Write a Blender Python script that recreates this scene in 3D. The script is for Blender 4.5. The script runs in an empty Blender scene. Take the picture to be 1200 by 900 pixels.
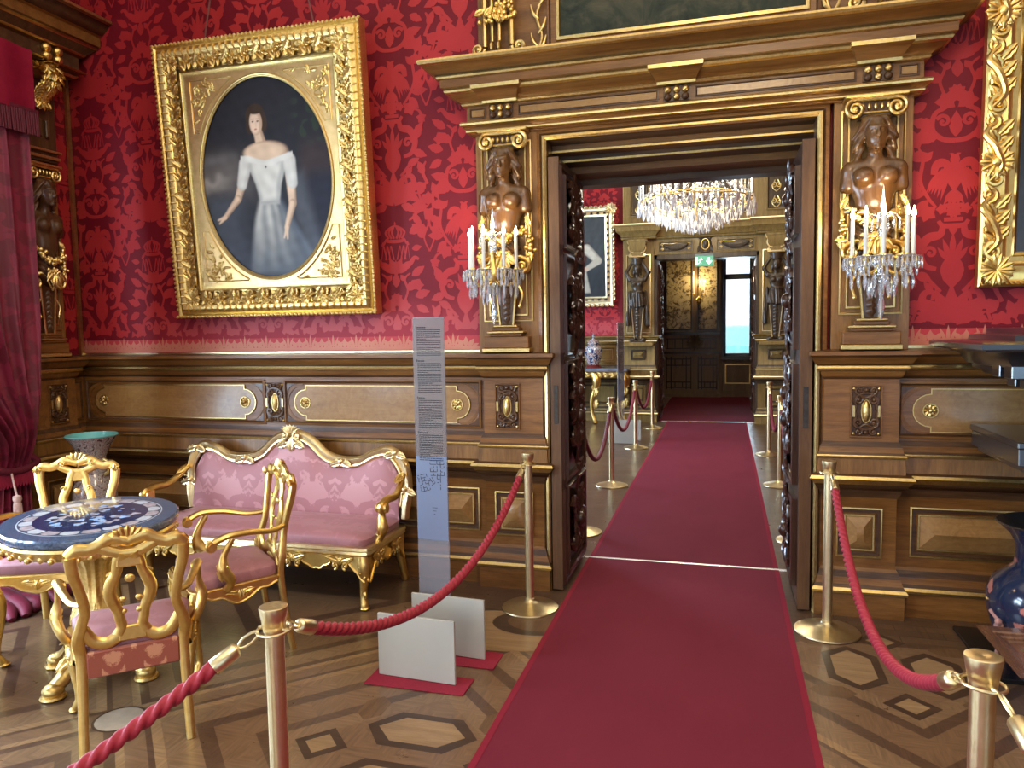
import bpy, math, random
import numpy as np
from mathutils import Vector as V, Matrix

random.seed(7)
np.random.seed(7)
S = bpy.context.scene
C = S.collection
PI = math.pi

# ---------------------------------------------------------------- camera
cam = bpy.data.cameras.new('camera')
cam.sensor_width = 36.0
cam.lens = 25.931
cam.clip_end = 200
cam_o = bpy.data.objects.new('camera', cam)
C.objects.link(cam_o)
cam_o.matrix_world = Matrix(((0.961693, -0.004329, 0.274093, 0), (0.273621, 0.075947, -0.958835, 0), (-0.016666, 0.997102, 0.074222, 1.6), (0, 0, 0, 1)))
S.camera = cam_o
S.view_settings.view_transform = 'Standard'
S.view_settings.look = 'None'
S.view_settings.gamma = 1
S.view_settings.use_curve_mapping = False
S.view_settings.exposure = 0.0
S.cycles.use_denoising = True
S.cycles.max_bounces = 8
S.cycles.diffuse_bounces = 4
S.cycles.glossy_bounces = 4
S.cycles.transmission_bounces = 6
S.cycles.transparent_max_bounces = 12
S.cycles.caustics_reflective = False
S.cycles.caustics_refractive = False
S.cycles.sample_clamp_indirect = 6.0

# ---------------------------------------------------------------- sky (bright hazy sky over a turquoise sea)
w = bpy.data.worlds.new('sky')
S.world = w
w.use_nodes = True
nt = w.node_tree
bg = nt.nodes['Background']
tc = nt.nodes.new('ShaderNodeTexCoord')
sx = nt.nodes.new('ShaderNodeSeparateXYZ')
rp = nt.nodes.new('ShaderNodeValToRGB')
mr = nt.nodes.new('ShaderNodeMapRange')
mr.inputs['From Min'].default_value = -0.25
mr.inputs['From Max'].default_value = 0.25
e = rp.color_ramp.elements
e[0].position = 0.0; e[0].color = (0.16, 0.55, 0.56, 1)
e[1].position = 1.0; e[1].color = (0.86, 0.95, 1.0, 1)
x = e.new(0.495); x.color = (0.30, 0.78, 0.76, 1)
x = e.new(0.505); x.color = (0.97, 0.99, 1.0, 1)
nt.links.new(tc.outputs['Generated'], sx.inputs[0])
nt.links.new(sx.outputs['Z'], mr.inputs['Value'])
nt.links.new(mr.outputs[0], rp.inputs[0])
nt.links.new(rp.outputs[0], bg.inputs['Color'])
bg.inputs['Strength'].default_value = 2.2


def light(name, kind, loc, power, col, size=None, aim=None, size_y=None):
    d = bpy.data.lights.new(name, kind)
    d.energy = power
    d.color = col
    if kind == 'AREA':
        d.shape = 'RECTANGLE'
        d.size = size
        d.size_y = size_y or size
    else:
        d.shadow_soft_size = size
    o = bpy.data.objects.new(name, d)
    C.objects.link(o)
    o.location = loc
    if aim is not None:
        o.rotation_euler = (V(aim) - V(loc)).to_track_quat('-Z', 'Y').to_euler()
    return o


# daylight entering by the windows of the left wall of the first room and of the second room
light('window_daylight', 'AREA', (-4.95, 2.2, 1.9), 480, (0.60, 0.78, 1.0), 2.1, (0, 2.2, 1.5), 2.6)
light('window_daylight_rear', 'AREA', (-4.95, -1.5, 1.9), 400, (0.60, 0.78, 1.0), 2.1, (0, -1.5, 1.6), 2.6)
light('window_daylight_far', 'AREA', (-4.95, 9.2, 1.9), 620, (0.54, 0.74, 1.0), 2.4, (0, 9.2, 1.2), 2.6)
# chandeliers of both rooms (the first hangs behind the camera's frame)
light('chandelier_light', 'POINT', (0.2, 0.6, 3.9), 200, (1.0, 0.82, 0.58), 0.55)
light('chandelier_light_far', 'POINT', (-0.3, 8.8, 3.75), 230, (1.0, 0.84, 0.60), 0.4)
light('window_daylight_back', 'AREA', (-1.6, -4.75, 2.0), 110, (0.84, 0.90, 1.0), 3.4, (-.8, 4, 1.2), 2.8)  # fill lamp added behind the camera to brighten the lower front
light('window_daylight_corner', 'AREA', (3.7, -4.75, 1.9), 120, (0.42, 0.66, 1.0), 2.0, (3.0, 0, 1.6), 2.6)
light('ceiling_glow', 'AREA', (0.0, 1.0, 5.2), 160, (1.0, 0.88, 0.70), 7.0, (0, 1.0, 0), 7.0)  # broad fill lamp added under the ceiling, not a fixture of the room
light('ceiling_glow_far', 'AREA', (0.0, 9.0, 5.2), 110, (1.0, 0.92, 0.80), 5.0, (0, 9.0, 0), 5.0)  # the same added overhead fill for the second room


# ---------------------------------------------------------------- helpers
def RZ(a): return Matrix.Rotation(a, 4, 'Z')
def TR(x, y, z): return Matrix.Translation((x, y, z))


class MB:
    def __init__(s):
        s.v = []; s.f = []; s.m = []; s.T = None

    def add(s, vs, fs, mi=0):
        o = len(s.v)
        if s.T is not None:
            vs = [s.T @ V(p) for p in vs]
        s.v += [(p[0], p[1], p[2]) for p in vs]
        if isinstance(mi, int):
            mi = [mi] * len(fs)
        for f, m in zip(fs, mi):
            s.f.append([i + o for i in f]); s.m.append(m)

    def box(s, x0, x1, y0, y1, z0, z1, mi=0, b=0.0):
        if b <= 0:
            vs = [(x, y, z) for z in (z0, z1) for x, y in ((x0, y0), (x1, y0), (x1, y1), (x0, y1))]
            s.add(vs, [(3, 2, 1, 0), (4, 5, 6, 7), (0, 1, 5, 4), (1, 2, 6, 5), (2, 3, 7, 6), (3, 0, 4, 7)], mi)
            return
        rings = []
        for z, i in ((z0, b), (z0 + b, 0), (z1 - b, 0), (z1, b)):
            a = [(x0 + i, y0 + i), (x1 - i, y0 + i), (x1 - i, y1 - i), (x0 + i, y1 - i)]
            r = []
            for k, (px, py) in enumerate(a):
                c = b if i == 0 else b * .4
                dx, dy = ((c, 0), (0, c), (-c, 0), (0, -c))[k]
                ex, ey = ((0, c), (-c, 0), (0, -c), (c, 0))[k]
                r += [(px + ex, py + ey, z), (px + dx, py + dy, z)]
            rings.append(r)
        s.loft(rings, mi, True, True)

    def loft(s, rings, mi=0, closed=True, caps=False):
        n = len(rings[0]); vs = [p for r in rings for p in r]; fs = []
        for i in range(len(rings) - 1):
            for j in range(n if closed else n - 1):
                k = (j + 1) % n
                fs.append((i * n + j, i * n + k, (i + 1) * n + k, (i + 1) * n + j))
        if caps:
            fs.append(tuple(range(n - 1, -1, -1)))
            fs.append(tuple((len(rings) - 1) * n + j for j in range(n)))
        s.add(vs, fs, mi)

    def lathe(s, prof, n=32, mi=0, c=(0, 0, 0), sx=1, sy=1, mats=None, wob=None, caps=False):
        rings = []
        for r, z in prof:
            rings.append([(c[0] + sx * r * (1 if wob is None else wob(2 * PI * j / n, z)) * math.cos(2 * PI * j / n),
                           c[1] + sy * r * (1 if wob is None else wob(2 * PI * j / n, z)) * math.sin(2 * PI * j / n), c[2] + z) for j in range(n)])
        if mats is None:
            s.loft(rings, mi, True, caps)
        else:
            for i in range(len(rings) - 1):
                s.loft(rings[i:i + 2], mats[i])

    def tube(s, pts, r, n=8, mi=0, cap=True, sx=1.0, sy=1.0, up=None, closed=False, sect=None):
        pts = [V(p) for p in pts]; N = len(pts)
        if not isinstance(r, (list, tuple)): r = [r] * N
        rings = []; nrm = None
        for i, p in enumerate(pts):
            a = pts[i - 1] if (i > 0 or closed) else pts[0]
            b = pts[(i + 1) % N] if (i < N - 1 or closed) else pts[-1]
            t = (b - a)
            t = t.normalized() if t.length > 1e-9 else V((0, 0, 1))
            if nrm is None:
                u = V(up) if up is not None else (V((0, 0, 1)) if abs(t.z) < .9 else V((0, 1, 0)))
                nrm = u
            if up is not None and abs(t.dot(V(up))) < .98: nrm = V(up)
            nrm = (nrm - t * nrm.dot(t))
            nrm = nrm.normalized() if nrm.length > 1e-6 else t.orthogonal().normalized()
            bn = t.cross(nrm)
            ring = []
            for j in range(n):
                a_ = 2 * PI * j / n
                if sect: cu, cv = sect(a_, i)
                else: cu, cv = math.cos(a_) * sx, math.sin(a_) * sy
                ring.append(tuple(p + bn * (cu * r[i]) + nrm * (cv * r[i])))
            rings.append(ring)
        if closed: rings.append(rings[0])
        s.loft(rings, mi, True, cap and not closed)

    def sweep(s, path, prof, mats=0, mapf=None, closed=False, caps=True, side=1):
        """profile (d,h) swept along a plan path; d goes to the right of the walking direction"""
        P = [V((p[0], p[1])) for p in path]; N = len(P); K = len(prof)
        if mapf is None: mapf = lambda a, b, h: (a, b, h)
        mit = []
        for i in range(N):
            segs = []
            if i > 0 or closed: segs.append((P[i] - P[i - 1]).normalized())
            if i < N - 1 or closed: segs.append((P[(i + 1) % N] - P[i]).normalized())
            ns = [V((t.y, -t.x)) * side for t in segs]
            if len(ns) == 1: mit.append(ns[0])
            else:
                m = ns[0] + ns[1]
                q = m.dot(ns[0])
                mit.append(m / q if abs(q) > 1e-6 else ns[0])
        vs = [mapf(P[i].x + mit[i].x * d, P[i].y + mit[i].y * d, h) for i in range(N) for d, h in prof]
        fs = []; ms = []
        for i in range(N if closed else N - 1):
            j = (i + 1) % N
            for k in range(K - 1):
                fs.append((i * K + k, j * K + k, j * K + k + 1, i * K + k + 1))
                ms.append(mats if isinstance(mats, int) else mats[k])
        if caps and not closed:
            fs.append(tuple(range(K))); fs.append(tuple((N - 1) * K + k for k in range(K - 1, -1, -1)))
            m0 = mats if isinstance(mats, int) else mats[0]
            ms += [m0, m0]
        s.add(vs, fs, ms)

    def prism(s, poly, mapf, h0, h1, mi=0, mtop=None):
        n = len(poly)
        vs = [mapf(a, b, h0) for a, b in poly] + [mapf(a, b, h1) for a, b in poly]
        fs = [tuple(range(n - 1, -1, -1)), tuple(range(n, 2 * n))] + [(i, (i + 1) % n, n + (i + 1) % n, n + i) for i in range(n)]
        s.add(vs, fs, [mi, mi if mtop is None else mtop] + [mi] * n)

    def ell(s, c, r, n=12, m=8, mi=0):
        vs = []
        for i in range(m + 1):
            t = PI * i / m - PI / 2
            for j in range(n):
                p = 2 * PI * j / n
                vs.append((c[0] + r[0] * math.cos(t) * math.cos(p), c[1] + r[1] * math.cos(t) * math.sin(p), c[2] + r[2] * math.sin(t)))
        fs = [(i * n + j, i * n + (j + 1) % n, (i + 1) * n + (j + 1) % n, (i + 1) * n + j) for i in range(m) for j in range(n)]
        s.add(vs, fs, mi)

    def leaf(s, o, d, nrm, L, W, curl=.4, mi=0, lobes=3, nu=9, nv=7, puff=.35):
        o = V(o); d = V(d).normalized(); nrm = V(nrm); nrm = (nrm - d * nrm.dot(d)).normalized(); sd = d.cross(nrm)
        vs = []
        for i in range(nu):
            u = i / (nu - 1)
            w = W * max(.04, math.sin(PI * min(1, u * .92 + .06)) ** .7) * (1 + .22 * math.cos(u * lobes * 2 * PI))
            for j in range(nv):
                v = -1 + 2 * j / (nv - 1)
                h = W * puff * ((1 - abs(v) ** 1.6) + .25 * math.cos(v * 3 * PI)) * math.sin(PI * min(1, u * .9 + .08)) + curl * L * (u ** 2.2 - .55 * u ** 5)
                uu = u - .12 * abs(v) * (.5 + .5 * math.cos(u * lobes * 2 * PI))
                vs.append(tuple(o + d * (L * uu) + sd * (w * v) + nrm * h))
        s.add(vs, [(i * nv + j, i * nv + j + 1, (i + 1) * nv + j + 1, (i + 1) * nv + j) for i in range(nu - 1) for j in range(nv - 1)], mi)

    def spiral(s, c, r0, turns, a0, ex, ey, rt, mi=0, sgn=1, r1=.12, n=22, nn=7, sx=1, sy=1, up=None):
        """scroll: tube along a spiral in the plane ex,ey starting at angle a0 radius r0 winding inward"""
        c = V(c); ex = V(ex); ey = V(ey); pts = []; rr = []
        for i in range(n + 1):
            t = i / n; r = r0 * (1 - t * (1 - r1)); a = a0 + sgn * turns * 2 * PI * t
            pts.append(c + ex * (r * math.cos(a)) + ey * (r * math.sin(a))); rr.append(rt * (1 - .35 * t))
        s.tube(pts, rr, nn, mi, True, sx, sy, up)
        s.ell(tuple(c), (rt * 1.1,) * 3, 8, 6, mi)

    def build(s, name, mats, parent=None, kind=None, ang=38, recalc=False):
        me = bpy.data.meshes.new(name)
        me.from_pydata(s.v, [], s.f)
        if not isinstance(mats, (list, tuple)): mats = [mats]
        for m in mats: me.materials.append(m)
        me.polygons.foreach_set('material_index', s.m)
        me.polygons.foreach_set('use_smooth', [True] * len(s.f))
        me.update()
        if recalc:
            import bmesh
            b = bmesh.new(); b.from_mesh(me); bmesh.ops.recalc_face_normals(b, faces=b.faces); b.to_mesh(me); b.free()
        me.set_sharp_from_angle(angle=math.radians(ang))
        o = bpy.data.objects.new(name, me)
        C.objects.link(o)
        if parent is not None: o.parent = parent
        if kind: o['kind'] = kind
        return o


def tag(o, label, cat, group=None):
    o['label'] = label; o['category'] = cat
    if group: o['group'] = group
    return o


def thing(name, label, cat, loc=(0, 0, 0), rz=0, group=None):
    o = bpy.data.objects.new(name, None)
    o.empty_display_size = .1
    C.objects.link(o); o.location = loc; o.rotation_euler = (0, 0, rz)
    return tag(o, label, cat, group)


KIDS = {}
def dup(root, loc, rz, label, group=None):
    r = root.copy(); C.objects.link(r); r.location = loc; r.rotation_euler = (0, 0, rz); r['label'] = label
    if group: r['group'] = group
    for ch in [o for o in list(C.objects) if o.parent == root]:
        c = ch.copy(); C.objects.link(c); c.parent = r
        for g in [o for o in list(C.objects) if o.parent == ch]:
            d = g.copy(); C.objects.link(d); d.parent = c
    return r


def bez(pts, n=8):
    """Catmull-Rom through points"""
    P = [V(p) for p in pts]; out = []
    for i in range(len(P) - 1):
        a = P[max(0, i - 1)]; b = P[i]; c = P[i + 1]; d = P[min(len(P) - 1, i + 2)]
        for k in range(n):
            t = k / n
            out.append(.5 * ((2 * b) + (c - a) * t + (2 * a - 5 * b + 4 * c - d) * t * t + (3 * b - a - 3 * c + d) * t ** 3))
    out.append(P[-1]); return out


def lerpl(vals, n):
    """spread a list of values over n samples"""
    out = []
    for i in range(n):
        t = i / (n - 1) * (len(vals) - 1); k = min(int(t), len(vals) - 2); f = t - k
        out.append(vals[k] * (1 - f) + vals[k + 1] * f)
    return out


# ---- implicit sculpting: smooth unions turned into one mesh by surface nets
def s_ell(P, c, r):
    q = (P - np.array(c)); r = np.array(r)
    k0 = np.sqrt(((q / r) ** 2).sum(-1)) + 1e-9; k1 = np.sqrt(((q / r ** 2) ** 2).sum(-1)) + 1e-9
    return k0 * (k0 - 1) / k1
def s_cap(P, a, b, ra, rb):
    a = np.array(a, float); b = np.array(b, float); ab = b - a
    t = np.clip(((P - a) @ ab) / (ab @ ab), 0, 1)
    return np.sqrt(((P - a - t[..., None] * ab) ** 2).sum(-1)) - (ra + (rb - ra) * t)
def smin(a, b, k):
    h = np.clip(.5 + .5 * (b - a) / k, 0, 1)
    return b * (1 - h) + a * h - k * h * (1 - h)
def smax(a, b, k): return -smin(-a, -b, k)


def surfnet(f, lo, hi, h):
    ax = [np.arange(lo[i], hi[i] + h, h) for i in range(3)]
    G = np.stack(np.meshgrid(*ax, indexing='ij'), -1)
    val = f(G)
    n = np.array(val.shape) - 1
    acc = np.zeros((n[0], n[1], n[2], 3)); cnt = np.zeros(tuple(n)); quads = []
    for a in range(3):
        sl0 = [slice(None)] * 3; sl1 = [slice(None)] * 3
        sl0[a] = slice(0, -1); sl1[a] = slice(1, None)
        va = val[tuple(sl0)]; vb = val[tuple(sl1)]
        I = np.argwhere((va < 0) != (vb < 0))
        if not len(I): continue
        x0 = va[tuple(I.T)]; x1 = vb[tuple(I.T)]
        t = x0 / (x0 - x1)
        pos = I.astype(float); pos[:, a] += t
        o1, o2 = [q for q in range(3) if q != a]
        cells = []
        for d1, d2 in ((0, 0), (-1, 0), (-1, -1), (0, -1)):
            c = I.copy(); c[:, o1] += d1; c[:, o2] += d2
            ok = ((c >= 0) & (c < n)).all(1)
            np.add.at(acc, tuple(c[ok].T), pos[ok]); np.add.at(cnt, tuple(c[ok].T), 1)
            cells.append((c, ok))
        allok = cells[0][1] & cells[1][1] & cells[2][1] & cells[3][1]
        flip = (x0 < 0) ^ (a == 1)
        ids = [np.ravel_multi_index(tuple(np.clip(c, 0, n - 1).T), tuple(n)) for c, _ in cells]
        Q = np.stack(ids, 1); Q[~flip] = Q[~flip][:, ::-1]
        quads.append(Q[allok])
    Q = np.concatenate(quads)
    m = cnt > 0
    idx = -np.ones(m.size, int); idx[m.ravel()] = np.arange(m.sum())
    vs = acc[m] / cnt[m][:, None] * h + np.array(lo)
    return vs.tolist(), idx[Q].tolist()


# ---------------------------------------------------------------- materials
class NB:
    def __init__(s, name):
        s.m = bpy.data.materials.new(name); s.m.use_nodes = True
        s.t = s.m.node_tree; s.p = s.t.nodes['Principled BSDF']; s.out = s.t.nodes['Material Output']
    def n(s, typ, **kw):
        o = s.t.nodes.new('ShaderNode' + typ)
        for k, v in kw.items():
            if hasattr(o, k): setattr(o, k, v)
            else: o.inputs[k.replace('_', ' ')].default_value = v
        return o
    def l(s, a, b): s.t.links.new(a, b)
    def ramp(s, fac, stops, interp='LINEAR'):
        r = s.n('ValToRGB'); r.color_ramp.interpolation = interp
        el = r.color_ramp.elements
        el[0].position = stops[0][0]; el[0].color = (*stops[0][1], 1)
        el[1].position = stops[-1][0]; el[1].color = (*stops[-1][1], 1)
        for p, c in stops[1:-1]:
            q = el.new(p); q.color = (*c, 1)
        s.l(fac, r.inputs[0]); return r.outputs[0]
    def coord(s, scale=(1, 1, 1), rot=(0, 0, 0)):
        t = s.n('TexCoord'); m = s.n('Mapping'); m.inputs['Scale'].default_value = scale; m.inputs['Rotation'].default_value = rot
        s.l(t.outputs['Object'], m.inputs[0]); return m.outputs[0]
    def noise(s, vec, scale, detail=4, rough=.55, dist=0):
        n = s.n('TexNoise', Scale=scale, Detail=detail, Roughness=rough, Distortion=dist); s.l(vec, n.inputs['Vector']); return n.outputs['Fac']
    def math(s, op, a, b=None):
        m = s.n('Math', operation=op)
        for i, q in enumerate((a, b)):
            if q is None: continue
            if isinstance(q, (int, float)): m.inputs[i].default_value = q
            else: s.l(q, m.inputs[i])
        return m.outputs[0]
    def bump(s, h, strength=.2, dist=.01):
        b = s.n('Bump', Strength=strength, Distance=dist); s.l(h, b.inputs['Height']); s.l(b.outputs[0], s.p.inputs['Normal'])
    def set(s, color=None, rough=None, metal=None, **kw):
        if color is not None: s.p.inputs['Base Color'].default_value = (*color, 1)
        if rough is not None: s.p.inputs['Roughness'].default_value = rough
        if metal is not None: s.p.inputs['Metallic'].default_value = metal
        for k, v in kw.items(): s.p.inputs[k.replace('_', ' ')].default_value = v
        return s


def wood(name, dark, mid, lite, axis='X', rough=.42, scale=1.0, coat=.08, figure=0):
    b = NB(name)
    st = {'X': (.9, 9, 9), 'Z': (9, 9, .9), 'Y': (9, .9, 9)}[axis]
    v = b.coord(tuple(q * scale for q in st))
    n1 = b.noise(v, 2.2, 6, .6, .7)
    v2 = b.coord(tuple(q * scale * 5 for q in st))
    n2 = b.noise(v2, 3.0, 4, .6, .2)
    f = b.math('ADD', b.math('MULTIPLY', n1, .65), b.math('MULTIPLY', n2, .35))
    if figure:
        n3 = b.noise(b.coord((7, 7, 7)), 2.5, 5, .6, 1.5)
        f = b.math('ADD', b.math('MULTIPLY', f, 1 - figure), b.math('MULTIPLY', n3, figure))
    b.l(b.ramp(f, [(.33, dark), (.5, mid), (.68, lite)]), b.p.inputs['Base Color'])
    b.set(rough=rough, Coat_Weight=coat, Coat_Roughness=.15, Specular_IOR_Level=.35)
    b.bump(n2, .05, .004)
    return b.m


def metal(name, col, rough=.3, col2=None, bump=.0, scale=40, spread=.1):
    b = NB(name); b.set(col, rough, 1.0)
    n = b.noise(b.coord(), scale, 4, .6)
    if col2: b.l(b.ramp(n, [(.35, col2), (.62, col)]), b.p.inputs['Base Color'])
    r = b.n('MapRange'); r.inputs['To Min'].default_value = max(.03, rough - spread); r.inputs['To Max'].default_value = rough + spread
    b.l(n, r.inputs['Value']); b.l(r.outputs[0], b.p.inputs['Roughness'])
    if bump: b.bump(n, bump, .01)
    return b.m


def plain(name, col, rough=.5, var=.0, scale=20, **kw):
    kw.setdefault('Specular_IOR_Level', .35)
    b = NB(name); b.set(col, rough, **kw)
    if var:
        n = b.noise(b.coord(), scale, 5, .6)
        b.l(b.ramp(n, [(.3, tuple(c * (1 - var) for c in col)), (.7, tuple(min(1, c * (1 + var)) for c in col))]), b.p.inputs['Base Color'])
    return b.m


def emit(name, col, strength):
    b = NB(name); b.set((0, 0, 0), .5, Emission_Strength=strength); b.p.inputs['Emission Color'].default_value = (*col, 1)
    return b.m


W_DARK = wood('walnut_dark', (.034, .013, .005), (.066, .028, .010), (.115, .052, .020), 'X')
W_MID = wood('walnut', (.098, .035, .007), (.170, .067, .014), (.25, .108, .026), 'X')
W_MIDZ = wood('walnut_upright', (.110, .045, .009), (.190, .083, .018), (.27, .130, .033), 'Z')
W_BURL = wood('walnut_burl', (.20, .095, .026), (.29, .147, .045), (.38, .210, .075), 'X', .34, .7, .3, .45)
W_CARVE = wood('carved_walnut', (.045, .017, .006), (.085, .036, .013), (.14, .065, .026), 'Z', .32)
W_BUST = wood('carved_oak', (.058, .025, .008), (.090, .040, .013), (.125, .06, .02), 'Z', .27, .6, .3)
W_DOOR = wood('door_walnut', (.02, .007, .004), (.042, .016, .008), (.075, .03, .014), 'Z', .3, 1, .2)
W_EDGE = wood('door_edge_oak', (.065, .026, .009), (.10, .044, .015), (.145, .07, .026), 'Z', .55)
W_FAR = wood('olive_walnut', (.14, .085, .024), (.22, .140, .042), (.30, .20, .068), 'Z', .42)
W_BRONZE = wood('dark_figure_wood', (.03, .018, .009), (.052, .033, .018), (.09, .06, .034), 'Z', .35)
GOLD = metal('gilding', (.83, .59, .20), .36, (.77, .51, .15), .0, 40, .06)
GOLD_B = metal('gilded_line', (.66, .47, .19), .38, (.54, .37, .13), .0, 60, .06)
GOLD_OLD = metal('antique_gilding', (.78, .57, .22), .38, (.62, .43, .14), .02, 90, .06)
GOLD_SHADE = metal('toned_gilding', (.40, .26, .09), .42, (.28, .17, .05), .02, 90, .06)  # darker gold paints the shade in the portrait frame's channel behind the leaves
GOLD_PALE = metal('pale_gilding', (.92, .77, .44), .34, (.86, .69, .35), .0, 40, .06)
BRASS = metal('brushed_brass', (.80, .67, .38), .36, (.74, .60, .32), 0, 30, .06)
BRASS_D = metal('dull_brass', (.64, .53, .31), .34, (.57, .46, .26), 0, 30, .08)
STEEL = metal('threshold_steel', (.75, .73, .70), .3)
PLASTER = plain('ceiling_plaster', (.72, .68, .60), .8, .05)


def damask(name, ground, light_, rough=.55, sc=(5, 5, 5), fold=.16):
    """silk damask: mirror-folded noise thresholded into two tones of one colour"""
    b = NB(name)
    t = b.n('TexCoord'); s3 = b.n('SeparateXYZ'); b.l(t.outputs['Object'], s3.inputs[0])
    px = b.math('PINGPONG', s3.outputs['X'], fold)
    c3 = b.n('CombineXYZ'); b.l(px, c3.inputs[0]); b.l(s3.outputs['Y'], c3.inputs[1]); b.l(s3.outputs['Z'], c3.inputs[2])
    n = b.noise(c3.outputs[0], 11, 2, .5, .6)
    n2 = b.noise(b.coord((1, 1, 1)), 260, 2)
    f = b.math('ADD', n, b.math('MULTIPLY', b.math('SUBTRACT', n2, .5), .12))
    b.l(b.ramp(f, [(.485, ground), (.515, light_)]), b.p.inputs['Base Color'])
    b.set(rough=rough, Sheen_Weight=.15, Sheen_Roughness=.35)
    b.bump(n2, .08, .002)
    return b.m


PINK = damask('pink_silk_damask', (.44, .185, .195), (.58, .285, .29))
PINK_SEAT = damask('rose_silk_seat', (.40, .165, .175), (.45, .195, .205), .48)
ORANGE_BACK = damask('salmon_damask', (.30, .075, .045), (.56, .25, .14), .6, fold=.08)


def cloth(name, c0, c1, rough, scale, sheen=.08, fade=None):
    b = NB(name)
    n = b.noise(b.coord(), scale, 4, .6, .3)
    f = b.noise(b.coord((1, 1, 1)), 400, 2)
    base = b.ramp(n, [(.3, c0), (.7, c1)])
    if fade:
        # the silk is worn pale along its foot, below where the portrait hangs
        t = b.n('TexCoord'); s3 = b.n('SeparateXYZ'); b.l(t.outputs['Object'], s3.inputs[0])
        def ramp01(src, a, c):
            r = b.n('MapRange', interpolation_type='SMOOTHSTEP'); r.inputs['From Min'].default_value = a; r.inputs['From Max'].default_value = c; b.l(src, r.inputs['Value']); return r.outputs[0]
        zf = b.math('ADD', s3.outputs['Z'], b.math('MULTIPLY', b.math('SUBTRACT', n, .5), .25))
        k = b.math('MULTIPLY', ramp01(zf, 1.86, 1.58), b.math('MULTIPLY', ramp01(s3.outputs['X'], -4.2, -3.5), ramp01(s3.outputs['X'], .5, -1.0)))
        mx = b.n('MixRGB'); b.l(b.math('MULTIPLY', k, .8), mx.inputs[0]); b.l(base, mx.inputs[1]); mx.inputs[2].default_value = (*fade, 1); base = mx.outputs[0]
    b.l(base, b.p.inputs['Base Color'])
    b.set(rough=rough, Sheen_Weight=sheen, Sheen_Roughness=.4, Specular_IOR_Level=.22)
    b.p.inputs['Sheen Tint'].default_value = (*c1, 1)
    b.bump(f, .10, .002)
    return b.m


SILK = cloth('crimson_silk_ground', (.125, .003, .009), (.16, .005, .012), .55, 1.1, fade=(.34, .028, .042))
SILK_M = cloth('crimson_silk_motif', (.32, .016, .020), (.385, .026, .026), .46, 1.3, fade=(.45, .075, .080))
SILK_FADE = cloth('woven_border_gilt', (.46, .13, .09), (.55, .22, .14), .45, 2)
SILK_GND2 = cloth('faded_border_ground', (.42, .035, .045), (.49, .05, .055), .5, 2)
VELVET = damask('crimson_curtain', (.125, .004, .018), (.20, .008, .032), .6, fold=.11)
VELVET_M = cloth('crimson_pelmet', (.19, .005, .024), (.28, .010, .036), .55, 6)
FRINGE = plain('dark_fringe', (.10, .006, .018), .7, .25, 60)
TASSEL = plain('pale_tassel', (.62, .42, .36), .7, .2, 60)
ROPE = plain('red_rope', (.30, .016, .030), .62, .15, 90, Sheen_Weight=.04)
ROPE_D = plain('dark_red_rope', (.16, .010, .024), .6, .15, 90, Sheen_Weight=.04)


def carpet_mat(name, a, b_):
    b = NB(name)
    n = b.noise(b.coord(), 500, 3)
    n2 = b.noise(b.coord((1, .5, 1)), 3, 4, .6)
    b.l(b.ramp(b.math('ADD', b.math('MULTIPLY', n, .5), b.math('MULTIPLY', n2, .5)), [(.3, a), (.7, b_)]), b.p.inputs['Base Color'])
    b.set(rough=.9, Sheen_Weight=.03, Sheen_Roughness=.4, Specular_IOR_Level=.12)
    b.p.inputs['Sheen Tint'].default_value = (.7, .25, .35, 1)
    b.bump(n, .3, .003)
    return b.m


CARPET = carpet_mat('red_carpet', (.128, .0125, .024), (.168, .020, .034))
CARPET_E = carpet_mat('red_carpet_edge', (.19, .012, .025), (.24, .018, .034))


def glass(name, col=(1, 1, 1), body=.22):
    """cut crystal: clear pass-through with strong mirror-like facets and a milky edge"""
    b = NB(name); t = b.t
    t.nodes.remove(b.p)
    tr = b.n('BsdfTransparent'); gl = b.n('BsdfGlossy'); df = b.n('BsdfDiffuse')
    gl.inputs['Roughness'].default_value = .04; gl.inputs['Color'].default_value = (*col, 1)
    tr.inputs['Color'].default_value = (.93, .96, 1, 1); df.inputs['Color'].default_value = (*col, 1)
    m1 = b.n('MixShader'); m2 = b.n('MixShader'); fr = b.n('Fresnel'); fr.inputs['IOR'].default_value = 1.9
    f = b.math('ADD', b.math('MULTIPLY', fr.outputs[0], .9), .12)
    b.l(f, m1.inputs[0]); b.l(tr.outputs[0], m1.inputs[1]); b.l(gl.outputs[0], m1.inputs[2])
    m2.inputs[0].default_value = body
    b.l(m1.outputs[0], m2.inputs[1]); b.l(df.outputs[0], m2.inputs[2])
    b.l(m2.outputs[0], b.out.inputs['Surface'])
    return b.m


CRYSTAL = glass('cut_crystal')
CRYSTAL_W = glass('bright_cut_crystal', (1, 1, 1), .5)
CANDLE = plain('candle_ivory', (.58, .57, .53), .5)
FLAME = emit('lit_candle_bulb', (1.0, .80, .48), 34)
EBONY = plain('ebony_polish', (.012, .013, .016), .30, Coat_Weight=.7, Coat_Roughness=.2, Specular_IOR_Level=1.0)
BLACK = plain('black_lacquer', (.012, .010, .010), .25)
DARKVOID = plain('deep_brown', (.02, .010, .006), .6)


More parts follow.
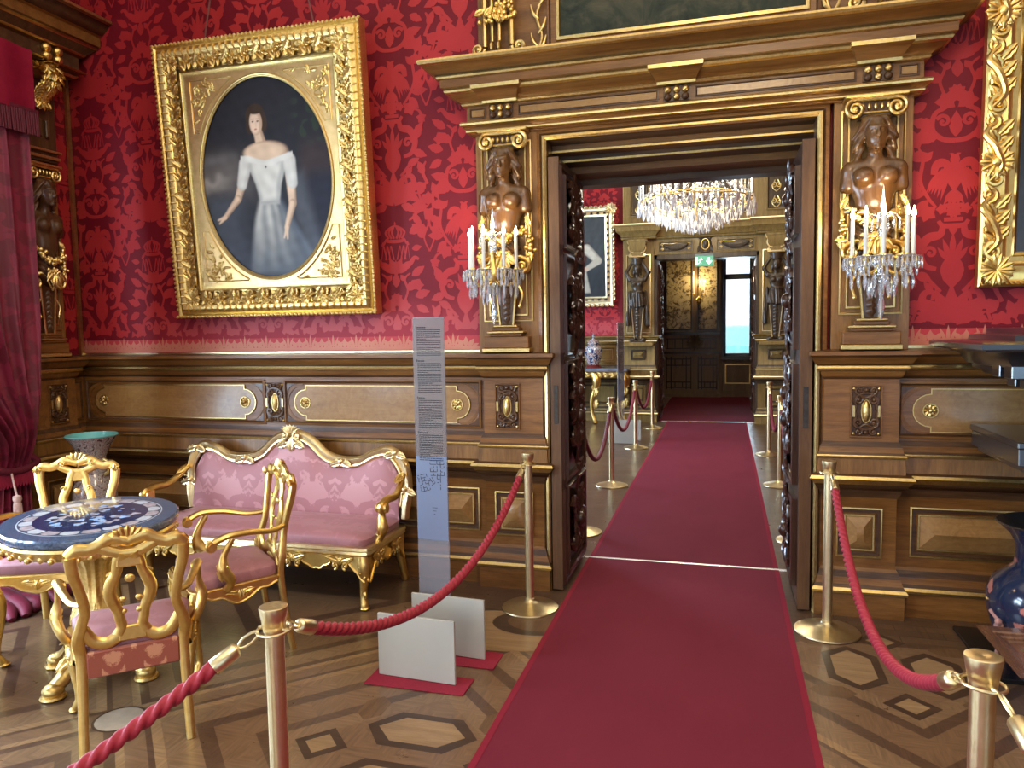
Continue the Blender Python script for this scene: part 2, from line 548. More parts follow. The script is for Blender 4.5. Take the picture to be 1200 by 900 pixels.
def parquet():
    b = NB('inlaid_parquet')
    t = b.n('TexCoord'); s3 = b.n('SeparateXYZ'); b.l(t.outputs['Object'], s3.inputs[0])
    x, y = s3.outputs['X'], s3.outputs['Y']
    left = b.math('LESS_THAN', x, -.26)
    # centre of the concentric lozenges differs on each side of the runner
    cx = b.math('ADD', b.math('MULTIPLY', left, -1.15 - .77), .77)
    cy = b.math('ADD', b.math('MULTIPLY', left, 2.45 - 3.70), 3.70)
    u = b.math('PINGPONG', b.math('SUBTRACT', x, cx), 1.27)
    v = b.math('PINGPONG', b.math('SUBTRACT', y, cy), 1.52)
    d = b.math('ADD', b.math('ABSOLUTE', u), b.math('ABSOLUTE', v))
    dn = b.math('DIVIDE', d, 2.8)
    A = (.165, .089, .044); D = (.085, .043, .024); L = (.26, .15, .068); M_ = (.19, .108, .053)
    st = [(0, A), (.44, M_), (.56, D), (.64, A), (.84, D), (.92, M_), (1.10, L), (1.15, D), (1.19, A), (1.30, L), (1.345, D), (1.39, M_), (1.55, D), (1.62, A), (1.9, M_), (2.1, D), (2.2, A)]
    band = b.ramp(dn, [(p / 2.8, c) for p, c in st], 'CONSTANT')
    # far from the lozenges (second room, third room) and along the wall: plain boards
    far = b.math('GREATER_THAN', y, 3.92)
    brick = b.n('TexBrick'); brick.inputs['Scale'].default_value = 3.2
    brick.inputs['Color1'].default_value = (.085, .044, .023, 1); brick.inputs['Color2'].default_value = (.115, .062, .032, 1); brick.inputs['Mortar'].default_value = (.02, .01, .006, 1)
    brick.inputs['Mortar Size'].default_value = .006; brick.inputs['Brick Width'].default_value = 1.4
    b.l(t.outputs['Object'], brick.inputs['Vector'])
    strip = b.math('MULTIPLY', far, b.math('LESS_THAN', y, 3.985))
    mx = b.n('MixRGB'); b.l(far, mx.inputs[0]); b.l(band, mx.inputs[1]); b.l(brick.outputs[0], mx.inputs[2])
    mx1 = b.n('MixRGB'); b.l(strip, mx1.inputs[0]); b.l(mx.outputs[0], mx1.inputs[1]); mx1.inputs[2].default_value = (*D, 1)
    # wood grain along the two diagonals
    g1 = b.noise(b.coord((3, 40, 1), (0, 0, PI / 4)), 2, 5, .6, .3)
    g2 = b.noise(b.coord((40, 3, 1), (0, 0, PI / 4)), 2, 5, .6, .3)
    ch = b.n('TexChecker'); ch.inputs['Scale'].default_value = 7.0; b.l(b.coord((1, 1, 1), (0, 0, PI / 4)), ch.inputs[0])
    gm = b.n('MixRGB'); b.l(ch.outputs['Fac'], gm.inputs[0]); b.l(g1, gm.inputs[1]); b.l(g2, gm.inputs[2])
    gr = b.ramp(gm.outputs[0], [(.25, (.62, .62, .62)), (.75, (1.35, 1.35, 1.35))])
    mul = b.n('MixRGB', blend_type='MULTIPLY'); mul.inputs[0].default_value = 1
    b.l(mx1.outputs[0], mul.inputs[1]); b.l(gr, mul.inputs[2])
    b.l(mul.outputs[0], b.p.inputs['Base Color'])
    wr = b.noise(b.coord(), 4, 5, .6)
    r = b.n('MapRange'); r.inputs['To Min'].default_value = .20; r.inputs['To Max'].default_value = .42
    b.l(wr, r.inputs['Value']); b.l(r.outputs[0], b.p.inputs['Roughness'])
    b.set(Coat_Weight=.12, Coat_Roughness=.2)
    b.bump(gm.outputs[0], .06, .003)
    return b.m


PARQUET = parquet()
P_LIGHT = wood('parquet_maple', (.20, .115, .05), (.27, .16, .075), (.34, .21, .10), 'X', .33, 1.2, .1)
P_DARK = wood('parquet_dark', (.038, .019, .011), (.052, .027, .016), (.07, .036, .021), 'X', .33, 1.2, .1)
P_MID = wood('parquet_oak', (.085, .042, .019), (.125, .064, .03), (.17, .092, .043), 'Y', .33, 1.2, .1)


# ================================================================ THE SETTING
WY = 4.40          # silk-covered face of the door wall
FY = 12.60         # far wall of the second room
LX = -4.58         # window wall

def struct(name, mb, mats, parent=None, **k):
    return mb.build(name, mats, parent, None if parent else 'structure', **k)

m = MB()
m.box(-5.3, 5.2, -4.2, 19.0, -.06, 0, 0)
def inlay(poly, mi, z=.0004):
    m.add([(a, b, z) for a, b in poly], [tuple(range(len(poly)))], mi)
def hexa(cx, cy, L, W_, vert, tip):
    a = [(-L, 0), (-L + tip, -W_), (L - tip, -W_), (L, 0), (L - tip, W_), (-L + tip, W_)]
    p = [(cx - q, cy + pz) if vert else (cx + pz, cy + q) for pz, q in a]
    return p
def cluster(cx, cy, vert):
    for s in (-1, 1):
        hx, hy = (cx + s * .175, cy) if vert else (cx, cy + s * .172)
        inlay(hexa(hx, hy, .235, .125, vert, .10), 1, .0004)
        inlay(hexa(hx, hy, .185, .088, vert, .085), 2, .0008)
        qx, qy = (cx, cy + s * .33) if vert else (cx + s * .35, cy)
        for r, mi, z in ((.115, 1, .0005), (.068, 2, .0009)):
            inlay([(qx + r, qy), (qx, qy + r), (qx - r, qy), (qx, qy - r)], mi, z)
        for s2 in (-1, 1):
            ox, oy = (cx + s2 * .30, cy + s * .27) if vert else (cx + s2 * .27, cy + s * .30)
            inlay(hexa(ox, oy, .10, .055, not vert, .05), 3, .0003)
cluster(.77, 3.70 - .06, True)
for cx in (-1.15, -3.69): cluster(cx, 2.45, False)
for cx in (-1.29,): 
    inlay([(cx + .34 * math.cos(k * PI / 24 * 2), 3.60 + .34 * math.sin(k * PI / 12)) for k in range(24)], 1, .0011)
    inlay([(cx + .40 * math.cos(k * PI / 12) + .16, 3.66 + .26 * math.sin(k * PI / 12)) for k in range(24)], 2, .0012)
    inlay([(cx + .30 + .22 * math.cos(k * PI / 12), 3.78 + .16 * math.sin(k * PI / 12)) for k in range(24)], 1, .0014)
    inlay([(cx + .33 + .17 * math.cos(k * PI / 12), 3.80 + .12 * math.sin(k * PI / 12)) for k in range(24)], 3, .0016)
for r, mi, z in ((.105, 1, .0005), (.094, 4, .0009)):
    inlay([(-2.42 + r * math.cos(k * PI / 16), 2.405 + r * math.sin(k * PI / 16)) for k in range(32)], mi, z)
P_PALE = plain('parquet_pale_maple', (.40, .30, .20), .35, .15, 12)
struct('floor', m, [PARQUET, P_DARK, P_LIGHT, P_MID, P_PALE])

m = MB(); m.box(-5.3, 5.2, -4.2, 19.0, 5.3, 5.4)
struct('ceiling', m, PLASTER)

# ---- vector damask: one column of the repeat is drawn once, mirrored and tiled
DMW, DMH = .47, 1.80
def damask_shapes():
    out = []
    def rib(pts, w):
        P = [V((p[0], p[1], 0)) for p in pts]; P = bez(P, 5); n = len(P); ws = [q * (1.18 if q > .0055 else 1) for q in lerpl(w, n)]; vs = []
        for i in range(n):
            t = (P[min(n - 1, i + 1)] - P[max(0, i - 1)]).normalized(); nn = V((-t.y, t.x, 0))
            vs.append((P[i] + nn * ws[i], P[i] - nn * ws[i]))
        for i in range(n - 1):
            out.append([(q.x, q.y) for q in (vs[i][0], vs[i + 1][0], vs[i + 1][1], vs[i][1])])
    def lf(x, y, a, L, W_, notch=False):
        if L > .07: L *= 1.2; W_ *= 1.25
        d = (math.cos(a), math.sin(a)); nrm = (-d[1], d[0]); prof = [(0, .12), (.2, .75), (.42, 1), (.5, .78 if notch else .98), (.62, .85 if notch else .85), (.8, .45), (1, 0)]
        up = [(x + d[0] * L * u + nrm[0] * W_ * v, y + d[1] * L * u + nrm[1] * W_ * v) for u, v in prof]
        dn = [(x + d[0] * L * u - nrm[0] * W_ * v, y + d[1] * L * u - nrm[1] * W_ * v) for u, v in prof]
        for i in range(len(prof) - 1):
            out.append([up[i], up[i + 1], dn[i + 1], dn[i]])
    def spir(cx, cy, r, a0, turns, w, sg=1):
        rib([(cx + r * (1 - .85 * t) * math.cos(a0 + sg * turns * 2 * PI * t), cy + r * (1 - .85 * t) * math.sin(a0 + sg * turns * 2 * PI * t)) for t in [k / 8 for k in range(9)]], [w, w * .5])
        out.append([(cx + r * .2 * math.cos(k * PI / 4), cy + r * .2 * math.sin(k * PI / 4)) for k in range(8)])
    def flower(x, y, r, a0=0):
        for k in range(5): lf(x, y, a0 + k * 2 * PI / 5, r * 1.2, r * .46)
    # monogram strokes under a crown
    for k in range(3):
        rib([(.010 + k * .026, .055), (.030 + k * .026, .145)], [.0048, .0048]); 
        rib([(.034 + k * .026, .145), (.046 + k * .026, .055)], [.0022, .0022])
    rib([(0, .172), (.05, .176), (.066, .19)], [.010, .008]); 
    for k in range(3): rib([(.008 + .018 * k, .19), (.022 + .022 * k, .23), (.010 + .010 * k, .262), (0, .272)], [.006, .006, .004])
    rib([(.062, .19), (.075, .165), (.09, .15), (.083, .17)], [.005, .007, .004])
    lf(0, .27, PI / 2, .03, .006)
    rib([(.0, .0), (.05, .012), (.10, .03), (.13, .065), (.16, .055)], [.016, .014, .007])
    lf(.0, -.03, .55, .13, .022, True); lf(0, -.02, 1.1, .08, .02); lf(0, -.05, PI / 2, .09, .016)
    # palmette bouquet
    for a, L, W_ in ((1.57, .17, .026), (1.15, .16, .028), (.72, .17, .03), (.30, .15, .026)): lf(0, .42, a, L, W_, True)
    rib([(.0, .42), (.07, .44), (.135, .50), (.13, .57), (.085, .575), (.09, .535)], [.020, .018, .013, .007])
    lf(.12, .50, .25, .085, .022, True); lf(.10, .46, -.5, .075, .02, True); lf(.05, .40, -.35, .09, .022, True)
    # pineapple with flames
    for k in range(4): rib([(0, .63 + .03 * k), (.028 + .004 * k, .645 + .03 * k)], [.012, .010])
    lf(0, .60, PI / 2, .17, .045); lf(0, .76, PI / 2, .11, .012); lf(.012, .75, 1.25, .095, .011); lf(.02, .74, .95, .075, .011)
    # urn and S scroll
    rib([(.0, .92), (.05, .925), (.07, .95)], [.012, .008]); rib([(0, .955), (.045, .955)], [.009, .009]); lf(0, .93, -PI / 2, .06, .02)
    rib([(.075, .70), (.13, .72), (.155, .79), (.12, .86), (.06, .88), (.05, .93)], [.008, .016, .020, .010])
    spir(.105, .785, .032, 0, 1.2, .009); lf(.15, .80, 1.1, .10, .026, True); lf(.14, .73, -.4, .085, .022, True)
    rib([(.16, .84), (.205, .90), (.19, .97), (.14, .99)], [.006, .008, .005]); flower(.125, .995, .042); flower(.20, .93, .03, .4)
    # eagle with raised wings on a small crown
    lf(0, 1.10, PI / 2, .16, .030); lf(0, 1.235, PI / 2 + .25, .06, .016); lf(.0, 1.285, PI * .9, .03, .007)
    for k in range(6):
        lf(.022 + .012 * k, 1.235 - .004 * k * k * .4, -1.35 + .05 * k, .155 - .013 * k, .0095)
    rib([(.012, 1.20), (.045, 1.245), (.085, 1.24), (.098, 1.19)], [.012, .020, .012])
    for k in range(3): lf(0, 1.11, -PI / 2 + .28 * k, .075, .012)
    rib([(0, 1.03), (.05, 1.03)], [.008, .006]); flower(.0, 1.0, .034); flower(.055, 1.01, .026)
    # garland above the eagle
    rib([(0, 1.36), (.06, 1.37), (.11, 1.42), (.10, 1.50), (.05, 1.53)], [.010, .012, .008]); lf(.10, 1.44, .3, .10, .026, True); lf(.08, 1.40, -.5, .08, .02, True)
    spir(.06, 1.46, .034, .4, 1.2, .009)
    lf(0, 1.38, PI / 2, .11, .026, True); flower(.05, 1.56, .045); flower(0, 1.60, .04)
    rib([(.05, 1.58), (.08, 1.66), (.06, 1.73), (.10, 1.77)], [.006, .007, .005]); lf(.075, 1.66, .7, .09, .024, True); lf(.06, 1.72, 2.2, .05, .018); lf(0, 1.68, PI / 2, .08, .022)
    # extra foliage filling the ground
    lf(.11, .36, .2, .11, .024, True); lf(.13, .34, -1.0, .09, .02, True); rib([(.10, .30), (.14, .33), (.185, .40), (.17, .47)], [.005, .009, .006])
    lf(.165, .46, .9, .08, .022, True); lf(.10, .64, .5, .08, .02); lf(.09, .58, .9, .07, .018); rib([(.05, .58), (.09, .62), (.12, .66)], [.006, .009, .006])
    lf(.14, 1.09, .1, .09, .022, True); lf(.12, 1.06, -.8, .08, .02); rib([(.08, 1.02), (.12, 1.07), (.16, 1.16), (.15, 1.27), (.17, 1.33)], [.005, .008, .008, .005])
    lf(.155, 1.17, .6, .08, .022, True); lf(.15, 1.26, 2.3, .07, .02); lf(.17, 1.33, 1.2, .09, .024, True); flower(.145, 1.40, .036)
    lf(.13, 1.62, .3, .09, .024, True); lf(.14, 1.56, -.5, .08, .022, True); flower(.15, 1.69, .036); lf(.11, 1.75, .6, .09, .022, True)
    lf(.10, .22, .5, .09, .024, True); flower(.155, .25, .038); lf(.115, .12, .2, .07, .02)
    # running vine on the column boundary
    for y0 in (.10, 1.0):
        rib([(.235, y0), (.20, y0 + .09), (.232, y0 + .18), (.205, y0 + .28), (.235, y0 + .36)], [.005, .006, .006])
        lf(.205, y0 + .09, 2.5, .07, .022); lf(.21, y0 + .20, .9, .08, .024); lf(.21, y0 + .28, 2.9, .075, .024); flower(.19, y0 + .145, .028); flower(.225, y0 + .33, .038)
    rib([(.235, .52), (.20, .60), (.225, .66)], [.008, .010, .005]); lf(.21, .58, 2.0, .08, .022, True)
    return out
SHAPES = damask_shapes()
SHAPES = SHAPES + [[(-a, b) for a, b in p][::-1] for p in SHAPES]

def damask_wall(mb, mapf, a0, a1, z0, z1, off_a, off_z, mi=1, h=.0006):
    k0 = int((a0 - off_a) // DMW) - 1; k1 = int((a1 - off_a) // DMW) + 2
    for k in range(k0, k1):
        ca = off_a + k * DMW
        base = off_z + (DMH / 2 if k % 2 else 0)
        j0 = int((z0 - base) // DMH) - 1; j1 = int((z1 - base) // DMH) + 2
        for j in range(j0, j1):
            zb = base + j * DMH
            for i_, p in enumerate(SHAPES):
                q = [(ca + a, zb + b) for a, b in p]
                if min(x for x, _ in q) < a0 or max(x for x, _ in q) > a1 or min(y for _, y in q) < z0 or max(y for _, y in q) > z1: continue
                mb.add([mapf(a, b, h + 6e-6 * (i_ % 400)) for a, b in q], [tuple(range(len(q)))], mi)
def border(mb, mapf, a0, a1, z0):
    """woven border of plants at the foot of the silk"""
    mb.prism([(a0, z0), (a1, z0), (a1, z0 + .022), (a0, z0 + .022)], mapf, 0, .0007, 3, 3)
    a = a0 + .03; k = 0
    while a < a1 - .05:
        for dx, ang, L, W_ in ((0, 1.57, .085, .010), (.012, 1.2, .075, .009), (-.012, 1.95, .075, .009), (.03, .7, .06, .010), (-.03, 2.45, .06, .010)) if k % 2 == 0 else ((0, 1.57, .06, .018), (.02, .9, .06, .016), (-.02, 2.25, .06, .016), (.045, .35, .045, .010), (-.045, 2.8, .045, .01)):
            d = (math.cos(ang), math.sin(ang)); nn = (-d[1], d[0])
            pr = ((0, .4), (.3, 1), (.6, .8), (1, 0))
            up = [(a + dx + d[0] * L * u + nn[0] * W_ * v, z0 + .022 + d[1] * L * u + nn[1] * W_ * v) for u, v in pr]
            dn = [(a + dx + d[0] * L * u - nn[0] * W_ * v, z0 + .022 + d[1] * L * u - nn[1] * W_ * v) for u, v in pr]
            for i in range(3):
                q = [up[i], up[i + 1], dn[i + 1], dn[i]]
                if min(x for x, _ in q) > a0 and max(x for x, _ in q) < a1: mb.add([mapf(x, y, .0008 + 6e-6 * (len(mb.v) // 4 % 60)) for x, y in q], [(0, 1, 2, 3)], 3)
        a += .085; k += 1

# ---- door wall with its silk
fm = lambda a, b, h: (a, WY - h, b)
m = MB()
m.box(LX - .5, -1.02, WY, 5.12, 0, 5.3); m.box(.54, 5.2, WY, 5.12, 0, 5.3); m.box(-1.02, .54, WY, 5.12, 2.78, 5.3)
wall_front = struct('wall_front', m, SILK)
m = MB()
damask_wall(m, fm, LX + .02, -1.44, 1.58, 4.6, -4.37, 1.10)
damask_wall(m, fm, .94, 3.2, 1.58, 4.6, 1.16, 1.18)
m.prism([(LX + .02, 1.475), (-1.44, 1.475), (-1.44, 1.565), (LX + .02, 1.565)], fm, 0, .0003, 2, 2)
m.prism([(.94, 1.475), (3.2, 1.475), (3.2, 1.565), (.94, 1.565)], fm, 0, .0003, 2, 2)
border(m, fm, LX + .02, -1.45, 1.478); border(m, fm, .95, 3.2, 1.478)
struct('silk_covering', m, [SILK, SILK_M, SILK_GND2, SILK_FADE], wall_front)

# ---- window wall on the left, openings where the windows are
m = MB()
ys = [-4.2, -2.6, -.4, 1.15, 3.25, WY]
for i in range(5):
    if i in (1, 3):
        m.box(LX - .35, LX, ys[i], ys[i + 1], 0, .35); m.box(LX - .35, LX, ys[i], ys[i + 1], 3.15, 5.3)
    else: m.box(LX - .35, LX, ys[i], ys[i + 1], 0, 5.3)
wall_left = struct('wall_left', m, SILK)
m = MB(); lm = lambda a, b, h: (LX + h, a, b)
damask_wall(m, lm, 3.3, WY - .02, 1.5, 4.6, 4.33, 1.75)
struct('silk_covering', m, [SILK, SILK_M], wall_left)
WINGLASS = glass('window_glass', (1, 1, 1), .02)
for k, (y0, y1) in enumerate(((1.15, 3.25), (-2.6, -.4))):
    m = MB()
    for a, b in ((y0, y0 + .08), (y1 - .08, y1), ((y0 + y1) / 2 - .05, (y0 + y1) / 2 + .05)): m.box(LX - .25, LX - .17, a, b, .35, 3.15)
    for a, b in ((.35, .45), (2.35, 2.43), (3.05, 3.15)): m.box(LX - .25, LX - .17, y0, y1, a, b)
    wf = struct('window_%d' % (k + 1), m, W_DARK)

# remaining walls of the first room (behind the camera and far right)
m = MB()
for a, b, c, d in ((-5.3, -3.4, 0, 5.3), (.2, 2.6, 0, 5.3), (4.7, 5.2, 0, 5.3), (2.6, 4.7, 0, .6), (2.6, 4.7, 3.3, 5.3), (-3.4, .2, 0, .6), (-3.4, .2, 3.5, 5.3)): m.box(a, b, -4.25, -4.0, c, d)
struct('wall_rear', m, SILK)
m = MB()
for a, b in ((-3.4, -3.3), (.1, .2), (-1.66, -1.54)): m.box(a, b, -4.18, -4.1, .6, 3.5)
for a, b in ((.6, .7), (2.5, 2.58), (3.4, 3.5)): m.box(-3.4, .2, -4.18, -4.1, a, b)
struct('window_5', m, W_DARK)  # unseen rear window added as an opening for the fill lamp
m = MB()
for a, b in ((2.6, 2.7), (4.6, 4.7), (3.6, 3.7)): m.box(a, b, -4.18, -4.1, .6, 3.3)
for a, b in ((.6, .7), (2.4, 2.48), (3.2, 3.3)): m.box(2.6, 4.7, -4.18, -4.1, a, b)
struct('window_6', m, W_DARK)
m = MB(); m.box(4.9, 5.2, -4.2, 19, 0, 5.3); struct('wall_right', m, SILK)

# ---- second room and third room
m = MB()
m.box(-5.3, -1.12, FY, FY + .7, 0, 5.3); m.box(.60, 5.2, FY, FY + .7, 0, 5.3); m.box(-1.12, .60, FY, FY + .7, 2.74, 5.3)
wall_far = struct('wall_far', m, SILK)
m = MB(); fm2 = lambda a, b, h: (a, FY - h, b)
damask_wall(m, fm2, -4.5, -1.68, 1.34, 4.6, -1.93, .42)
struct('silk_covering', m, [SILK, SILK_M], wall_far)
m = MB()
for a, b, c, d in ((5.12, 8.0, 0, 5.3), (10.4, 12.6, 0, 5.3), (8.0, 10.4, 0, .35), (8.0, 10.4, 3.15, 5.3)): m.box(LX - .35, LX, a, b, c, d)
struct('wall_far_left', m, SILK)
m = MB()
for a, b in ((8.0, 8.08), (9.15, 9.25), (10.32, 10.4)): m.box(LX - .25, LX - .17, a, b, .35, 3.15)
for a, b in ((.35, .45), (2.35, 2.43), (3.05, 3.15)): m.box(LX - .25, LX - .17, 8.0, 10.4, a, b)
struct('window_3', m, W_DARK)


# ================================================================ WAINSCOT
# materials of every moulding run: 0 walnut, 1 gilt line, 2 dark walnut
TRIM = [W_MID, GOLD_B, W_DARK, W_BURL, W_CARVE, W_MIDZ, GOLD]
DADO = [(.05, 0, 0), (.05, .13, 1), (.062, .133, 1), (.066, .147, 1), (.056, .162, 2), (.045, .18, 0), (.032, .215, 2), (.022, .25, 0), (.010, .265, 0),
        (.010, .655, 2), (.024, .675, 2), (.030, .70, 0), (.042, .705, 2), (.060, .735, 1), (.076, .752, 1), (.086, .766, 1), (.078, .782, 2), (.045, .79, 5),
        (.040, .872, 1), (.047, .876, 1), (.050, .886, 1), (.045, .893, 2), (.034, .905, 0), (.030, .935, 2), (.012, .962, 0), (.010, 1.30, 2),
        (.024, 1.315, 0), (.034, 1.345, 1), (.046, 1.35, 1), (.052, 1.362, 1), (.046, 1.374, 2), (.06, 1.385, 0), (.082, 1.42, 2), (.094, 1.432, 0), (.094, 1.452, 2), (.0, 1.462, 0)]
def dado(name, path, prof=DADO):
    m = MB(); m.sweep(path, [(d, z) for d, z, _ in prof], [q for _, _, q in prof][:-1])
    return struct(name, m, TRIM)

def wmap(x0, y0, ang):
    """local (a along the wall, b up, h out of the wall) on a wall facing -Y (ang 0) or turned"""
    ca, sa = math.cos(ang), math.sin(ang)
    return lambda a, b, h: (x0 + a * ca + h * sa, y0 + a * sa - h * ca, b)

def rect(a0, a1, b0, b1): return [(a0, b0), (a0, b1), (a1, b1), (a1, b0)]
def frame(mb, mp, a0, a1, b0, b1, prof, mats):
    mb.sweep(rect(a0, a1, b0, b1), prof, mats, mp, True)

def tablet_outline(x0, x1, z0, z1, r):
    zc = (z0 + z1) / 2; n = 10; pts = [(x0, z1), (x1, z1), (x1, zc + r)]
    pts += [(x1 + r * math.sin(PI * k / n) * 1.0, zc + r * math.cos(PI * k / n)) for k in range(1, n)]
    pts += [(x1, zc - r), (x1, z0), (x0, z0), (x0, zc - r)]
    pts += [(x0 - r * math.sin(PI * k / n), zc - r * math.cos(PI * k / n)) for k in range(1, n)]
    pts += [(x0, zc + r)]
    return pts
def long_panel(par, mp, x0, x1):
    """burl tablet with rounded ears, gilt outline, dark carved corners and two gilt rosettes"""
    zc = 1.128; r = .088
    m = MB()
    frame(m, mp, x0 - .165, x1 + .165, .978, 1.285, [(0, .008), (0, .022), (.012, .026), (.022, .014), (.03, .012)], [2, 0, 2, 0])
    o = tablet_outline(x0, x1, 1.012, 1.244, r)
    m.prism(o, mp, .009, .0165, 3, 3)
    m.sweep(o, [(-.003, .016), (-.003, .0195), (.0025, .0195), (.0025, .016)], 1, mp, True)
    for sx_, xa in ((-1, x0), (1, x1)):
        cx = xa + sx_ * .150
        for sz in (-1, 1):
            zz = zc + sz * .128
            m.prism([(cx, zz), (cx - sx_ * .075, zz), (cx - sx_ * .035, zz - sz * .02), (cx - sx_ * .010, zz - sz * .045), (cx, zz - sz * .085)][::(1 if sx_ * sz > 0 else -1)], mp, .009, .016, 2, 4)
        # raised ring round the ear
        m.sweep([(xa + sx_ * .022 + sx_ * (r + .035) * math.sin(PI * k / 12), zc + (r + .035) * math.cos(PI * k / 12)) for k in range(13)], [(-.008, .01), (-.008, .015), (.008, .015), (.008, .01)], 0, mp)
    p = m.build('inlaid_panel', TRIM, par)
    for xa in (x0 + .0, x1 - .0):
        m = MB(); c = V(mp(xa + (-.004 if xa == x0 else .004), zc, .02))
        out = (V(mp(0, 0, 1)) - V(mp(0, 0, 0))); ax = (V(mp(1, 0, 0)) - V(mp(0, 0, 0)))
        for k in range(8):
            a = k * PI / 4; d = ax * math.cos(a) + V((0, 0, 1)) * math.sin(a)
            m.leaf(c + d * .008, d, out, .028, .012, .15, 0, 1, 5, 5)
        m.ell(c + out * .01, (.011, .011, .011), 10, 6)
        m.tube([c + (ax * math.cos(k * PI / 10) + V((0, 0, 1)) * math.sin(k * PI / 10)) * .036 for k in range(20)], .004, 6, closed=True)
        m.build('rosette', GOLD_B, p)
    return p
def plaque(par, mp, xc, hw=.075, z0=.99, z1=1.265):
    """pierced strapwork plaque with a long oval boss"""
    zc = (z0 + z1) / 2; m = MB()
    m.prism(rect(xc - hw, xc + hw, z0, z1)[::-1], mp, .008, .012, 2, 2)
    frame(m, mp, xc - hw - .004, xc + hw + .004, z0 - .004, z1 + .004, [(0, .008), (0, .022), (.006, .022), (.010, .010)], 0)
    ex = V(mp(1, 0, 0)) - V(mp(0, 0, 0)); ez = V((0, 0, 1)); out = V(mp(0, 0, 1)) - V(mp(0, 0, 0))
    P = lambda a, b, h=.018: V(mp(xc + a, zc + b, h))
    for sa in (-1, 1):
        for sb in (-1, 1):
            m.spiral(P(sa * .038, sb * .062), .026, 1.3, PI / 2 * sb, ex * sa, ez, .0085, 4)
            m.spiral(P(sa * .036, sb * .112), .020, 1.3, -PI / 2 * sb, ex * sa, ez, .0075, 4)
            m.tube(bez([P(sa * .058, 0), P(sa * .05, sb * .03), P(sa * .06, sb * .06), P(sa * .03, sb * .092), P(0, sb * .10)], 4), .0075, 6, 4)
            m.ell(P(sa * .062, sb * .122), (.009, .009, .009), 8, 6, 1)
        m.prism(rect(xc + sa * .062 - .006, xc + sa * .062 + .006, zc - .03, zc + .03)[::-1], mp, .012, .026, 0, 1)
    for sb in (-1, 1):
        m.ell(P(0, sb * .115), (.014, .014, .012), 8, 6, 4); m.tube(bez([P(-.03, sb * .088), P(0, sb * .072), P(.03, sb * .088)], 4), .0075, 6, 4)
    o = m.build('carved_plaque', TRIM, par)
    m = MB(); n = 16; rings = []
    for k in range(7):
        t = k / 6 * PI / 2
        rings.append([tuple(P(.021 * math.cos(t) * math.cos(a), .058 * math.cos(t) * math.sin(a), .014 + .022 * math.sin(t))) for a in [2 * PI * j / n for j in range(n)]])
    m.loft(rings, 0)
    m.tube([P(.024 * math.cos(a), .062 * math.sin(a), .016) for a in [2 * PI * j / 20 for j in range(20)]], .004, 6, 1, closed=True)
    m.build('oval_boss', [GOLD_OLD, GOLD_B], o)
    return o
def low_panel(par, mp, x0, x1, z0=.325, z1=.60):
    """raised and hipped field inside two gilt lines"""
    m = MB()
    frame(m, mp, x0, x1, z0, z1, [(0, .008), (0, .020), (.008, .022), (.010, .012), (.028, .011), (.030, .013)], [0, 1, 1, 2, 2])
    g = .045
    m.sweep(rect(x0 + g - .006, x1 - g + .006, z0 + g - .006, z1 - g + .006), [(0, .009), (0, .020), (.008, .020), (.008, .016)], 1, mp, True)
    a0, a1, b0, b1 = x0 + g + .002, x1 - g - .002, z0 + g + .002, z1 - g - .002
    q = min(b1 - b0, a1 - a0) / 2; c0 = a0 + q * .75; c1 = a1 - q * .75
    zc = (b0 + b1) / 2; e0 = zc - (.0 if a1 - a0 > b1 - b0 else (b1 - b0) * .2); e1 = zc + (.0 if a1 - a0 > b1 - b0 else (b1 - b0) * .2)
    vs = [mp(*p) for p in ((a0, b0, .013), (a1, b0, .013), (a1, b1, .013), (a0, b1, .013), (c0, e0, .055), (c1, e0, .055), (c1, e1, .055), (c0, e1, .055))]
    m.add(vs, [(0, 1, 5, 4), (1, 2, 6, 5), (2, 3, 7, 6), (3, 0, 4, 7), (4, 5, 6, 7)], 3)
    return m.build('raised_panel', TRIM, par)

PX0, PX1 = -1.405, -1.055       # plinth of the left pilaster
QX0, QX1 = .545, .895           # plinth of the right pilaster
t1 = dado('trim_1', [(LX, 2.9), (LX, 3.93), (LX + .07, 3.93), (LX + .07, 4.24), (LX, 4.24), (LX, WY), (PX0, WY), (PX0, 4.33), (PX1, 4.33), (PX1, 4.48)])
w0 = wmap(0, WY, 0)
long_panel(t1, w0, -4.375, -3.18); long_panel(t1, w0, -2.70, -1.62)
plaque(t1, w0, -2.94)
wp = wmap(0, 4.33, 0)
plaque(t1, wp, -1.265)
low_panel(t1, wp, -1.355, -1.11)
for a, b in ((-4.45, -3.50), (-3.42, -2.50), (-2.40, -1.48)): low_panel(t1, w0, a, b)
wl = wmap(LX, 0, PI / 2 * 1)       # a = +Y, out = +X
wl = (lambda a, b, h: (LX + h, a, b)); wl7 = (lambda a, b, h: (LX + .07 + h, a, b))
plaque(t1, wl7, 4.10); low_panel(t1, wl7, 3.97, 4.20)
m = MB(); frame(m, wl, 4.275, 4.37, .985, 1.275, [(0, .008), (0, .022), (.01, .024), (.016, .011)], [2, 0, 2]); m.build('side_panel', TRIM, t1)
t2 = dado('trim_2', [(QX0, 4.48), (QX0, 4.33), (QX1, 4.33), (QX1, WY), (4.85, WY)])
wq = wp
plaque(t2, wq, .745); low_panel(t2, wq, .605, .835)
long_panel(t2, w0, 1.075, 1.83); long_panel(t2, w0, 2.35, 3.3)
low_panel(t2, w0, .985, 1.85); low_panel(t2, w0, 1.98, 2.9)

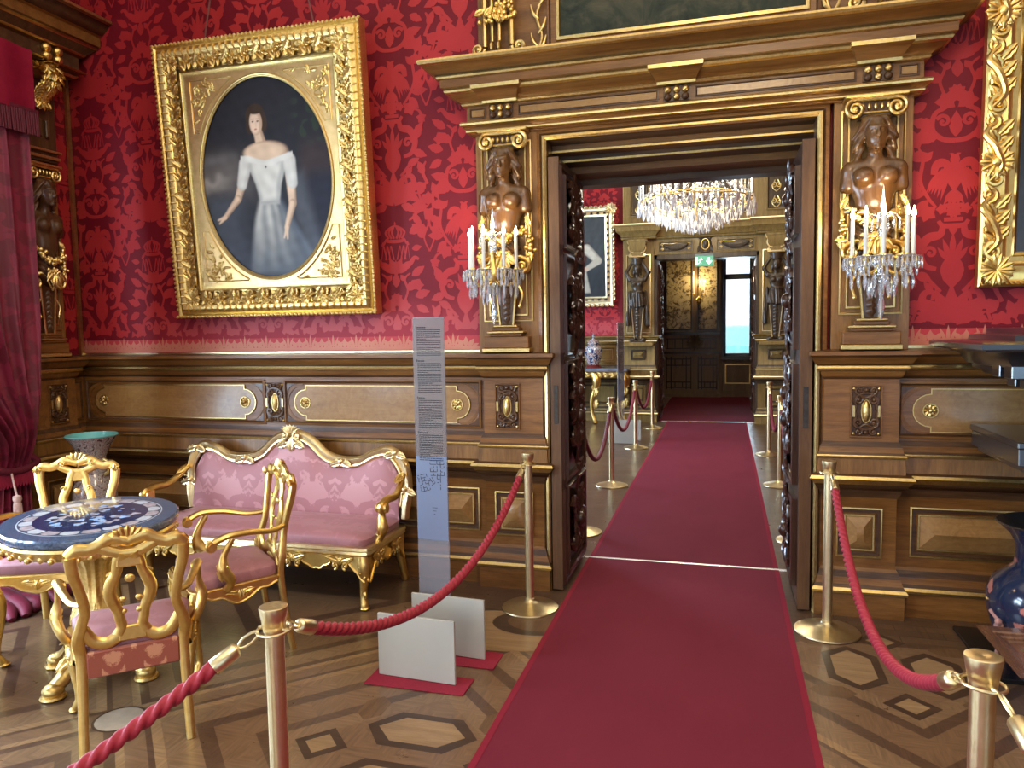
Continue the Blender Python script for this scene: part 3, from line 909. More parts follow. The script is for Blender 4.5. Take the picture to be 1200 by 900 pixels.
# gilt fillets framing the silk
m = MB()
m.box(LX + .005, LX + .03, WY - .03, WY - .005, 1.462, 4.9)
m.build('trim_3', GOLD_B, None, 'structure')
m = MB()
m.box(LX + .03, -1.44, WY - .012, WY, 1.462, 1.474); m.box(-1.452, -1.44, WY - .014, WY, 1.462, 2.77)
m.box(.94, 4.85, WY - .012, WY, 1.462, 1.478); m.box(.94, .952, WY - .014, WY, 1.462, 2.77)
m.build('trim_4', GOLD_PALE, None, 'structure')

# ================================================================ DOOR SURROUND
# casing of the opening: gilt bead, stepped head
m = MB()
def casing(x0, x1, zt, y0, prof, mats):
    """inverted U; profile (inward offset, depth)"""
    mp = lambda a, b, h: (a, y0 + h, b)
    m.sweep([(x0, 0), (x0, zt), (x1, zt), (x1, 0)], prof, mats, mp)
casing(-1.062, .545, 2.765, 4.30, [(0, .05), (0, .03), (.02, .02), (.03, .03), (.036, .012), (.050, .006), (.062, .014), (.066, .04), (.066, .15)], [0, 0, 2, 1, 1, 1, 2, 2])
# stepped head under the lintel
for z0, z1, y0, y1, mi in ((2.70, 2.78, 4.40, 4.50, 0), (2.665, 2.70, 4.46, 4.62, 0), (2.655, 2.667, 4.450, 4.462, 1), (2.632, 2.665, 4.60, 4.80, 2), (2.626, 2.638, 4.592, 4.604, 1), (2.59, 2.64, 4.78, 5.0, 0), (2.55, 2.70, 4.98, 5.12, 2)):
    m.box(-1.02, .54, y0, y1, z0, z1, mi)
m.box(-1.02, -1.0, 4.44, 5.12, 0, 2.78, 2); m.box(.52, .54, 4.44, 5.12, 0, 2.78, 2)
m.box(-.34, -.22, 4.97, 4.98, 2.60, 2.63, 1)
struct('trim_5', m, TRIM)

# entablature
ENT = [(.0, 2.765, 0), (.022, 2.765, 0), (.030, 2.775, 1), (.046, 2.779, 1), (.046, 2.788, 0), (.060, 2.808, 1), (.074, 2.815, 1), (.076, 2.826, 1), (.070, 2.835, 0), (.040, 2.842, 0),
       (.040, 2.925, 1), (.062, 2.930, 1), (.068, 2.940, 1), (.064, 2.948, 0), (.075, 2.955, 0), (.095, 2.972, 0), (.125, 2.986, 1), (.142, 2.992, 1), (.147, 3.003, 1), (.142, 3.014, 0), (.160, 3.018, 0),
       (.162, 3.058, 1), (.176, 3.064, 1), (.181, 3.074, 1), (.176, 3.084, 2), (.188, 3.088, 0), (.208, 3.098, 0), (.240, 3.125, 1), (.258, 3.130, 1), (.266, 3.142, 1), (.260, 3.155, 0), (.0, 3.162, 0)]
m = MB()
m.sweep([(-1.44, WY), (-1.44, 4.33), (.94, 4.33), (.94, WY)], [(d, z) for d, z, _ in ENT], [q for _, _, q in ENT][:-1], caps=False)
ent = struct('trim_6', m, TRIM)
for xc in (-1.265, -.25, .765):
    m = MB()
    # flared block breaking the bed moulding, gilt upper and lower lips, three small rolls below
    hw = .105
    y = 4.33
    rings = []
    for d, z, k in ((.040, 2.928, 0), (.078, 2.930, 0), (.082, 2.944, 0), (.10, 2.952, .006), (.13, 2.972, .02), (.158, 2.988, .034), (.172, 2.992, .040), (.174, 3.012, .042), (.150, 3.018, .042)):
        rings.append([(xc - hw - k, y, z), (xc - hw - k, y - d, z), (xc + hw + k, y - d, z), (xc + hw + k, y, z)])
    m.loft(rings[:3], 1, False); m.loft(rings[2:7], 0, False); m.loft(rings[6:], 1, False)
    m.box(xc - .072, xc + .072, y - .05, y - .03, 2.845, 2.925, 2)
    for k in (-1, 0, 1):
        for zz in (2.866, 2.905):
            m.ell((xc + k * .048, y - .052, zz), (.021, .024, .020), 10, 8, 1 if k == 0 or zz > 2.88 else 2)
    m.build('flared_bracket', TRIM, ent)
for a, b in ((-1.46, -1.36), (-1.16, -.35), (-.15, .665), (.865, .96)):
    m = MB(); mp = wmap(0, 4.29, 0)
    frame(m, mp, a, b, 2.856, 2.916, [(0, 0), (0, .006), (.006, .007), (.010, .001)], 2)
    m.prism(rect(a + .012, b - .012, 2.868, 2.904)[::-1], mp, 0, .004, 3, 3)
    m.build('frieze_panel', TRIM, ent)

# overdoor: dark canvas in its gilt frame between two scrolled brackets
m = MB(); mp = wmap(0, 4.36, 0)
m.box(-1.43, .93, 4.30, WY, 3.155, 3.185, 0)
m.box(-1.42, .92, 4.355, WY, 3.185, 4.9, 0)
od = struct('trim_7', m, TRIM)
m = MB()
frame(m, mp, -.99, .49, 3.215, 4.5, [(0, .0), (0, .03), (.012, .036), (.02, .02), (.05, .018), (.055, .03), (.072, .034), (.078, .01)], [0, 0, 2, 0, 1, 1, 1])
ov = thing('overdoor_painting', 'wide dark green overdoor painting in a gilt line frame above the doorway cornice', 'painting', (0, 0, 0))
m.build('frame', TRIM, ov)
m = MB(); m.box(-.925, .425, 4.345, 4.354, 3.28, 4.44)
b = NB('dark_landscape_paint'); n_ = b.noise(b.coord(), 6, 6, .65, .8)
b.l(b.ramp(n_, [(.3, (.010, .014, .011)), (.5, (.030, .034, .022)), (.75, (.085, .07, .04))]), b.p.inputs['Base Color']); b.set(rough=.6, Specular_IOR_Level=.15)
m.build('canvas', b.m, ov)
for sgn, xc in ((1, -1.23), (-1, .73)):
    m = MB(); yb = 4.345
    ex = V((sgn, 0, 0)); ez = V((0, 0, 1))
    for dx, s2 in ((-.135, -1), (.03, 1)):
        # fluted strip ending in a volute
        x0 = xc + sgn * dx
        m.tube([(x0, yb - .03, 4.2), (x0, yb - .03, 3.27)], .018, 8, 1, sx=1, sy=1.2)
        m.spiral((x0 + sgn * s2 * .042, yb - .03, 3.262), .042, 1.4, PI if s2 > 0 else 0, ex, ez, .013, 1, s2)
    for dx in (-.09, -.045):
        m.tube([(xc + sgn * dx, yb - .03, 4.2), (xc + sgn * dx, yb - .03, 3.30)], .011, 8, 1)
        m.ell((xc + sgn * dx, yb - .035, 3.265), (.014, .03, .034), 10, 8, 1)
    m.box(xc - .16, xc - .0, yb - .07, yb, 3.185, 3.212, 0); m.box(xc - .0, xc + .12, yb - .055, yb, 3.185, 3.205, 1)
    rng = random.Random(3)
    for k in range(34):
        m.ell((xc + sgn * rng.uniform(-.16, .06), yb - .05 - rng.random() * .02, 3.40 + abs(rng.gauss(0, .05))), (.014, .014, .014), 7, 5, 6)
    for k in range(9):
        a = rng.uniform(3.6, 5.8); m.leaf((xc + sgn * rng.uniform(-.14, .04), yb - .055, 3.46 + rng.random() * .03), (math.cos(a), 0, math.sin(a)), (0, -1, 0), .07, .022, .3, 6)
    # climbing scroll foliage
    xs = xc + sgn * .19
    m.tube(bez([(xs - sgn * .02, yb - .02, 3.20), (xs + sgn * .02, yb - .02, 3.30), (xs - sgn * .01, yb - .02, 3.42), (xs + sgn * .03, yb - .02, 3.55), (xs, yb - .02, 3.8)], 5), .008, 7, 1)
    for zz, s2 in ((3.22, 1), (3.24, -1), (3.32, 1), (3.40, -1), (3.47, 1)):
        m.tube(bez([(xs, yb - .02, zz), (xs + s2 * .03, yb - .025, zz + .035), (xs + s2 * .045, yb - .02, zz + .085)], 4), lerpl([.008, .010, .004], 9), 7, 1)
    m.build('scroll_bracket', TRIM, od)


# ---- carved herm: bust growing out of a tapering shaft
def herm_sdf(P):
    X = np.abs(P[..., 0]); Q = np.stack([X, P[..., 1], P[..., 2]], -1)
    y, z = P[..., 1], P[..., 2]
    d = s_ell(Q, (0, -.085, 1.115), (.054, .062, .082))                              # skull
    d = smin(d, s_ell(Q, (0, -.105, 1.075), (.042, .045, .052)), .02)                # jaw
    d = smin(d, s_cap(Q, (0, -.148, 1.125), (0, -.160, 1.092), .007, .012), .010)    # nose
    d = smin(d, s_cap(Q, (.010, -.143, 1.137), (.036, -.132, 1.140), .008, .007), .010)  # brow
    d = smax(d, -s_ell(Q, (.022, -.150, 1.118), (.014, .012, .009)), .006)            # eye sockets
    d = smin(d, s_ell(Q, (.022, -.139, 1.117), (.010, .008, .007)), .003)
    d = smin(d, s_cap(Q, (0, -.149, 1.066), (.012, -.145, 1.067), .006, .005), .005)   # lips
    d = smin(d, s_cap(Q, (0, -.147, 1.056), (.010, -.143, 1.057), .006, .005), .004)
    d = smin(d, s_ell(Q, (0, -.138, 1.036), (.016, .014, .012)), .010)                 # chin
    d = smin(d, s_cap(Q, (0, -.055, .96), (0, -.072, 1.06), .040, .034), .02)           # neck
    hair = s_cap(Q, (.045, -.075, 1.185), (.075, -.06, 1.09), .030, .030)
    hair = smin(hair, s_cap(Q, (.075, -.06, 1.09), (.082, -.045, .99), .030, .018), .015)
    hair = smin(hair, s_ell(Q, (0, -.065, 1.172), (.058, .062, .045)), .02)
    hair = hair + .006 * np.sin(z * 95 + X * 120) * np.clip((X - .02) * 40, 0, 1)
    d = smin(d, hair, .006)
    t = s_ell(Q, (0, -.045, .865), (.118, .070, .115))                                  # rib cage
    t = smin(t, s_cap(Q, (.03, -.045, .955), (.110, -.045, .945), .048, .044), .03)     # shoulders
    t = smin(t, s_cap(Q, (.120, -.048, .93), (.132, -.045, .855), .038, .034), .02)     # arm stumps
    t = smin(t, s_ell(Q, (.056, -.105, .895), (.050, .038, .044)), .022)                # breasts
    t = smin(t, s_ell(Q, (0, -.055, .765), (.092, .062, .085)), .03)                    # belly
    t = smax(t, -s_cap(Q, (0, -.125, .94), (0, -.128, .80), .008, .006), .02)
    d = smin(d, t, .02)
    # wrapped cloth with slanting folds
    c = s_ell(Q, (0, -.05, .61), (.090, .062, .120)) + .007 * np.sin((z * 1.0 + P[..., 0] * .9) * 150)
    d = smin(d, c, .03)
    # tapering shaft
    wv = np.interp(z, [.16, .52], [.040, .072])
    s = np.maximum(np.maximum(X - wv, np.abs(y + .022) - .024), np.maximum(.165 - z, z - .56))
    d = np.minimum(d, s)
    return np.maximum(d, y - .0)
HV, HF = surfnet(herm_sdf, (-.19, -.185, .15), (.19, .004, 1.24), .0062)

def herm_pilaster(label, loc, rz, dark=False, zh=1.0):
    """local frame: x along the wall, -y out of the wall, z up from the top of the wainscot"""
    t = thing('herm_pilaster', label, 'pilaster', loc, rz)
    m = MB(); mp = lambda a, b, h: (a, -h, b)
    m.box(-.19, .19, 0, .07, 0, 1.315, 5)
    frame(m, mp, -.155, .155, .19, 1.26, [(0, 0), (0, .010), (.007, .012), (.012, .004), (.03, .003), (.034, .010), (.042, .010), (.044, .001)], [5, 1, 1, 5, 5, 1, 1])
    m.build('shaft_panel', TRIM, t)
    m = MB()
    for x0, x1, yy, z0, z1, mi in ((-.15, .15, .085, .003, .030, 1), (-.14, .14, .075, .030, .10, 0), (-.10, .10, .082, .10, .118, 0), (-.115, .115, .09, .118, .132, 1), (-.085, .085, .075, .132, .155, 0), (-.075, .075, .082, .155, .168, 1)):
        m.box(x0, x1, -yy, 0, z0, z1, mi, .004)
    # shaft with gilt edges and a carved leaf
    for s in (-1, 1):
        m.tube([(s * .040, -.048, .168), (s * .071, -.050, .50)], .0075, 6, 1)
    for k in range(8): m.leaf((0, -.047, .18 + k * .033), (0, 0, 1), (0, -1, 0), .055, .024, .15, 4, 2, 6, 5)
    m.build('pedestal', TRIM, t)
    m = MB(); m.add(HV, HF, 0)
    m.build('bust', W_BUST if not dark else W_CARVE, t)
    m = MB(); G = 0
    ex = V((1, 0, 0)); ez = V((0, 0, 1))
    # ionic capital
    for s in (-1, 1):
        m.spiral((s * .098, -.075, 1.245), .050, 1.7, PI / 2, ex * s, ez, .0125, 0, -1, .15, 26, 8, 1.0, 1.5, (0, -1, 0))
        m.ell((s * .098, -.075, 1.245), (.016, .02, .016))
    m.tube([(-.10, -.078, 1.295), (.10, -.078, 1.295)], .012, 8, 0, sx=1, sy=1)
    m.box(-.15, .15, -.10, .0, 1.298, 1.315, 0, .003); m.box(-.08, .08, -.06, 0, 1.20, 1.29, 1)
    for k in range(-2, 3): m.ell((k * .030, -.066, 1.258), (.011, .014, .019), 8, 6)
    m.tube([(-.075, -.066, 1.226), (.075, -.066, 1.226)], .006, 6)
    m.build('volute_capital', [GOLD_OLD, W_CARVE], t)
    # garland of fruit below the breast, pendant clusters and side scrolls
    m = MB(); rng = random.Random(5)
    for k in range(64):
        a = (k % 32) / 31 * 2 - 1
        m.ell((a * .125 + rng.gauss(0, .006), -.085 - .05 * (1 - a * a) + rng.gauss(0, .007), .735 - .075 * (1 - a * a) + rng.gauss(0, .012)), [rng.uniform(.010, .017)] * 3, 7, 5)
    for s in (-1, 1):
        m.tube([(s * .135, -.05, .90), (s * .145, -.045, .78), (s * .150, -.045, .70)], .010, 6)
        for k in range(16): m.ell((s * .150 + rng.gauss(0, .010), -.055 + rng.gauss(0, .010), .69 - rng.random() * .12), [rng.uniform(.011, .018)] * 3, 7, 5)
        m.leaf((s * .150, -.06, .60), (s * .1, 0, -1), (0, -1, 0), .07, .022, .2)
        m.leaf((s * .13, -.06, .80), (s * .5, 0, -1), (0, -1, 0), .07, .02, .2)
        m.tube([(s * .118, -.055 - .012 * j, .50 + .035 * math.sin(j)) for j in range(1)] + [(s * .118, -.045, .50)], .01, 5)
        for j in range(3): m.lathe([(.0, -.012), (.040 - .006 * j, -.011), (.044 - .006 * j, 0), (.040 - .006 * j, .011), (0, .012)], 18, 0) if False else None
        m.spiral((s * .105, -.05, .515), .048, 1.5, PI / 2, ex * s, ez, .014, 0, -1, .15, 24, 8, 1.0, 1.7, (0, -1, 0))
        m.tube(bez([(s * .105, -.05, .565), (s * .06, -.07, .57), (s * .03, -.085, .52), (s * .0, -.09, .46)], 5), lerpl([.014, .012, .006], 16), 8)
        m.tube(bez([(s * .075, -.045, .40), (s * .10, -.05, .35), (s * .085, -.05, .29)], 4), .007, 6); m.ell((s * .083, -.05, .28), (.010, .010, .014))
    for k in range(18): m.ell((rng.gauss(0, .03), -.125 + rng.gauss(0, .006), .66 - rng.random() * .10), [rng.uniform(.010, .016)] * 3, 7, 5)
    for a in (-2.4, -1.9, -1.57, -1.2, -.75): m.leaf((0, -.12, .60), (math.cos(a), 0, math.sin(a)), (0, -1, 0), .12, .030, .15)
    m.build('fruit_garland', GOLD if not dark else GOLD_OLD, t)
    return t
herm_pilaster('carved walnut herm pilaster with gilded garland, left side of the open doorway', (-1.25, 4.33, 1.457), 0)
herm_pilaster('carved walnut herm pilaster with gilded garland, right side of the open doorway', (.755, 4.33, 1.457), 0)
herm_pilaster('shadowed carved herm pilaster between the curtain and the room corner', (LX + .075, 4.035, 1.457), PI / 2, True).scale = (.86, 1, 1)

# ================================================================ THE TWO OPEN DOOR LEAVES
def door_leaf(name, x_in, sgn, y0, y1, h, y0z=0):
    """leaf lying along Y; carved face towards the passage; sgn +1 = carved face looks to +X"""
    m = MB(); xo = x_in - sgn * .062
    m.box(min(xo, x_in), max(xo, x_in), y0, y1, .012, h, 0, .003)
    d = struct(name, m, W_DOOR)
    mp = lambda a, b, hh: (x_in + sgn * hh, a, b)
    m = MB(); m.box(min(xo, x_in) - .001, max(xo, x_in) + .001, y0 - .004, y0 + .004, .012, h, 0, .001)
    m.build('meeting_stile', W_EDGE, d)
    m = MB()
    for z0, z1 in ((.12, .62), (.70, 1.38), (1.46, 2.02), (2.10, h - .12)):
        for p in ([[(0, 0), (0, .03), (.02, .034), (.03, .012), (.05, .010), (.055, .018), (.07, .02), (.08, 0)]]):
            q = rect(y0 + .07, y1 - .07, z0, z1); q = q if sgn < 0 else q[::-1]
            m.sweep(q, p, 0, mp, True)
        # diamond-pointed blocks with faceted faces
        for zc in ([(z0 + z1) / 2] if z1 - z0 < .6 else [z0 + .16, z1 - .16]):
            yc = (y0 + y1) / 2; a = .13; bz = .11
            vs = [mp(yc - a, zc, .012), mp(yc, zc - bz, .012), mp(yc + a, zc, .012), mp(yc, zc + bz, .012), mp(yc, zc, .06)]
            m.add(vs, [(0, 1, 4), (1, 2, 4), (2, 3, 4), (3, 0, 4)], 0)
    m.build('raised_panel', W_DOOR, d)
    m = MB(); rng = random.Random(11); o = V((sgn, 0, 0)); yc = (y0 + y1) / 2
    for zc in (.37, 1.04, 1.20, 1.74, 2.32):
        for k in range(14):
            a = k * 2 * PI / 14 + rng.random() * .3; dd = V((0, math.cos(a), math.sin(a)))
            m.leaf(V(mp(yc, zc, .02)) + dd * .03, dd, o, .15 + .05 * rng.random(), .045, .25, 0)
        m.ell(mp(yc, zc, .045), (.035, .035, .045), 10, 8)
        for s in (-1, 1):
            for s3 in (-1, 1): m.spiral(mp(yc + s * .12, zc + s3 * .12, .03), .055, 1.5, 0, (0, s, 0), (0, 0, s3), .017, 0, 1)
    for k in range(28):
        zc = .15 + k * (h - .3) / 27
        a = PI / 2 + (k % 2 - .5) * 1.6; dd = V((0, math.cos(a), math.sin(a)))
        m.leaf(mp(yc, zc, .025), dd, o, .15, .045, .3, 0)
    m.build('carved_ornament', W_DOOR, d)
    m = MB(); zz = 1.16
    m.box((x_in + xo) / 2 - .014, (x_in + xo) / 2 + .014, y0 - .007, y0 - .002, zz - .13, zz + .10, 0, .001)
    m.build('lock_plate', plain('dark_iron', (.05, .042, .036), .4, .3, 30, Metallic=.7), d)
    m = MB(); m.tube([(xo - sgn * .0, y0 + .06, 1.19), (xo - sgn * .045, y0 + .06, 1.19), (xo - sgn * .045, y0 + .14, 1.19)], .009, 8)
    m.build('door_handle', BRASS_D, d)
    return d
door_leaf('door_1', -.925, 1, 4.30, 4.98, 2.60)
door_leaf('door_2', .408, -1, 4.30, 4.98, 2.585)


# ================================================================ FURNITURE
def rr(cx, cy, hx, hy, r, n=5):
    """rounded rectangle outline"""
    out = []
    for qx, qy, a0 in ((1, 1, 0), (-1, 1, PI / 2), (-1, -1, PI), (1, -1, 3 * PI / 2)):
        for k in range(n):
            a = a0 + PI / 2 * k / (n - 1); out.append((cx + qx * (hx - r) + r * math.cos(a), cy + qy * (hy - r) + r * math.sin(a)))
    return out

def cushion(mb, outline, z0, z1, zc, mi=0, piping=None):
    """domed pad: outline at z0, z1, crowned to zc"""
    cx = sum(p[0] for p in outline) / len(outline); cy = sum(p[1] for p in outline) / len(outline)
    rings = []
    for s, z in ((.985, z0), (1.0, z0 + (z1 - z0) * .35), (1.0, z1 - .006), (.985, z1), (.93, z1 + (zc - z1) * .35), (.75, z1 + (zc - z1) * .72), (.45, z1 + (zc - z1) * .94), (.04, zc)):
        rings.append([(cx + (x - cx) * s, cy + (y - cy) * s, z) for x, y in outline])
    mb.loft(rings, mi, True, True)
def scal(n, f): return [f(i / n) for i in range(n + 1)]

def cabriole(mb, x, y, zt, sx_, sy_, mi=0, k=1.0):
    p = bez([(x, y, zt), (x + sx_ * .022 * k, y + sy_ * .022 * k, zt * .78), (x + sx_ * .012 * k, y + sy_ * .012 * k, zt * .5), (x - sx_ * .004, y - sy_ * .004, zt * .22), (x + sx_ * .004, y + sy_ * .004, .045), (x + sx_ * .022, y + sy_ * .022, .014)], 5)
    mb.tube(p, lerpl([.030 * k, .031 * k, .024 * k, .0175, .0165, .021, .020], len(p)), 10, mi)
    mb.ell((x + sx_ * .024, y + sy_ * .024, .014), (.027, .027, .0145), 10, 6, mi)
    d = V((sx_, sy_, 0))
    mb.leaf((x + sx_ * .036 * k, y + sy_ * .036 * k, zt * .93), (0, 0, -1), d, .12 * k, .026 * k, -.05, mi, 2, 7, 5)

def serp_tube(mb, pts, w, h, mi=0, n=10, up=(0, 0, 1), per=6, taper=None):
    P = bez(pts, per); r = [1.0] * len(P) if taper is None else lerpl(taper, len(P))
    mb.tube(P, r, n, mi, True, w, h, up)
    return P

def make_armchair(label, loc, rz, group='gilt armchairs round the table'):
    """faces local -y"""
    t = thing('gilt_armchair', label, 'armchair', loc, rz, group)
    # seat pad
    ol = []
    for p in rr(0, -.01, .255, .215, .05): ol.append((p[0] * (1 - .20 * (p[1] + .22) / .44), p[1]))
    m = MB(); cushion(m, ol, .405, .462, .492); m.build('seat', PINK_SEAT, t)
    # seat rail with scalloped apron on three sides, band at the back
    m = MB()
    o2 = [(x * 1.045, y * 1.05) for x, y in ol]
    m.sweep(o2, [(-.012, .385), (.006, .388), (.010, .40), (.004, .412), (-.02, .414)], 0, None, True, side=1)
    def apron(a, b, out):
        a = V(a); b = V(b); L = (b - a).length; d = (b - a).normalized(); n = 22; top = []; bot = []
        for i in range(n + 1):
            u = i / n; q = a + d * (L * u)
            z = .335 + .045 * abs(math.cos(u * PI)) ** 1.4 - .018 * math.exp(-((u - .5) / .10) ** 2) + .006 * math.cos(u * 26)
            top.append(q); bot.append(z)
        vs = []
        for i in range(n + 1):
            q = top[i]
            for o_ in (0.0, .016): 
                vs.append((q.x + out[0] * o_, q.y + out[1] * o_, .408)); vs.append((q.x + out[0] * (o_ + .006 * (o_ > 0)), q.y + out[1] * (o_ + .006 * (o_ > 0)), bot[i]))
        fs = []
        for i in range(n):
            k = i * 4; fs += [(k, k + 4, k + 5, k + 1), (k + 2, k + 3, k + 7, k + 6), (k + 1, k + 5, k + 7, k + 3), (k, k + 2, k + 6, k + 4)]
        m.add(vs, fs)
        m.tube([(vs[i * 4 + 3][0], vs[i * 4 + 3][1], vs[i * 4 + 3][2]) for i in range(n + 1)], .006, 6)
        c = a + d * (L * .5); m.leaf((c.x + out[0] * .018, c.y + out[1] * .018, .385), (0, 0, -1), (out[0], out[1], 0), .05, .03, .1)
        for s in (-1, 1): m.leaf((c.x + out[0] * .018, c.y + out[1] * .018, .362), (d.x * s, d.y * s, .25), (out[0], out[1], 0), .08, .018, .1)
    apron((-.24, -.235), (.24, -.235), (0, -1))
    apron((-.262, -.20), (-.212, .19), (-.99, -.12)); apron((.212, .19), (.262, -.20), (.99, -.12))
    m.build('seat_rail', GOLD, t)
    m = MB(); m.box(-.178, .178, .205, .236, .335, .446, 0, .006); m.build('back_band', ORANGE_BACK, t)
    for s in (-1, 1):
        m = MB(); cabriole(m, s * .245, -.215, .40, s * .75, -.75); m.build('front_leg', GOLD, t)
    # rear legs run up as serpentine stiles
    for s in (-1, 1):
        m = MB()
        p = bez([(s * .205, .265, .0), (s * .200, .235, .20), (s * .196, .215, .42), (s * .204, .225, .50), (s * .186, .238, .57), (s * .172, .252, .63), (s * .186, .268, .72), (s * .206, .285, .80), (s * .210, .296, .868)], 5)
        m.tube(p, lerpl([.85, .9, 1, 1.12, .98, .92, .95, 1.02, 1.1], len(p)), 12, 0, True, .017, .0215, (0, -1, 0), sect=lambda a, i: (.0225 * math.copysign(abs(math.cos(a)) ** .6, math.cos(a)), .0175 * math.copysign(abs(math.sin(a)) ** .6, math.sin(a))))
        m.leaf((s * .208, .272, .86), (s * .2, 0, 1), (0, -1, 0), .045, .026, .1)
        m.leaf((s * .196, .200, .44), (0, 0, 1), (0, -1, 0), .07, .018, .1)
        m.build('rear_leg', GOLD, t)
    # crest rail with pierced shell
    m = MB()
    for s in (-1, 1):
        serp_tube(m, [(s * .216, .296, .866), (s * .185, .298, .892), (s * .145, .298, .888), (s * .105, .298, .902), (s * .060, .298, .925), (s * .0, .300, .905)], .026, .016, up=(0, -1, 0), taper=[1.0, 1.1, 1.0, 1.0, 1.05, .8])
        serp_tube(m, [(s * .105, .298, .892), (s * .065, .298, .872), (s * .03, .298, .858), (0, .298, .856)], .022, .014, up=(0, -1, 0))
        m.spiral((s * .082, .285, .905), .022, 1.2, 0, (s, 0, 0), (0, 0, 1), .007)
    for k in range(7):
        a = PI * (k + .5) / 7; m.leaf((.03 * math.cos(a), .290, .918 + .008 * math.sin(a)), (math.cos(a), 0, math.sin(a) + .3), (0, -1, 0), .048, .015, .15, 0, 1, 6, 5)
        m.leaf((.03 * math.cos(a), .306, .918 + .008 * math.sin(a)), (math.cos(a), 0, math.sin(a) + .3), (0, 1, 0), .048, .015, .15, 0, 1, 6, 5)
    m.build('crest_rail', GOLD, t)
    # pierced vase splat
    m = MB(); y = lambda z: .222 + (z - .46) * .19
    for s in (-1, 1):
        pts = [(s * x, y(z), z) for x, z in ((.020, .86), (.040, .82), (.050, .775), (.066, .74), (.078, .70), (.070, .655), (.052, .61), (.046, .57), (.040, .535), (.052, .50))]
        serp_tube(m, pts, .0225, .012, up=(0, -1, 0), taper=[1.5, 1.0, .9, 1.1, 1.1, 1.1, .95, .9, .9, 1.2])
        m.spiral((s * .068, y(.755) - .01, .762), .016, 1.1, 0, (s, 0, 0), (0, 0, 1), .006)
        for zz in (.655, .60): m.ell((s * .030, y(zz), zz), (.014, .010, .012), 8, 6)
    m.box(-.048, .048, y(.84) - .012, y(.84) + .012, .80, .862, 0, .006); m.box(-.055, .055, y(.51) - .012, y(.51) + .010, .47, .535, 0, .006)
    m.ell((0, y(.735), .745), (.020, .010, .018), 8, 6)
    m.build('splat', GOLD, t)
    m = MB()
    for s in (-1, 1):
        serp_tube(m, [(s * .186, .230, .545), (s * .15, .226, .490), (s * .10, .226, .472), (s * .05, .226, .492), (0, .226, .498)], .026, .014, up=(0, -1, 0))
    m.build('back_rail', GOLD, t)
    # arms with scrolled ends on bowed supports
    for s in (-1, 1):
        m = MB()
        p = serp_tube(m, [(s * .180, .255, .655), (s * .225, .17, .645), (s * .265, .05, .668), (s * .290, -.06, .672), (s * .285, -.13, .648)], .018, .015, taper=[.8, .9, 1.05, 1.1, 1.1])
        m.spiral((s * .285, -.138, .628), .026, 1.2, PI / 2, (0, -1, 0), (0, 0, 1), .013, 0, -1, sx=1, sy=1)
        m.tube([(s * .262, -.138, .630), (s * .308, -.138, .630)], .020, 10)
        m.build('arm', GOLD, t)
        m = MB()
        p = bez([(s * .262, -.07, .405), (s * .285, -.055, .45), (s * .305, -.09, .51), (s * .292, -.085, .58), (s * .288, -.04, .655)], 5)
        m.tube(p, lerpl([.028, .026, .030, .018, .014], len(p)), 10, 0, True, 1, .8)
        m.leaf((s * .300, -.10, .56), (0, 0, -1), (s * .7, -.7, 0), .11, .03, .1)
        m.build('arm_support', GOLD, t)
    return t
ch0 = make_armchair('gilt armchair seen from behind, nearest the camera, in front of the inlaid table', (-2.33, 2.41, 0), 0)
def rz_face(dx, dy): return math.atan2(dy, dx) + PI / 2
c1 = dup(ch0, (-2.41, 3.13, 0), rz_face(-.64, -.77), 'gilt armchair seen edge-on in front of the pink settee, facing left to the table')
c2 = dup(ch0, (-3.42, 3.06, 0), rz_face(.40, -.92), 'gilt armchair behind the inlaid table, backed by the tall porcelain vase')
c3 = dup(ch0, (-3.50, 2.36, 0), rz_face(1, .28), 'gilt armchair cut off by the left edge, only a seat corner and leg visible')

ch0.rotation_euler[2] = rz_face(-.69, .72)
ch0.scale = (.90, .93, .92)
for c_ in (c1, c2, c3): c_.scale = (.97, .95, .97)

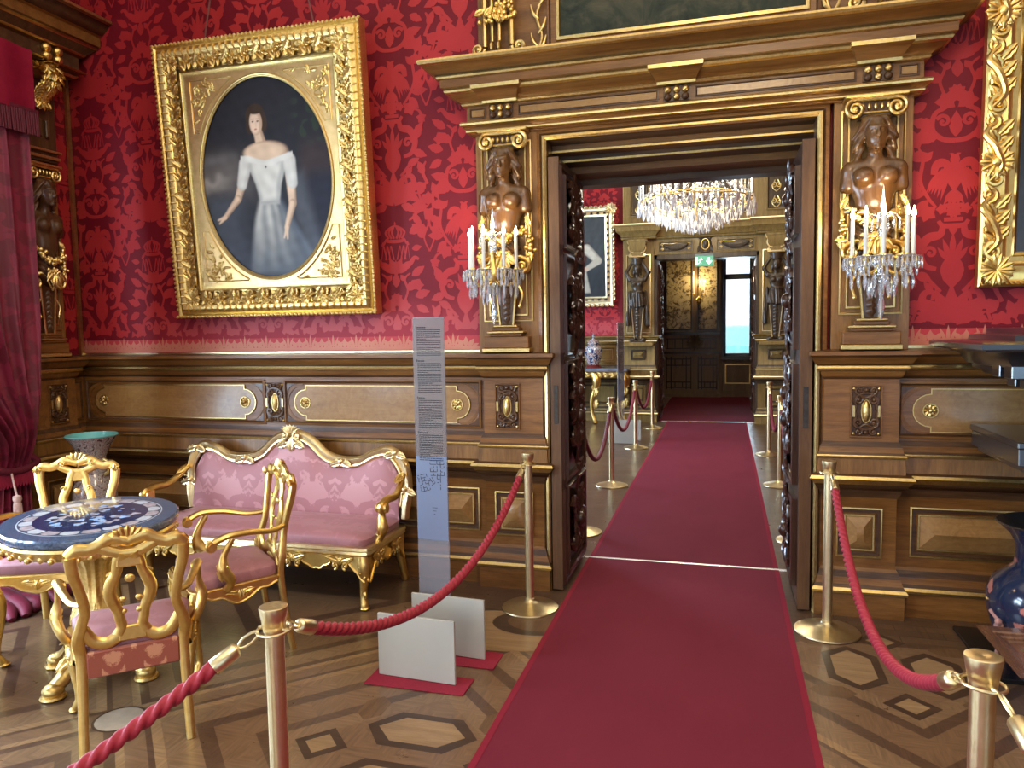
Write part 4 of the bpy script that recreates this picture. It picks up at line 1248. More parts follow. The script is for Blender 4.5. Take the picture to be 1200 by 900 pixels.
# ---- settee
def settee():
    t = thing('settee', 'long gilt settee with rose silk seat and serpentine back, against the wainscot', 'sofa', (-2.72, 4.0, 0))
    HW = .80
    crest = [(-HW - .005, .62), (-HW + .01, .74), (-HW + .09, .835), (-HW + .19, .825), (-.49, .77), (-.36, .765), (-.24, .80), (-.14, .885), (-.06, .925), (0, .93)]
    full = crest + [(-x, z) for x, z in crest[-2::-1]]
    # upholstered back
    P = bez([(x * .955, 0, z - .03) for x, z in full], 5)
    m = MB(); top = [(p.x, p.z) for p in P]; rows = []
    for fr, yo in ((0, .0), (.04, -.022), (.25, -.034), (.6, -.034), (.93, -.022), (1.0, .0)):
        rows.append([(x * (1 - .0), .205 + yo + .04 * fr + .012 * (abs(x) / HW) ** 6, .40 + (z - .40) * fr) for x, z in top])
    m.loft(rows, 0, False)
    m.loft([[(x, .255 + .03, z) for x, z in top], [(x, .255, .40) for x, z in top]], 0, False)
    m.build('upholstered_back', PINK, t)
    m = MB()
    full3 = [(-HW + .015, .225, .42), (-HW + .0, .228, .52)] + [(x, .24 + .01 * z, z) for x, z in full] + [(HW, .228, .52), (HW - .015, .225, .42)]
    B = bez(full3, 6)
    m.tube(B, 1.0, 12, 0, True, sect=lambda a, i: (.036 * math.cos(a) , .028 * math.sin(a) * (1 + .25 * math.cos(3 * a))), up=(0, -1, 0))
    m.tube([(p.x * .965, p.y - .022, p.z - .022) for p in B[6:-6]], .009, 7)
    m.tube([(p.x * 1.0, p.y - .018, p.z + .016) for p in B[6:-6]], .010, 7)
    for x, z in ((-.36, .765), (.36, .765), (-HW + .06, .83), (HW - .06, .83), (-HW, .60), (HW, .60)):
        for a in (-.3, PI + .3): m.leaf((x, .215, z), (math.cos(a), 0, math.sin(a)), (0, -1, 0), .085, .026, .15)
        m.ell((x, .21, z + .006), (.02, .016, .018), 8, 6)
    m.build('back_frame', GOLD_PALE, t)
    m = MB()
    for k in range(7):
        a = PI * (k + .5) / 7; m.leaf((.02 * math.cos(a), .215, .945), (math.cos(a), 0, math.sin(a) + .4), (0, -1, 0), .06, .017, .2, 0, 1, 6, 5)
    for s in (-1, 1):
        m.spiral((s * .045, .21, .925), .03, 1.3, PI / 2, (s, 0, 0), (0, 0, 1), .010); m.leaf((s * .02, .212, .88), (s, 0, -.3), (0, -1, 0), .09, .028, .15)
    m.leaf((0, .21, .90), (0, 0, -1), (0, -1, 0), .08, .035, .1)
    m.build('shell_crest', GOLD_PALE, t)
    m = MB()
    ol = [(x * (1 + .0 * y), y) for x, y in rr(0, -.035, .775, .245, .05, 4)]
    # densify the long edges for a soft crown
    o2 = []
    for i, p in enumerate(ol):
        q = ol[(i + 1) % len(ol)]; n = max(1, int(math.dist(p, q) / .12))
        for k in range(n): o2.append((p[0] + (q[0] - p[0]) * k / n, p[1] + (q[1] - p[1]) * k / n))
    cushion(m, o2, .36, .42, .455); m.build('seat', PINK_SEAT, t)
    m = MB()
    m.sweep(rr(0, -.035, .79, .262, .03, 3), [(-.02, .325), (.004, .327), (.014, .338), (.010, .352), (.018, .36), (.012, .375), (-.02, .378)], 0, None, True, side=1)
    m.build('seat_rail', GOLD_PALE, t)
    m = MB()
    def apron(a, b, out, wav):
        a = V(a); b = V(b); L = (b - a).length; d = (b - a) / L; n = int(L / .016); vs = []
        for i in range(n + 1):
            u = i / n; q = a + d * (L * u); s_ = u * wav
            z = .275 - .030 * math.cos(s_ * 2 * PI) - .010 * abs(math.sin(s_ * 6 * PI)) + .05 * (max(0, abs(u - .5) * 2 - (1 - .16 / L)) / (.16 / L)) ** 2 * 0
            e = min(u, 1 - u) * L
            if e < .13: z = z - .07 * (1 - e / .13) ** 2
            for o_ in (0, .018): vs += [(q.x + out[0] * o_, q.y + out[1] * o_, .335), (q.x + out[0] * o_, q.y + out[1] * o_, z)]
        fs = []
        for i in range(n):
            k = i * 4; fs += [(k, k + 4, k + 5, k + 1), (k + 2, k + 3, k + 7, k + 6), (k + 1, k + 5, k + 7, k + 3)]
        m.add(vs, fs)
        m.tube([vs[i * 4 + 3] for i in range(n + 1)], .0065, 6)
        for i in range(int(wav)):
            c = a + d * (L * (i + .5) / wav)
            for s in (-1, 1):
                m.leaf((c.x + out[0] * .02, c.y + out[1] * .02, .285), (d.x * s, d.y * s, .35), (out[0], out[1], 0), .10, .024, .15)
                m.spiral((c.x + d.x * s * .035 + out[0] * .02, c.y + d.y * s * .035 + out[1] * .02, .262), .022, 1.2, PI / 2, (d.x * s, d.y * s, 0), (0, 0, -1), .007)
            m.leaf((c.x + out[0] * .02, c.y + out[1] * .02, .31), (0, 0, -1), (out[0], out[1], 0), .045, .024, .05)
    apron((-.77, -.275), (.77, -.275), (0, -1), 5)
    apron((-.775, .20), (-.775, -.27), (-1, 0), 2); apron((.775, -.27), (.775, .20), (1, 0), 2)
    m.build('carved_apron', GOLD, t)
    for s in (-1, 1):
        m = MB()
        p = bez([(s * .745, -.255, .33), (s * .757, -.268, .25), (s * .748, -.258, .17), (s * .738, -.250, .09), (s * .745, -.256, .04), (s * .750, -.262, .012)], 5)
        m.tube(p, lerpl([.038, .042, .030, .022, .019, .026, .022], len(p)), 12)
        m.leaf((s * .765, -.285, .30), (0, 0, -1), (s * .6, -.8, 0), .13, .034, -.02); m.ell((s * .75, -.262, .014), (.030, .030, .014), 10, 6)
        for zz in (.20, .10): m.ell((s * .765, -.285, zz), (.014, .012, .02), 8, 6)
        m.build('front_leg', GOLD, t)
        m = MB(); m.tube(bez([(s * .745, .20, .34), (s * .75, .225, .2), (s * .762, .275, .01)], 5), lerpl([.032, .028, .024], 11), 10); m.build('rear_leg', GOLD, t)
        m = MB()
        p = serp_tube(m, [(s * (HW + .0), .205, .70), (s * (HW + .012), .13, .655), (s * (HW + .03), .02, .61), (s * (HW + .03), -.09, .615), (s * (HW + .028), -.155, .60)], .024, .021, taper=[.7, .85, 1.0, 1.1, 1.15])
        m.spiral((s * (HW + .028), -.158, .575), .034, 1.2, PI / 2, (0, -1, 0), (0, 0, 1), .018, 0, -1)
        m.tube([(s * (HW - .004), -.158, .578), (s * (HW + .06), -.158, .578)], .028, 12)
        m.leaf((s * HW, .19, .715), (0, -1, -.5), (0, 0, 1), .12, .03, .1)
        m.build('arm', GOLD, t)
        m = MB()
        p = bez([(s * .775, -.13, .375), (s * .80, -.125, .42), (s * .822, -.15, .46), (s * .812, -.14, .53), (s * .822, -.12, .60)], 5)
        m.tube(p, lerpl([.030, .028, .036, .022, .018], len(p)), 10)
        m.build('arm_support', GOLD, t)
    m = MB(); m.tube([(-.02, -.24, .33), (-.02, -.25, .17), (-.02, -.25, .0)], [.03, .02, .018], 10)
    return t
settee()

# ---- inlaid table on a carved pedestal
t = thing('pedestal_table', 'oval stone-inlaid table on a carved gilt pedestal among the armchairs', 'table', (-2.85, 2.74, 0), math.radians(135))
AX, AY = .445, .375
LAPIS = plain('lapis_border', (.075, .11, .175), .12, .55, 90, Coat_Weight=.5)
LAPIS_D = plain('dark_blue_stone', (.022, .035, .095), .10, .4, 60, Coat_Weight=.5)
STONE_W = plain('white_inlay', (.50, .49, .50), .15, .12, 30)
STONE_P = plain('rosy_inlay', (.40, .33, .33), .15, .3, 40)
STONE_B = plain('pale_blue_inlay', (.30, .42, .60), .15, .4, 40)
m = MB()
m.lathe([(.01, .755), (.975, .755), (.995, .748), (1.0, .735), (.99, .722), (.965, .716), (.01, .716)], 72, 0, (0, 0, 0), AX, AY)
E_ = lambda r, a, z: (AX * r * math.cos(a), AY * r * math.sin(a), z)
def disc(r, z, mi, n=72): m.add([E_(r, 2 * PI * k / n, z) for k in range(n)], [tuple(range(n))], mi)
disc(.80, .7554, 2); disc(.785, .7557, 0)
NP = 20
for k in range(NP):
    a = 2 * PI * k / NP; da = PI / NP * .93
    q = [E_(.60, a - da * .8, .7562)] + [E_(r_, a + da * f, .7562) for r_, f in ((.70, -1), (.745, -.85), (.765, -.5), (.775, 0), (.765, .5), (.745, .85), (.70, 1))] + [E_(.60, a + da * .8, .7562)]
    m.add(q, [tuple(range(len(q)))], 2 if k % 2 else 3)
disc(.635, .7565, 1)
rng = random.Random(4)
for k in range(90):
    r = .50 * math.sqrt(rng.random()); a = rng.random() * 2 * PI; s = rng.uniform(.012, .045); ph = rng.random() * 6
    c = E_(r, a, 0); z = .7567 + k * 3e-6
    q = [(c[0] + s * (1 + .3 * math.cos(3 * b + ph)) * math.cos(b) * .5, c[1] + s * (1 + .3 * math.cos(3 * b + ph)) * math.sin(b) * .5, z) for b in [2 * PI * j / 12 for j in range(12)]]
    m.add(q, [tuple(range(12))], rng.choice((4, 4, 2, 3, 0)))
m.build('table_top', [LAPIS, LAPIS_D, STONE_W, STONE_P, STONE_B], t)
m = MB()
m.lathe([(.90, .716), (.965, .712), (.975, .700), (.955, .690), (.94, .672), (.90, .655), (.86, .650), (.80, .66)], 72, 0, (0, 0, 0), AX, AY)
for k in range(44):
    a = 2 * PI * k / 44; p = E_(.93, a, .672); o = V((math.cos(a) / AX, math.sin(a) / AY, 0)).normalized()
    m.leaf((p[0], p[1], .685), (0, 0, -1), o, .034, .022, .10, 0, 1, 6, 5)
    if k % 2: m.ell((p[0] + o.x * .012, p[1] + o.y * .012, .664), (.012, .012, .012), 7, 5)
m.build('apron', GOLD_OLD, t)
m = MB()
fl = lambda a, z: 1 + (.06 * math.cos(12 * a) if .34 < z < .66 else .02 * math.cos(6 * a))
m.lathe([(.25, .655), (.13, .645), (.115, .625), (.095, .615), (.105, .60), (.088, .575), (.066, .52), (.058, .45), (.066, .39), (.090, .34), (.112, .30), (.105, .265), (.075, .245), (.085, .225), (.12, .205), (.10, .18), (.085, .15), (.10, .11)], 60, 0, wob=fl)
for k in range(10):
    a = 2 * PI * k / 10; o = V((math.cos(a), math.sin(a), 0))
    m.leaf(o * .085 + V((0, 0, .35)), (o.x * .2, o.y * .2, -1), o, .11, .034, .2); m.leaf(o * .090 + V((0, 0, .57)), (o.x * .3, o.y * .3, 1), o, .07, .026, .2)
m.build('pedestal', GOLD_OLD, t)
for k in range(4):
    a = PI / 4 + PI / 2 * k; o = V((math.cos(a), math.sin(a), 0)); m = MB()
    P = bez([o * .07 + V((0, 0, .16)), o * .14 + V((0, 0, .125)), o * .20 + V((0, 0, .07)), o * .255 + V((0, 0, .042))], 5)
    m.tube(P, lerpl([.060, .055, .040, .036], len(P)), 10, 0, True, 1, .8)
    m.ell(tuple(o * .262 + V((0, 0, .034))), (.046, .046, .034), 12, 8); m.lathe([(.05, 0), (.055, .006), (.05, .016), (.035, .02)], 16, 0, tuple(o * .262))
    m.leaf(o * .11 + V((0, 0, .165)), (o.x, o.y, -.5), (o.x * .4, o.y * .4, 1), .15, .04, .1)
    m.build('scroll_foot', GOLD_OLD, t)


# ================================================================ RUNNER CARPET AND THRESHOLDS
def runner(name, label, y0, y1, x0, x1, th=.006, x0b=None, x1b=None):
    x0b = x0 if x0b is None else x0b; x1b = x1 if x1b is None else x1b
    t = thing(name, label, 'carpet', (0, 0, 0), 0)
    m = MB(); n = max(2, int((y1 - y0) / .15)); e = .028
    L = lambda y: x0 + (x0b - x0) * (y - y0) / (y1 - y0); R = lambda y: x1 + (x1b - x1) * (y - y0) / (y1 - y0)
    ys = [y0 + (y1 - y0) * k / n for k in range(n + 1)]
    m.loft([[(L(y) + e, y, .001), (L(y) + e, y, th), (R(y) - e, y, th), (R(y) - e, y, .001)] for y in ys], 0, False, True); m.build('pile', CARPET, t)
    m = MB()
    for s in (0, 1):
        m.loft([[((L(y) if s == 0 else R(y) - e), y, .001), ((L(y) if s == 0 else R(y) - e), y, th + .001), ((L(y) + e if s == 0 else R(y)), y, th + .001), ((L(y) + e if s == 0 else R(y)), y, .001)] for y in ys], 0, True, True)
    m.build('bound_edge', CARPET_E, t)
runner('carpet_runner', 'red carpet runner in the foreground, leading up to the doorway', -1.5, 4.985, -.89, .360)
runner('carpet_runner', 'red carpet runner crossing the second room to the far door', 5.015, 12.62, -.885, .358, .006, -.89, .388)
runner('carpet_runner', 'red carpet filling the third room beyond the far door', 12.66, 17.3, -1.10, .58)
for y, lab in ((5.0, 'thin metal threshold strip across the carpet in the near doorway'), (12.64, 'shiny metal threshold strip across the carpet at the far door')):
    m = MB(); m.sweep([(-.98, y), (.50, y)], [(-.014, .001), (-.012, .007), (0, .0095), (.012, .007), (.014, .001)], 0)
    tag(m.build('threshold_strip', STEEL), lab, 'threshold')

# ================================================================ STANCHIONS AND ROPES
H_ST = .90
def make_stanchion(label, loc):
    t = thing('rope_stanchion', label, 'stanchion', loc, 0, 'brass rope stanchions')
    m = MB(); m.lathe([(.0, .0), (.158, .0), (.163, .004), (.160, .010), (.12, .022), (.06, .036), (.034, .046), (.028, .055), (.0, .055)], 56); m.build('base', BRASS_D, t)
    m = MB(); m.lathe([(.0245, .045), (.0245, .845)], 32); m.lathe([(.028, .045), (.028, .06), (.0245, .062)], 32); m.build('post', BRASS, t)
    m = MB(); m.lathe([(.0245, .832), (.0275, .835), (.0285, .846), (.0285, .852), (.030, .854), (.0365, .893), (.036, .899), (.0335, .9005), (.004, .9), (.0, .898)], 40); m.build('cap', BRASS, t)
    m = MB(); m.tube([(.043 * math.cos(2 * PI * k / 28), .043 * math.sin(2 * PI * k / 28), .838 + .003 * math.sin(2 * PI * k / 28)) for k in range(28)], .0038, 8, closed=True)
    m.tube([(.024, 0, .840), (.046, 0, .838)], .005, 7); m.tube([(-.024, 0, .840), (-.046, 0, .838)], .005, 7); m.build('ring', BRASS, t)
    return t
ST = {'fl': (-1.109, 1.609), 'ml': (-1.057, 4.0), 'rb': (.531, 4.04), 'fr': (.531, 1.714),
      'a': (-1.073, 7.376), 'b': (-1.10, 9.766), 'c': (-1.06, 11.75), 'd': (.557, 9.53), 'e': (.558, 7.71), 'g': (-1.06, 5.62), 'h': (.55, 5.72)}
SL = {'fl': 'brass stanchion nearest the camera at lower left, beside the gilt armchair seen from behind',
      'ml': 'brass stanchion with round base before the left jamb of the open doorway',
      'rb': 'brass stanchion with round base before the right jamb of the open doorway',
      'fr': 'brass stanchion at the lower right corner, its cap in front of the dark blue vase',
      'a': 'nearest of three brass stanchions left of the carpet in the second room',
      'b': 'middle of three brass stanchions left of the carpet in the second room',
      'c': 'farthest brass stanchion left of the carpet, beside the far door',
      'd': 'farther of two brass stanchions right of the carpet in the second room',
      'e': 'nearer of two brass stanchions right of the carpet in the second room',
      'g': 'brass stanchion mostly hidden behind the left door leaf, only its foot in view',
      'h': 'brass stanchion mostly hidden behind the right door leaf, only its foot in view'}
s0 = None
for k, p in ST.items():
    if s0 is None: s0 = make_stanchion(SL[k], (p[0], p[1], 0))
    else: dup(s0, (p[0], p[1], 0), random.uniform(0, 3), SL[k])

def rope(p0, p1, sag, label, mat=ROPE, r=.0170, ring=True, detail=1.0):
    """twisted rope with brass end caps and hooks between two points"""
    p0 = V(p0); p1 = V(p1); L = (p1 - p0).length
    t = thing('barrier_rope', label, 'rope', tuple(p0), 0, 'red barrier ropes')
    d0 = p1 - p0
    f = lambda u: d0 * u + V((0, 0, -sag * 4 * u * (1 - u)))
    # arc-length samples
    N = 200; P = [f(i / N) for i in range(N + 1)]
    Ls = [0]
    for i in range(N): Ls.append(Ls[-1] + (P[i + 1] - P[i]).length)
    tot = Ls[-1]
    def at(s):
        lo = 0; hi = N
        while hi - lo > 1:
            md = (lo + hi) // 2
            if Ls[md] <= s: lo = md
            else: hi = md
        q = (s - Ls[lo]) / max(1e-9, Ls[hi] - Ls[lo]); return P[lo].lerp(P[hi], max(0, min(1, q)))
    hook, cap = .055, .07
    s_a = hook + cap * .8; s_b = tot - hook - cap * .8
    n = max(30, int((s_b - s_a) / .0055 * detail)); pts = [at(s_a + (s_b - s_a) * i / n) for i in range(n + 1)]
    step = (s_b - s_a) / n
    tw = 2 * PI / (.115)
    def sect(a, i):
        q = a * 3 - i * step * tw * 3 / 1.0
        rad = 1 + .24 * (abs(math.cos(q / 2)) * 2 - 1.25)
        return rad * math.cos(a), rad * math.sin(a)
    m = MB(); m.tube(pts, r, 18 if detail >= 1 else 12, 0, True, sect=sect); m.build('cord', mat, t, ang=80)
    for s0_, s1_ in ((0, 1), (tot, tot - 1)):
        sg = 1 if s0_ == 0 else -1
        a = at(s0_ + sg * hook); b = at(s0_ + sg * (hook + cap))
        m = MB(); dd = (b - a).normalized()
        m.tube([a, a + dd * .004, a + dd * .008, b - dd * .004, b], [.011, .017, .0195, .0215, .0205], 20); m.build('end_cap', BRASS, t)
        m = MB(); c = at(s0_ + sg * .02); o = dd.orthogonal().normalized(); u = dd.cross(o)
        ring_c = at(s0_ + sg * .026)
        m.tube([ring_c + dd * (.028 * math.cos(2 * PI * k / 20)) + u * (.011 * math.sin(2 * PI * k / 20)) for k in range(20)], .0036, 7, closed=True)
        m.build('hook', BRASS, t)
    return t
RZ_ = .838
def S_(k, dx=0, dy=0): return (ST[k][0] + dx, ST[k][1] + dy, RZ_)
rope(S_('fl', .012, .042), S_('ml', -.01, -.042), .30, 'red rope sagging in front of the information panel, between two left stanchions')
rope(S_('fl', -.030, -.030), (-1.72, .95, .40), .02, 'red rope running down to the lower left edge from the front left stanchion')
rope(S_('rb', .01, -.042), S_('fr', -.035, .025), .34, 'red rope sagging across the floor on the right, before the blue vase')
rope(S_('fr', .02, -.04), (.75, .75, .55), .05, 'red rope end dropping out of the lower right corner')
rope(S_('a', 0, .042), S_('b', 0, -.042), .42, 'dark red rope between the nearest and middle left stanchions of the second room', ROPE_D, detail=.6)
rope(S_('b', 0, .042), S_('c', 0, -.042), .40, 'dark red rope between the middle and farthest left stanchions of the second room', ROPE_D, detail=.6)
rope(S_('a', 0, -.042), S_('g', 0, .042), .40, 'dark red rope hanging low behind the left door leaf', ROPE_D, detail=.6)
rope(S_('d', 0, -.042), S_('e', 0, .042), .40, 'dark red rope between the two right stanchions of the second room', ROPE_D, detail=.6)
rope(S_('e', 0, -.042), S_('h', 0, .042), .40, 'dark red rope passing behind the right door leaf', ROPE_D, detail=.6)

# ================================================================ INFORMATION PANEL
b = NB('smoky_acrylic'); b.set((.34, .34, .38), .12, Transmission_Weight=0, Alpha=.36, Specular_IOR_Level=.6); ACRYL = b.m
b = NB('printed_film'); b.set((.21, .165, .15), .45, Alpha=.55); FILM = b.m
b = NB('blue_film'); b.set((.21, .25, .36), .35, Alpha=.72); FILM_B = b.m
INK = plain('black_ink', (.02, .02, .022), .6)
WHITE_P = plain('ivory_lacquer_board', (.43, .405, .34), .4, .04, 3)
FELT = plain('red_felt', (.25, .012, .03), .9, .1, 80)
t = thing('information_panel', 'tall clear information panel with dark text rows standing beside the settee', 'sign', (-1.38, 3.36, 0), math.radians(-3))
m = MB(); m.box(-.085, .085, -.004, .004, .045, 1.665, 0, .001); m.build('clear_sheet', ACRYL, t)
m = MB(); m.box(-.083, .083, -.0052, -.0045, .98, 1.66, 0); m.build('text_film', FILM, t)
m = MB(); m.box(-.083, .083, -.0052, -.0045, .56, .98, 0); m.build('plan_film', FILM_B, t)
m = MB(); rng = random.Random(9)
def ink(x0, x1, z0, z1, y=-.006): m.add([(x0, y, z0), (x1, y, z0), (x1, y, z1), (x0, y, z1)], [(0, 1, 2, 3)])
z = 1.615
for blk, (rows, hd) in enumerate(((15, 1), (17, 1), (16, 1), (15, 1))):
    ink(-.066, -.062, z - .004, z + .008); x = -.058
    while x < -.03 + rng.random() * .02:
        w_ = rng.uniform(.006, .012); ink(x, x + w_, z - .003, z + .0035); x += w_ + .003
    z -= .012
    for r in range(rows):
        end = .064 if r % 6 != 5 else rng.uniform(-.04, .03); x = -.062
        while x < end:
            w_ = min(rng.uniform(.005, .019), end - x + .002); ink(x, x + w_, z - .0018, z + .0020); x += w_ + .0028
        z -= .0088
    z -= .020
m.build('printed_text', INK, t)
m = MB()
def plan(cx, cz, nx, nz, s, ang, sk):
    ca, sa = math.cos(ang), math.sin(ang)
    def wl_(a, b, c, d, w_=.0016):
        P0 = V((a, b)); P1 = V((c, d)); n_ = V((-(P1 - P0).y, (P1 - P0).x)).normalized() * w_
        q = [P0 + n_, P1 + n_, P1 - n_, P0 - n_]
        m.add([(cx + p.x * ca - p.y * sa, -.006, cz + p.x * sa + p.y * ca) for p in q], [(0, 1, 2, 3)])
    for i in range(nx + 1):
        for j in range(nz):
            if rng.random() > sk: wl_(i * s, j * s, i * s, j * s + s * rng.choice((.55, .8, 1)))
    for j in range(nz + 1):
        for i in range(nx):
            if rng.random() > sk: wl_(i * s, j * s, i * s + s * rng.choice((.55, .8, 1)), j * s)
for q_ in ((-.005, .885, 4, 4, .0185, .03, .15), (-.055, .80, 3, 5, .0165, .28, .2), (.03, .815, 2, 4, .018, .0, .55), (.0, .835, 2, 3, .012, .6, .2)):
    m = MB(); plan(*q_); m.build('floor_plan', INK, t)
m = MB()
for k in range(3): ink(.0 + .004 * k, .028 - k * .006, .722 - k * .016, .7245 - k * .016)
m.build('small_print', INK, t)
for s, yy in ((-1, -.29), (1, .0)):
    pass
for k, (y_, nm) in enumerate(((-.335, 'front'), (-.055, 'back'))):
    m = MB(); xo_ = .0 if nm == 'front' else .035; m.box(-.135 + xo_, .250 + xo_, y_ - .007, y_ + .007, .008, .30, 0, .0015)
    o = m.build('base_board', WHITE_P, t)
m = MB(); m.box(-.06, .06, -.335, -.05, .06, .075, 0, .002); m.box(-.01, .01, -.06, .004, .05, .09, 0); m.build('base_bracket', WHITE_P, t)
for lab, x0, x1, y0, y1 in (('red felt mat under the front base board of the information panel', -1.565, -1.085, 2.93, 3.09), ('red felt mat under the rear base board of the information panel', -1.50, -1.03, 3.20, 3.38)):
    m = MB(); m.box(x0, x1, y0, y1, .0015, .006, 0, .001); tag(m.build('felt_mat', FELT), lab, 'mat')

# ================================================================ PICTURES
def paint_grid(mb_name, mapf, a0, a1, b0, b1, na, nb, colf, inside, mat, par):
    """a painted canvas: fine grid, pigment stored per corner"""
    A = np.linspace(a0, a1, na); B = np.linspace(b0, b1, nb)
    GA, GB = np.meshgrid(A, B, indexing='ij')
    col = colf(GA, GB)
    vs = [mapf(x, y) for x, y in zip(GA.ravel(), GB.ravel())]
    ins = inside(GA, GB)
    fs = [(i * nb + j, (i + 1) * nb + j, (i + 1) * nb + j + 1, i * nb + j + 1) for i in range(na - 1) for j in range(nb - 1) if ins[i, j] and ins[i + 1, j + 1] and ins[i + 1, j] and ins[i, j + 1]]
    me = bpy.data.meshes.new(mb_name); me.from_pydata(vs, [], fs); me.materials.append(mat)
    at = me.color_attributes.new('pigment', 'FLOAT_COLOR', 'POINT')
    c = np.concatenate([col.reshape(-1, 3), np.ones((col.shape[0] * col.shape[1], 1))], 1)
    at.data.foreach_set('color', c.ravel())
    o = bpy.data.objects.new(mb_name, me); C.objects.link(o); o.parent = par
    return o
def paint_mat(name, rough=.35):
    b = NB(name); a = b.n('VertexColor'); a.layer_name = 'pigment'; b.l(a.outputs[0], b.p.inputs['Base Color']); b.set(rough=rough, Specular_IOR_Level=.15)
    n = b.noise(b.coord(), 160, 3); b.bump(n, .08, .002); return b.m
OIL = paint_mat('oil_paint', .5)
def sm(x, a, b): t = np.clip((x - a) / (b - a), 0, 1); return t * t * (3 - 2 * t)
def fnoise(A, B, f, seed):
    r = np.random.RandomState(seed); out = 0
    for k in range(10):
        an = r.rand() * 6.28; fr = f * (.5 + r.rand() * 1.6); out = out + np.sin((A * np.cos(an) + B * np.sin(an)) * fr + r.rand() * 6.28) / 10 ** .5 * .7
    return out
def seg(A, B, p, q, r0, r1):
    ax, ay = p; bx, by = q; dx, dy = bx - ax, by - ay
    t = np.clip(((A - ax) * dx + (B - ay) * dy) / (dx * dx + dy * dy), 0, 1)
    return np.hypot(A - ax - t * dx, B - ay - t * dy) - (r0 + (r1 - r0) * t)
def lay(col, c, mask):
    return col * (1 - mask[..., None]) + np.array(c) * mask[..., None]
def ed(d, s=.010): return 1 - sm(d, -s, s)
def portrait_lady(A, B):
    """A,B in -1..1 of the oval (x right, y up)"""
    n = fnoise(A, B, 6, 1); n2 = fnoise(A, B, 30, 2)
    col = np.zeros(A.shape + (3,)) + np.array((.022, .021, .026))
    col = lay(col, (.15, .13, .12), sm(-A, -.05, .6) * np.exp(-((B - .02 - .1 * n) / .22) ** 2) * .8)     # dusk sky
    col = lay(col, (.34, .31, .28), sm(-A, .45, .9) * np.exp(-((B + .02 - .05 * n2) / .08) ** 2) * .7)
    col = lay(col, (.16, .15, .155), sm(-A, .3, .8) * np.exp(-((B - .22 - .05 * n) / .05) ** 2) * .6)
    col = lay(col, (.07, .08, .10), sm(-A, .2, .7) * sm(-B, .05, .25) * .8)                              # far water
    col = lay(col, (.045, .028, .028), sm(A, .45, .62) * sm(B, -.1, .1) * sm(-B, -.45, -.2) * .8)           # brickwork
    col = lay(col, (.030, .045, .024), np.clip(sm(A, .4, .55) * sm(B, .25, .4) * (n2 > .2), 0, 1) * .6)    # leaves
    col = lay(col, (.018, .017, .03), sm(A, .50, .75) * sm(-B, -.15, .1) * .8)
    col = lay(col, (.055, .062, .085), sm(-B, .45, .9) * .7)
    dressw = np.interp(-B, [.20, .32, .5, .7, .95], [.16, .24, .34, .44, .56]); dcx = np.interp(-B, [.2, .45, .95], [.03, .07, .20])
    dd = np.maximum(np.abs(A - dcx) - dressw, np.maximum(B + .18, -.97 - B))
    fold = .5 + .5 * np.sin((A - dcx) / (dressw + .05) * 15 + n * 1.6)
    lit = sm(-(A - dcx - .02) / dressw, -.9, .3)
    gown = np.array((.085, .10, .125)) + (np.array((.46, .45, .41)) - np.array((.085, .10, .125))) * (lit * (.5 + .5 * fold) * sm(-B, 1.10, .25))[..., None]
    k = ed(dd, .05)[..., None]; col = col * (1 - k) + gown * k
    veil = ed(np.maximum(np.abs(A - np.interp(B, [-.9, -.3, .1], [.70, .52, .40])) - .13, np.abs(B + .45) - .48), .10) * .22
    col = lay(col, (.23, .25, .29), veil)
    skin = (.66, .48, .34); skin_s = (.38, .25, .17)
    AR = 1.28
    def limb(p, q, r0, r1, c, s_=.014): return lay(col, c, ed(seg(A, B * AR, (p[0], p[1] * AR), (q[0], q[1] * AR), r0, r1), s_))
    # arms
    for p, q, r0, r1 in (((-.33, .06), (-.47, -.18), .066, .052), ((-.47, -.18), (-.70, -.36), .050, .030), ((.36, .02), (.37, -.26), .070, .055), ((.37, -.26), (.25, -.50), .052, .034)):
        col = limb(p, q, r0, r1, skin_s); col = limb((p[0] - .012, p[1]), (q[0] - .012, q[1]), r0 - .018, r1 - .014, skin, .02)
    for p, q in (((-.70, -.36), (-.80, -.42)), ((-.70, -.36), (-.82, -.385)), ((.25, -.50), (.20, -.60)), ((.25, -.50), (.25, -.61))): col = limb(p, q, .026, .010, skin)
    # bodice, shoulders, sleeves
    bod = np.maximum(np.abs(A - .025) - np.interp(B, [-.24, -.05, .10, .24], [.145, .20, .28, .34]), np.maximum(-.26 - B, B - .24))
    col = lay(col, (.40, .395, .37), ed(bod, .02)); col = lay(col, (.60, .585, .53), ed(bod + .04 + .05 * sm(A, -.1, .3), .04))
    for s0, e_ in ((-.31, (-.39, -.04)), (.36, (.385, -.06))):
        col = limb((s0, .16), e_, .095, .075, (.50, .49, .455), .02); col = limb((s0 - .02, .16), (e_[0] - .015, e_[1]), .065, .045, (.62, .605, .56), .03)
    # neck and head turned slightly
    col = limb((-.03, .30), (-.075, .46), .085, .064, skin_s, .012); col = limb((-.05, .30), (-.095, .46), .058, .046, skin, .02)
    sh = np.hypot((A - .02) / .33, (B - .255) / .115) - 1; col = lay(col, skin_s, ed(sh * .15, .02)); col = lay(col, skin, ed((np.hypot((A + .01) / .30, (B - .262) / .095) - 1) * .15, .03))
    col = lay(col, (.64, .625, .575), ed(np.abs(B - (.155 + .22 * np.abs(A - .03) ** 1.3)) - .030 - .008 * n2, .012) * (np.abs(A - .02) < .40))
    B = B + .05
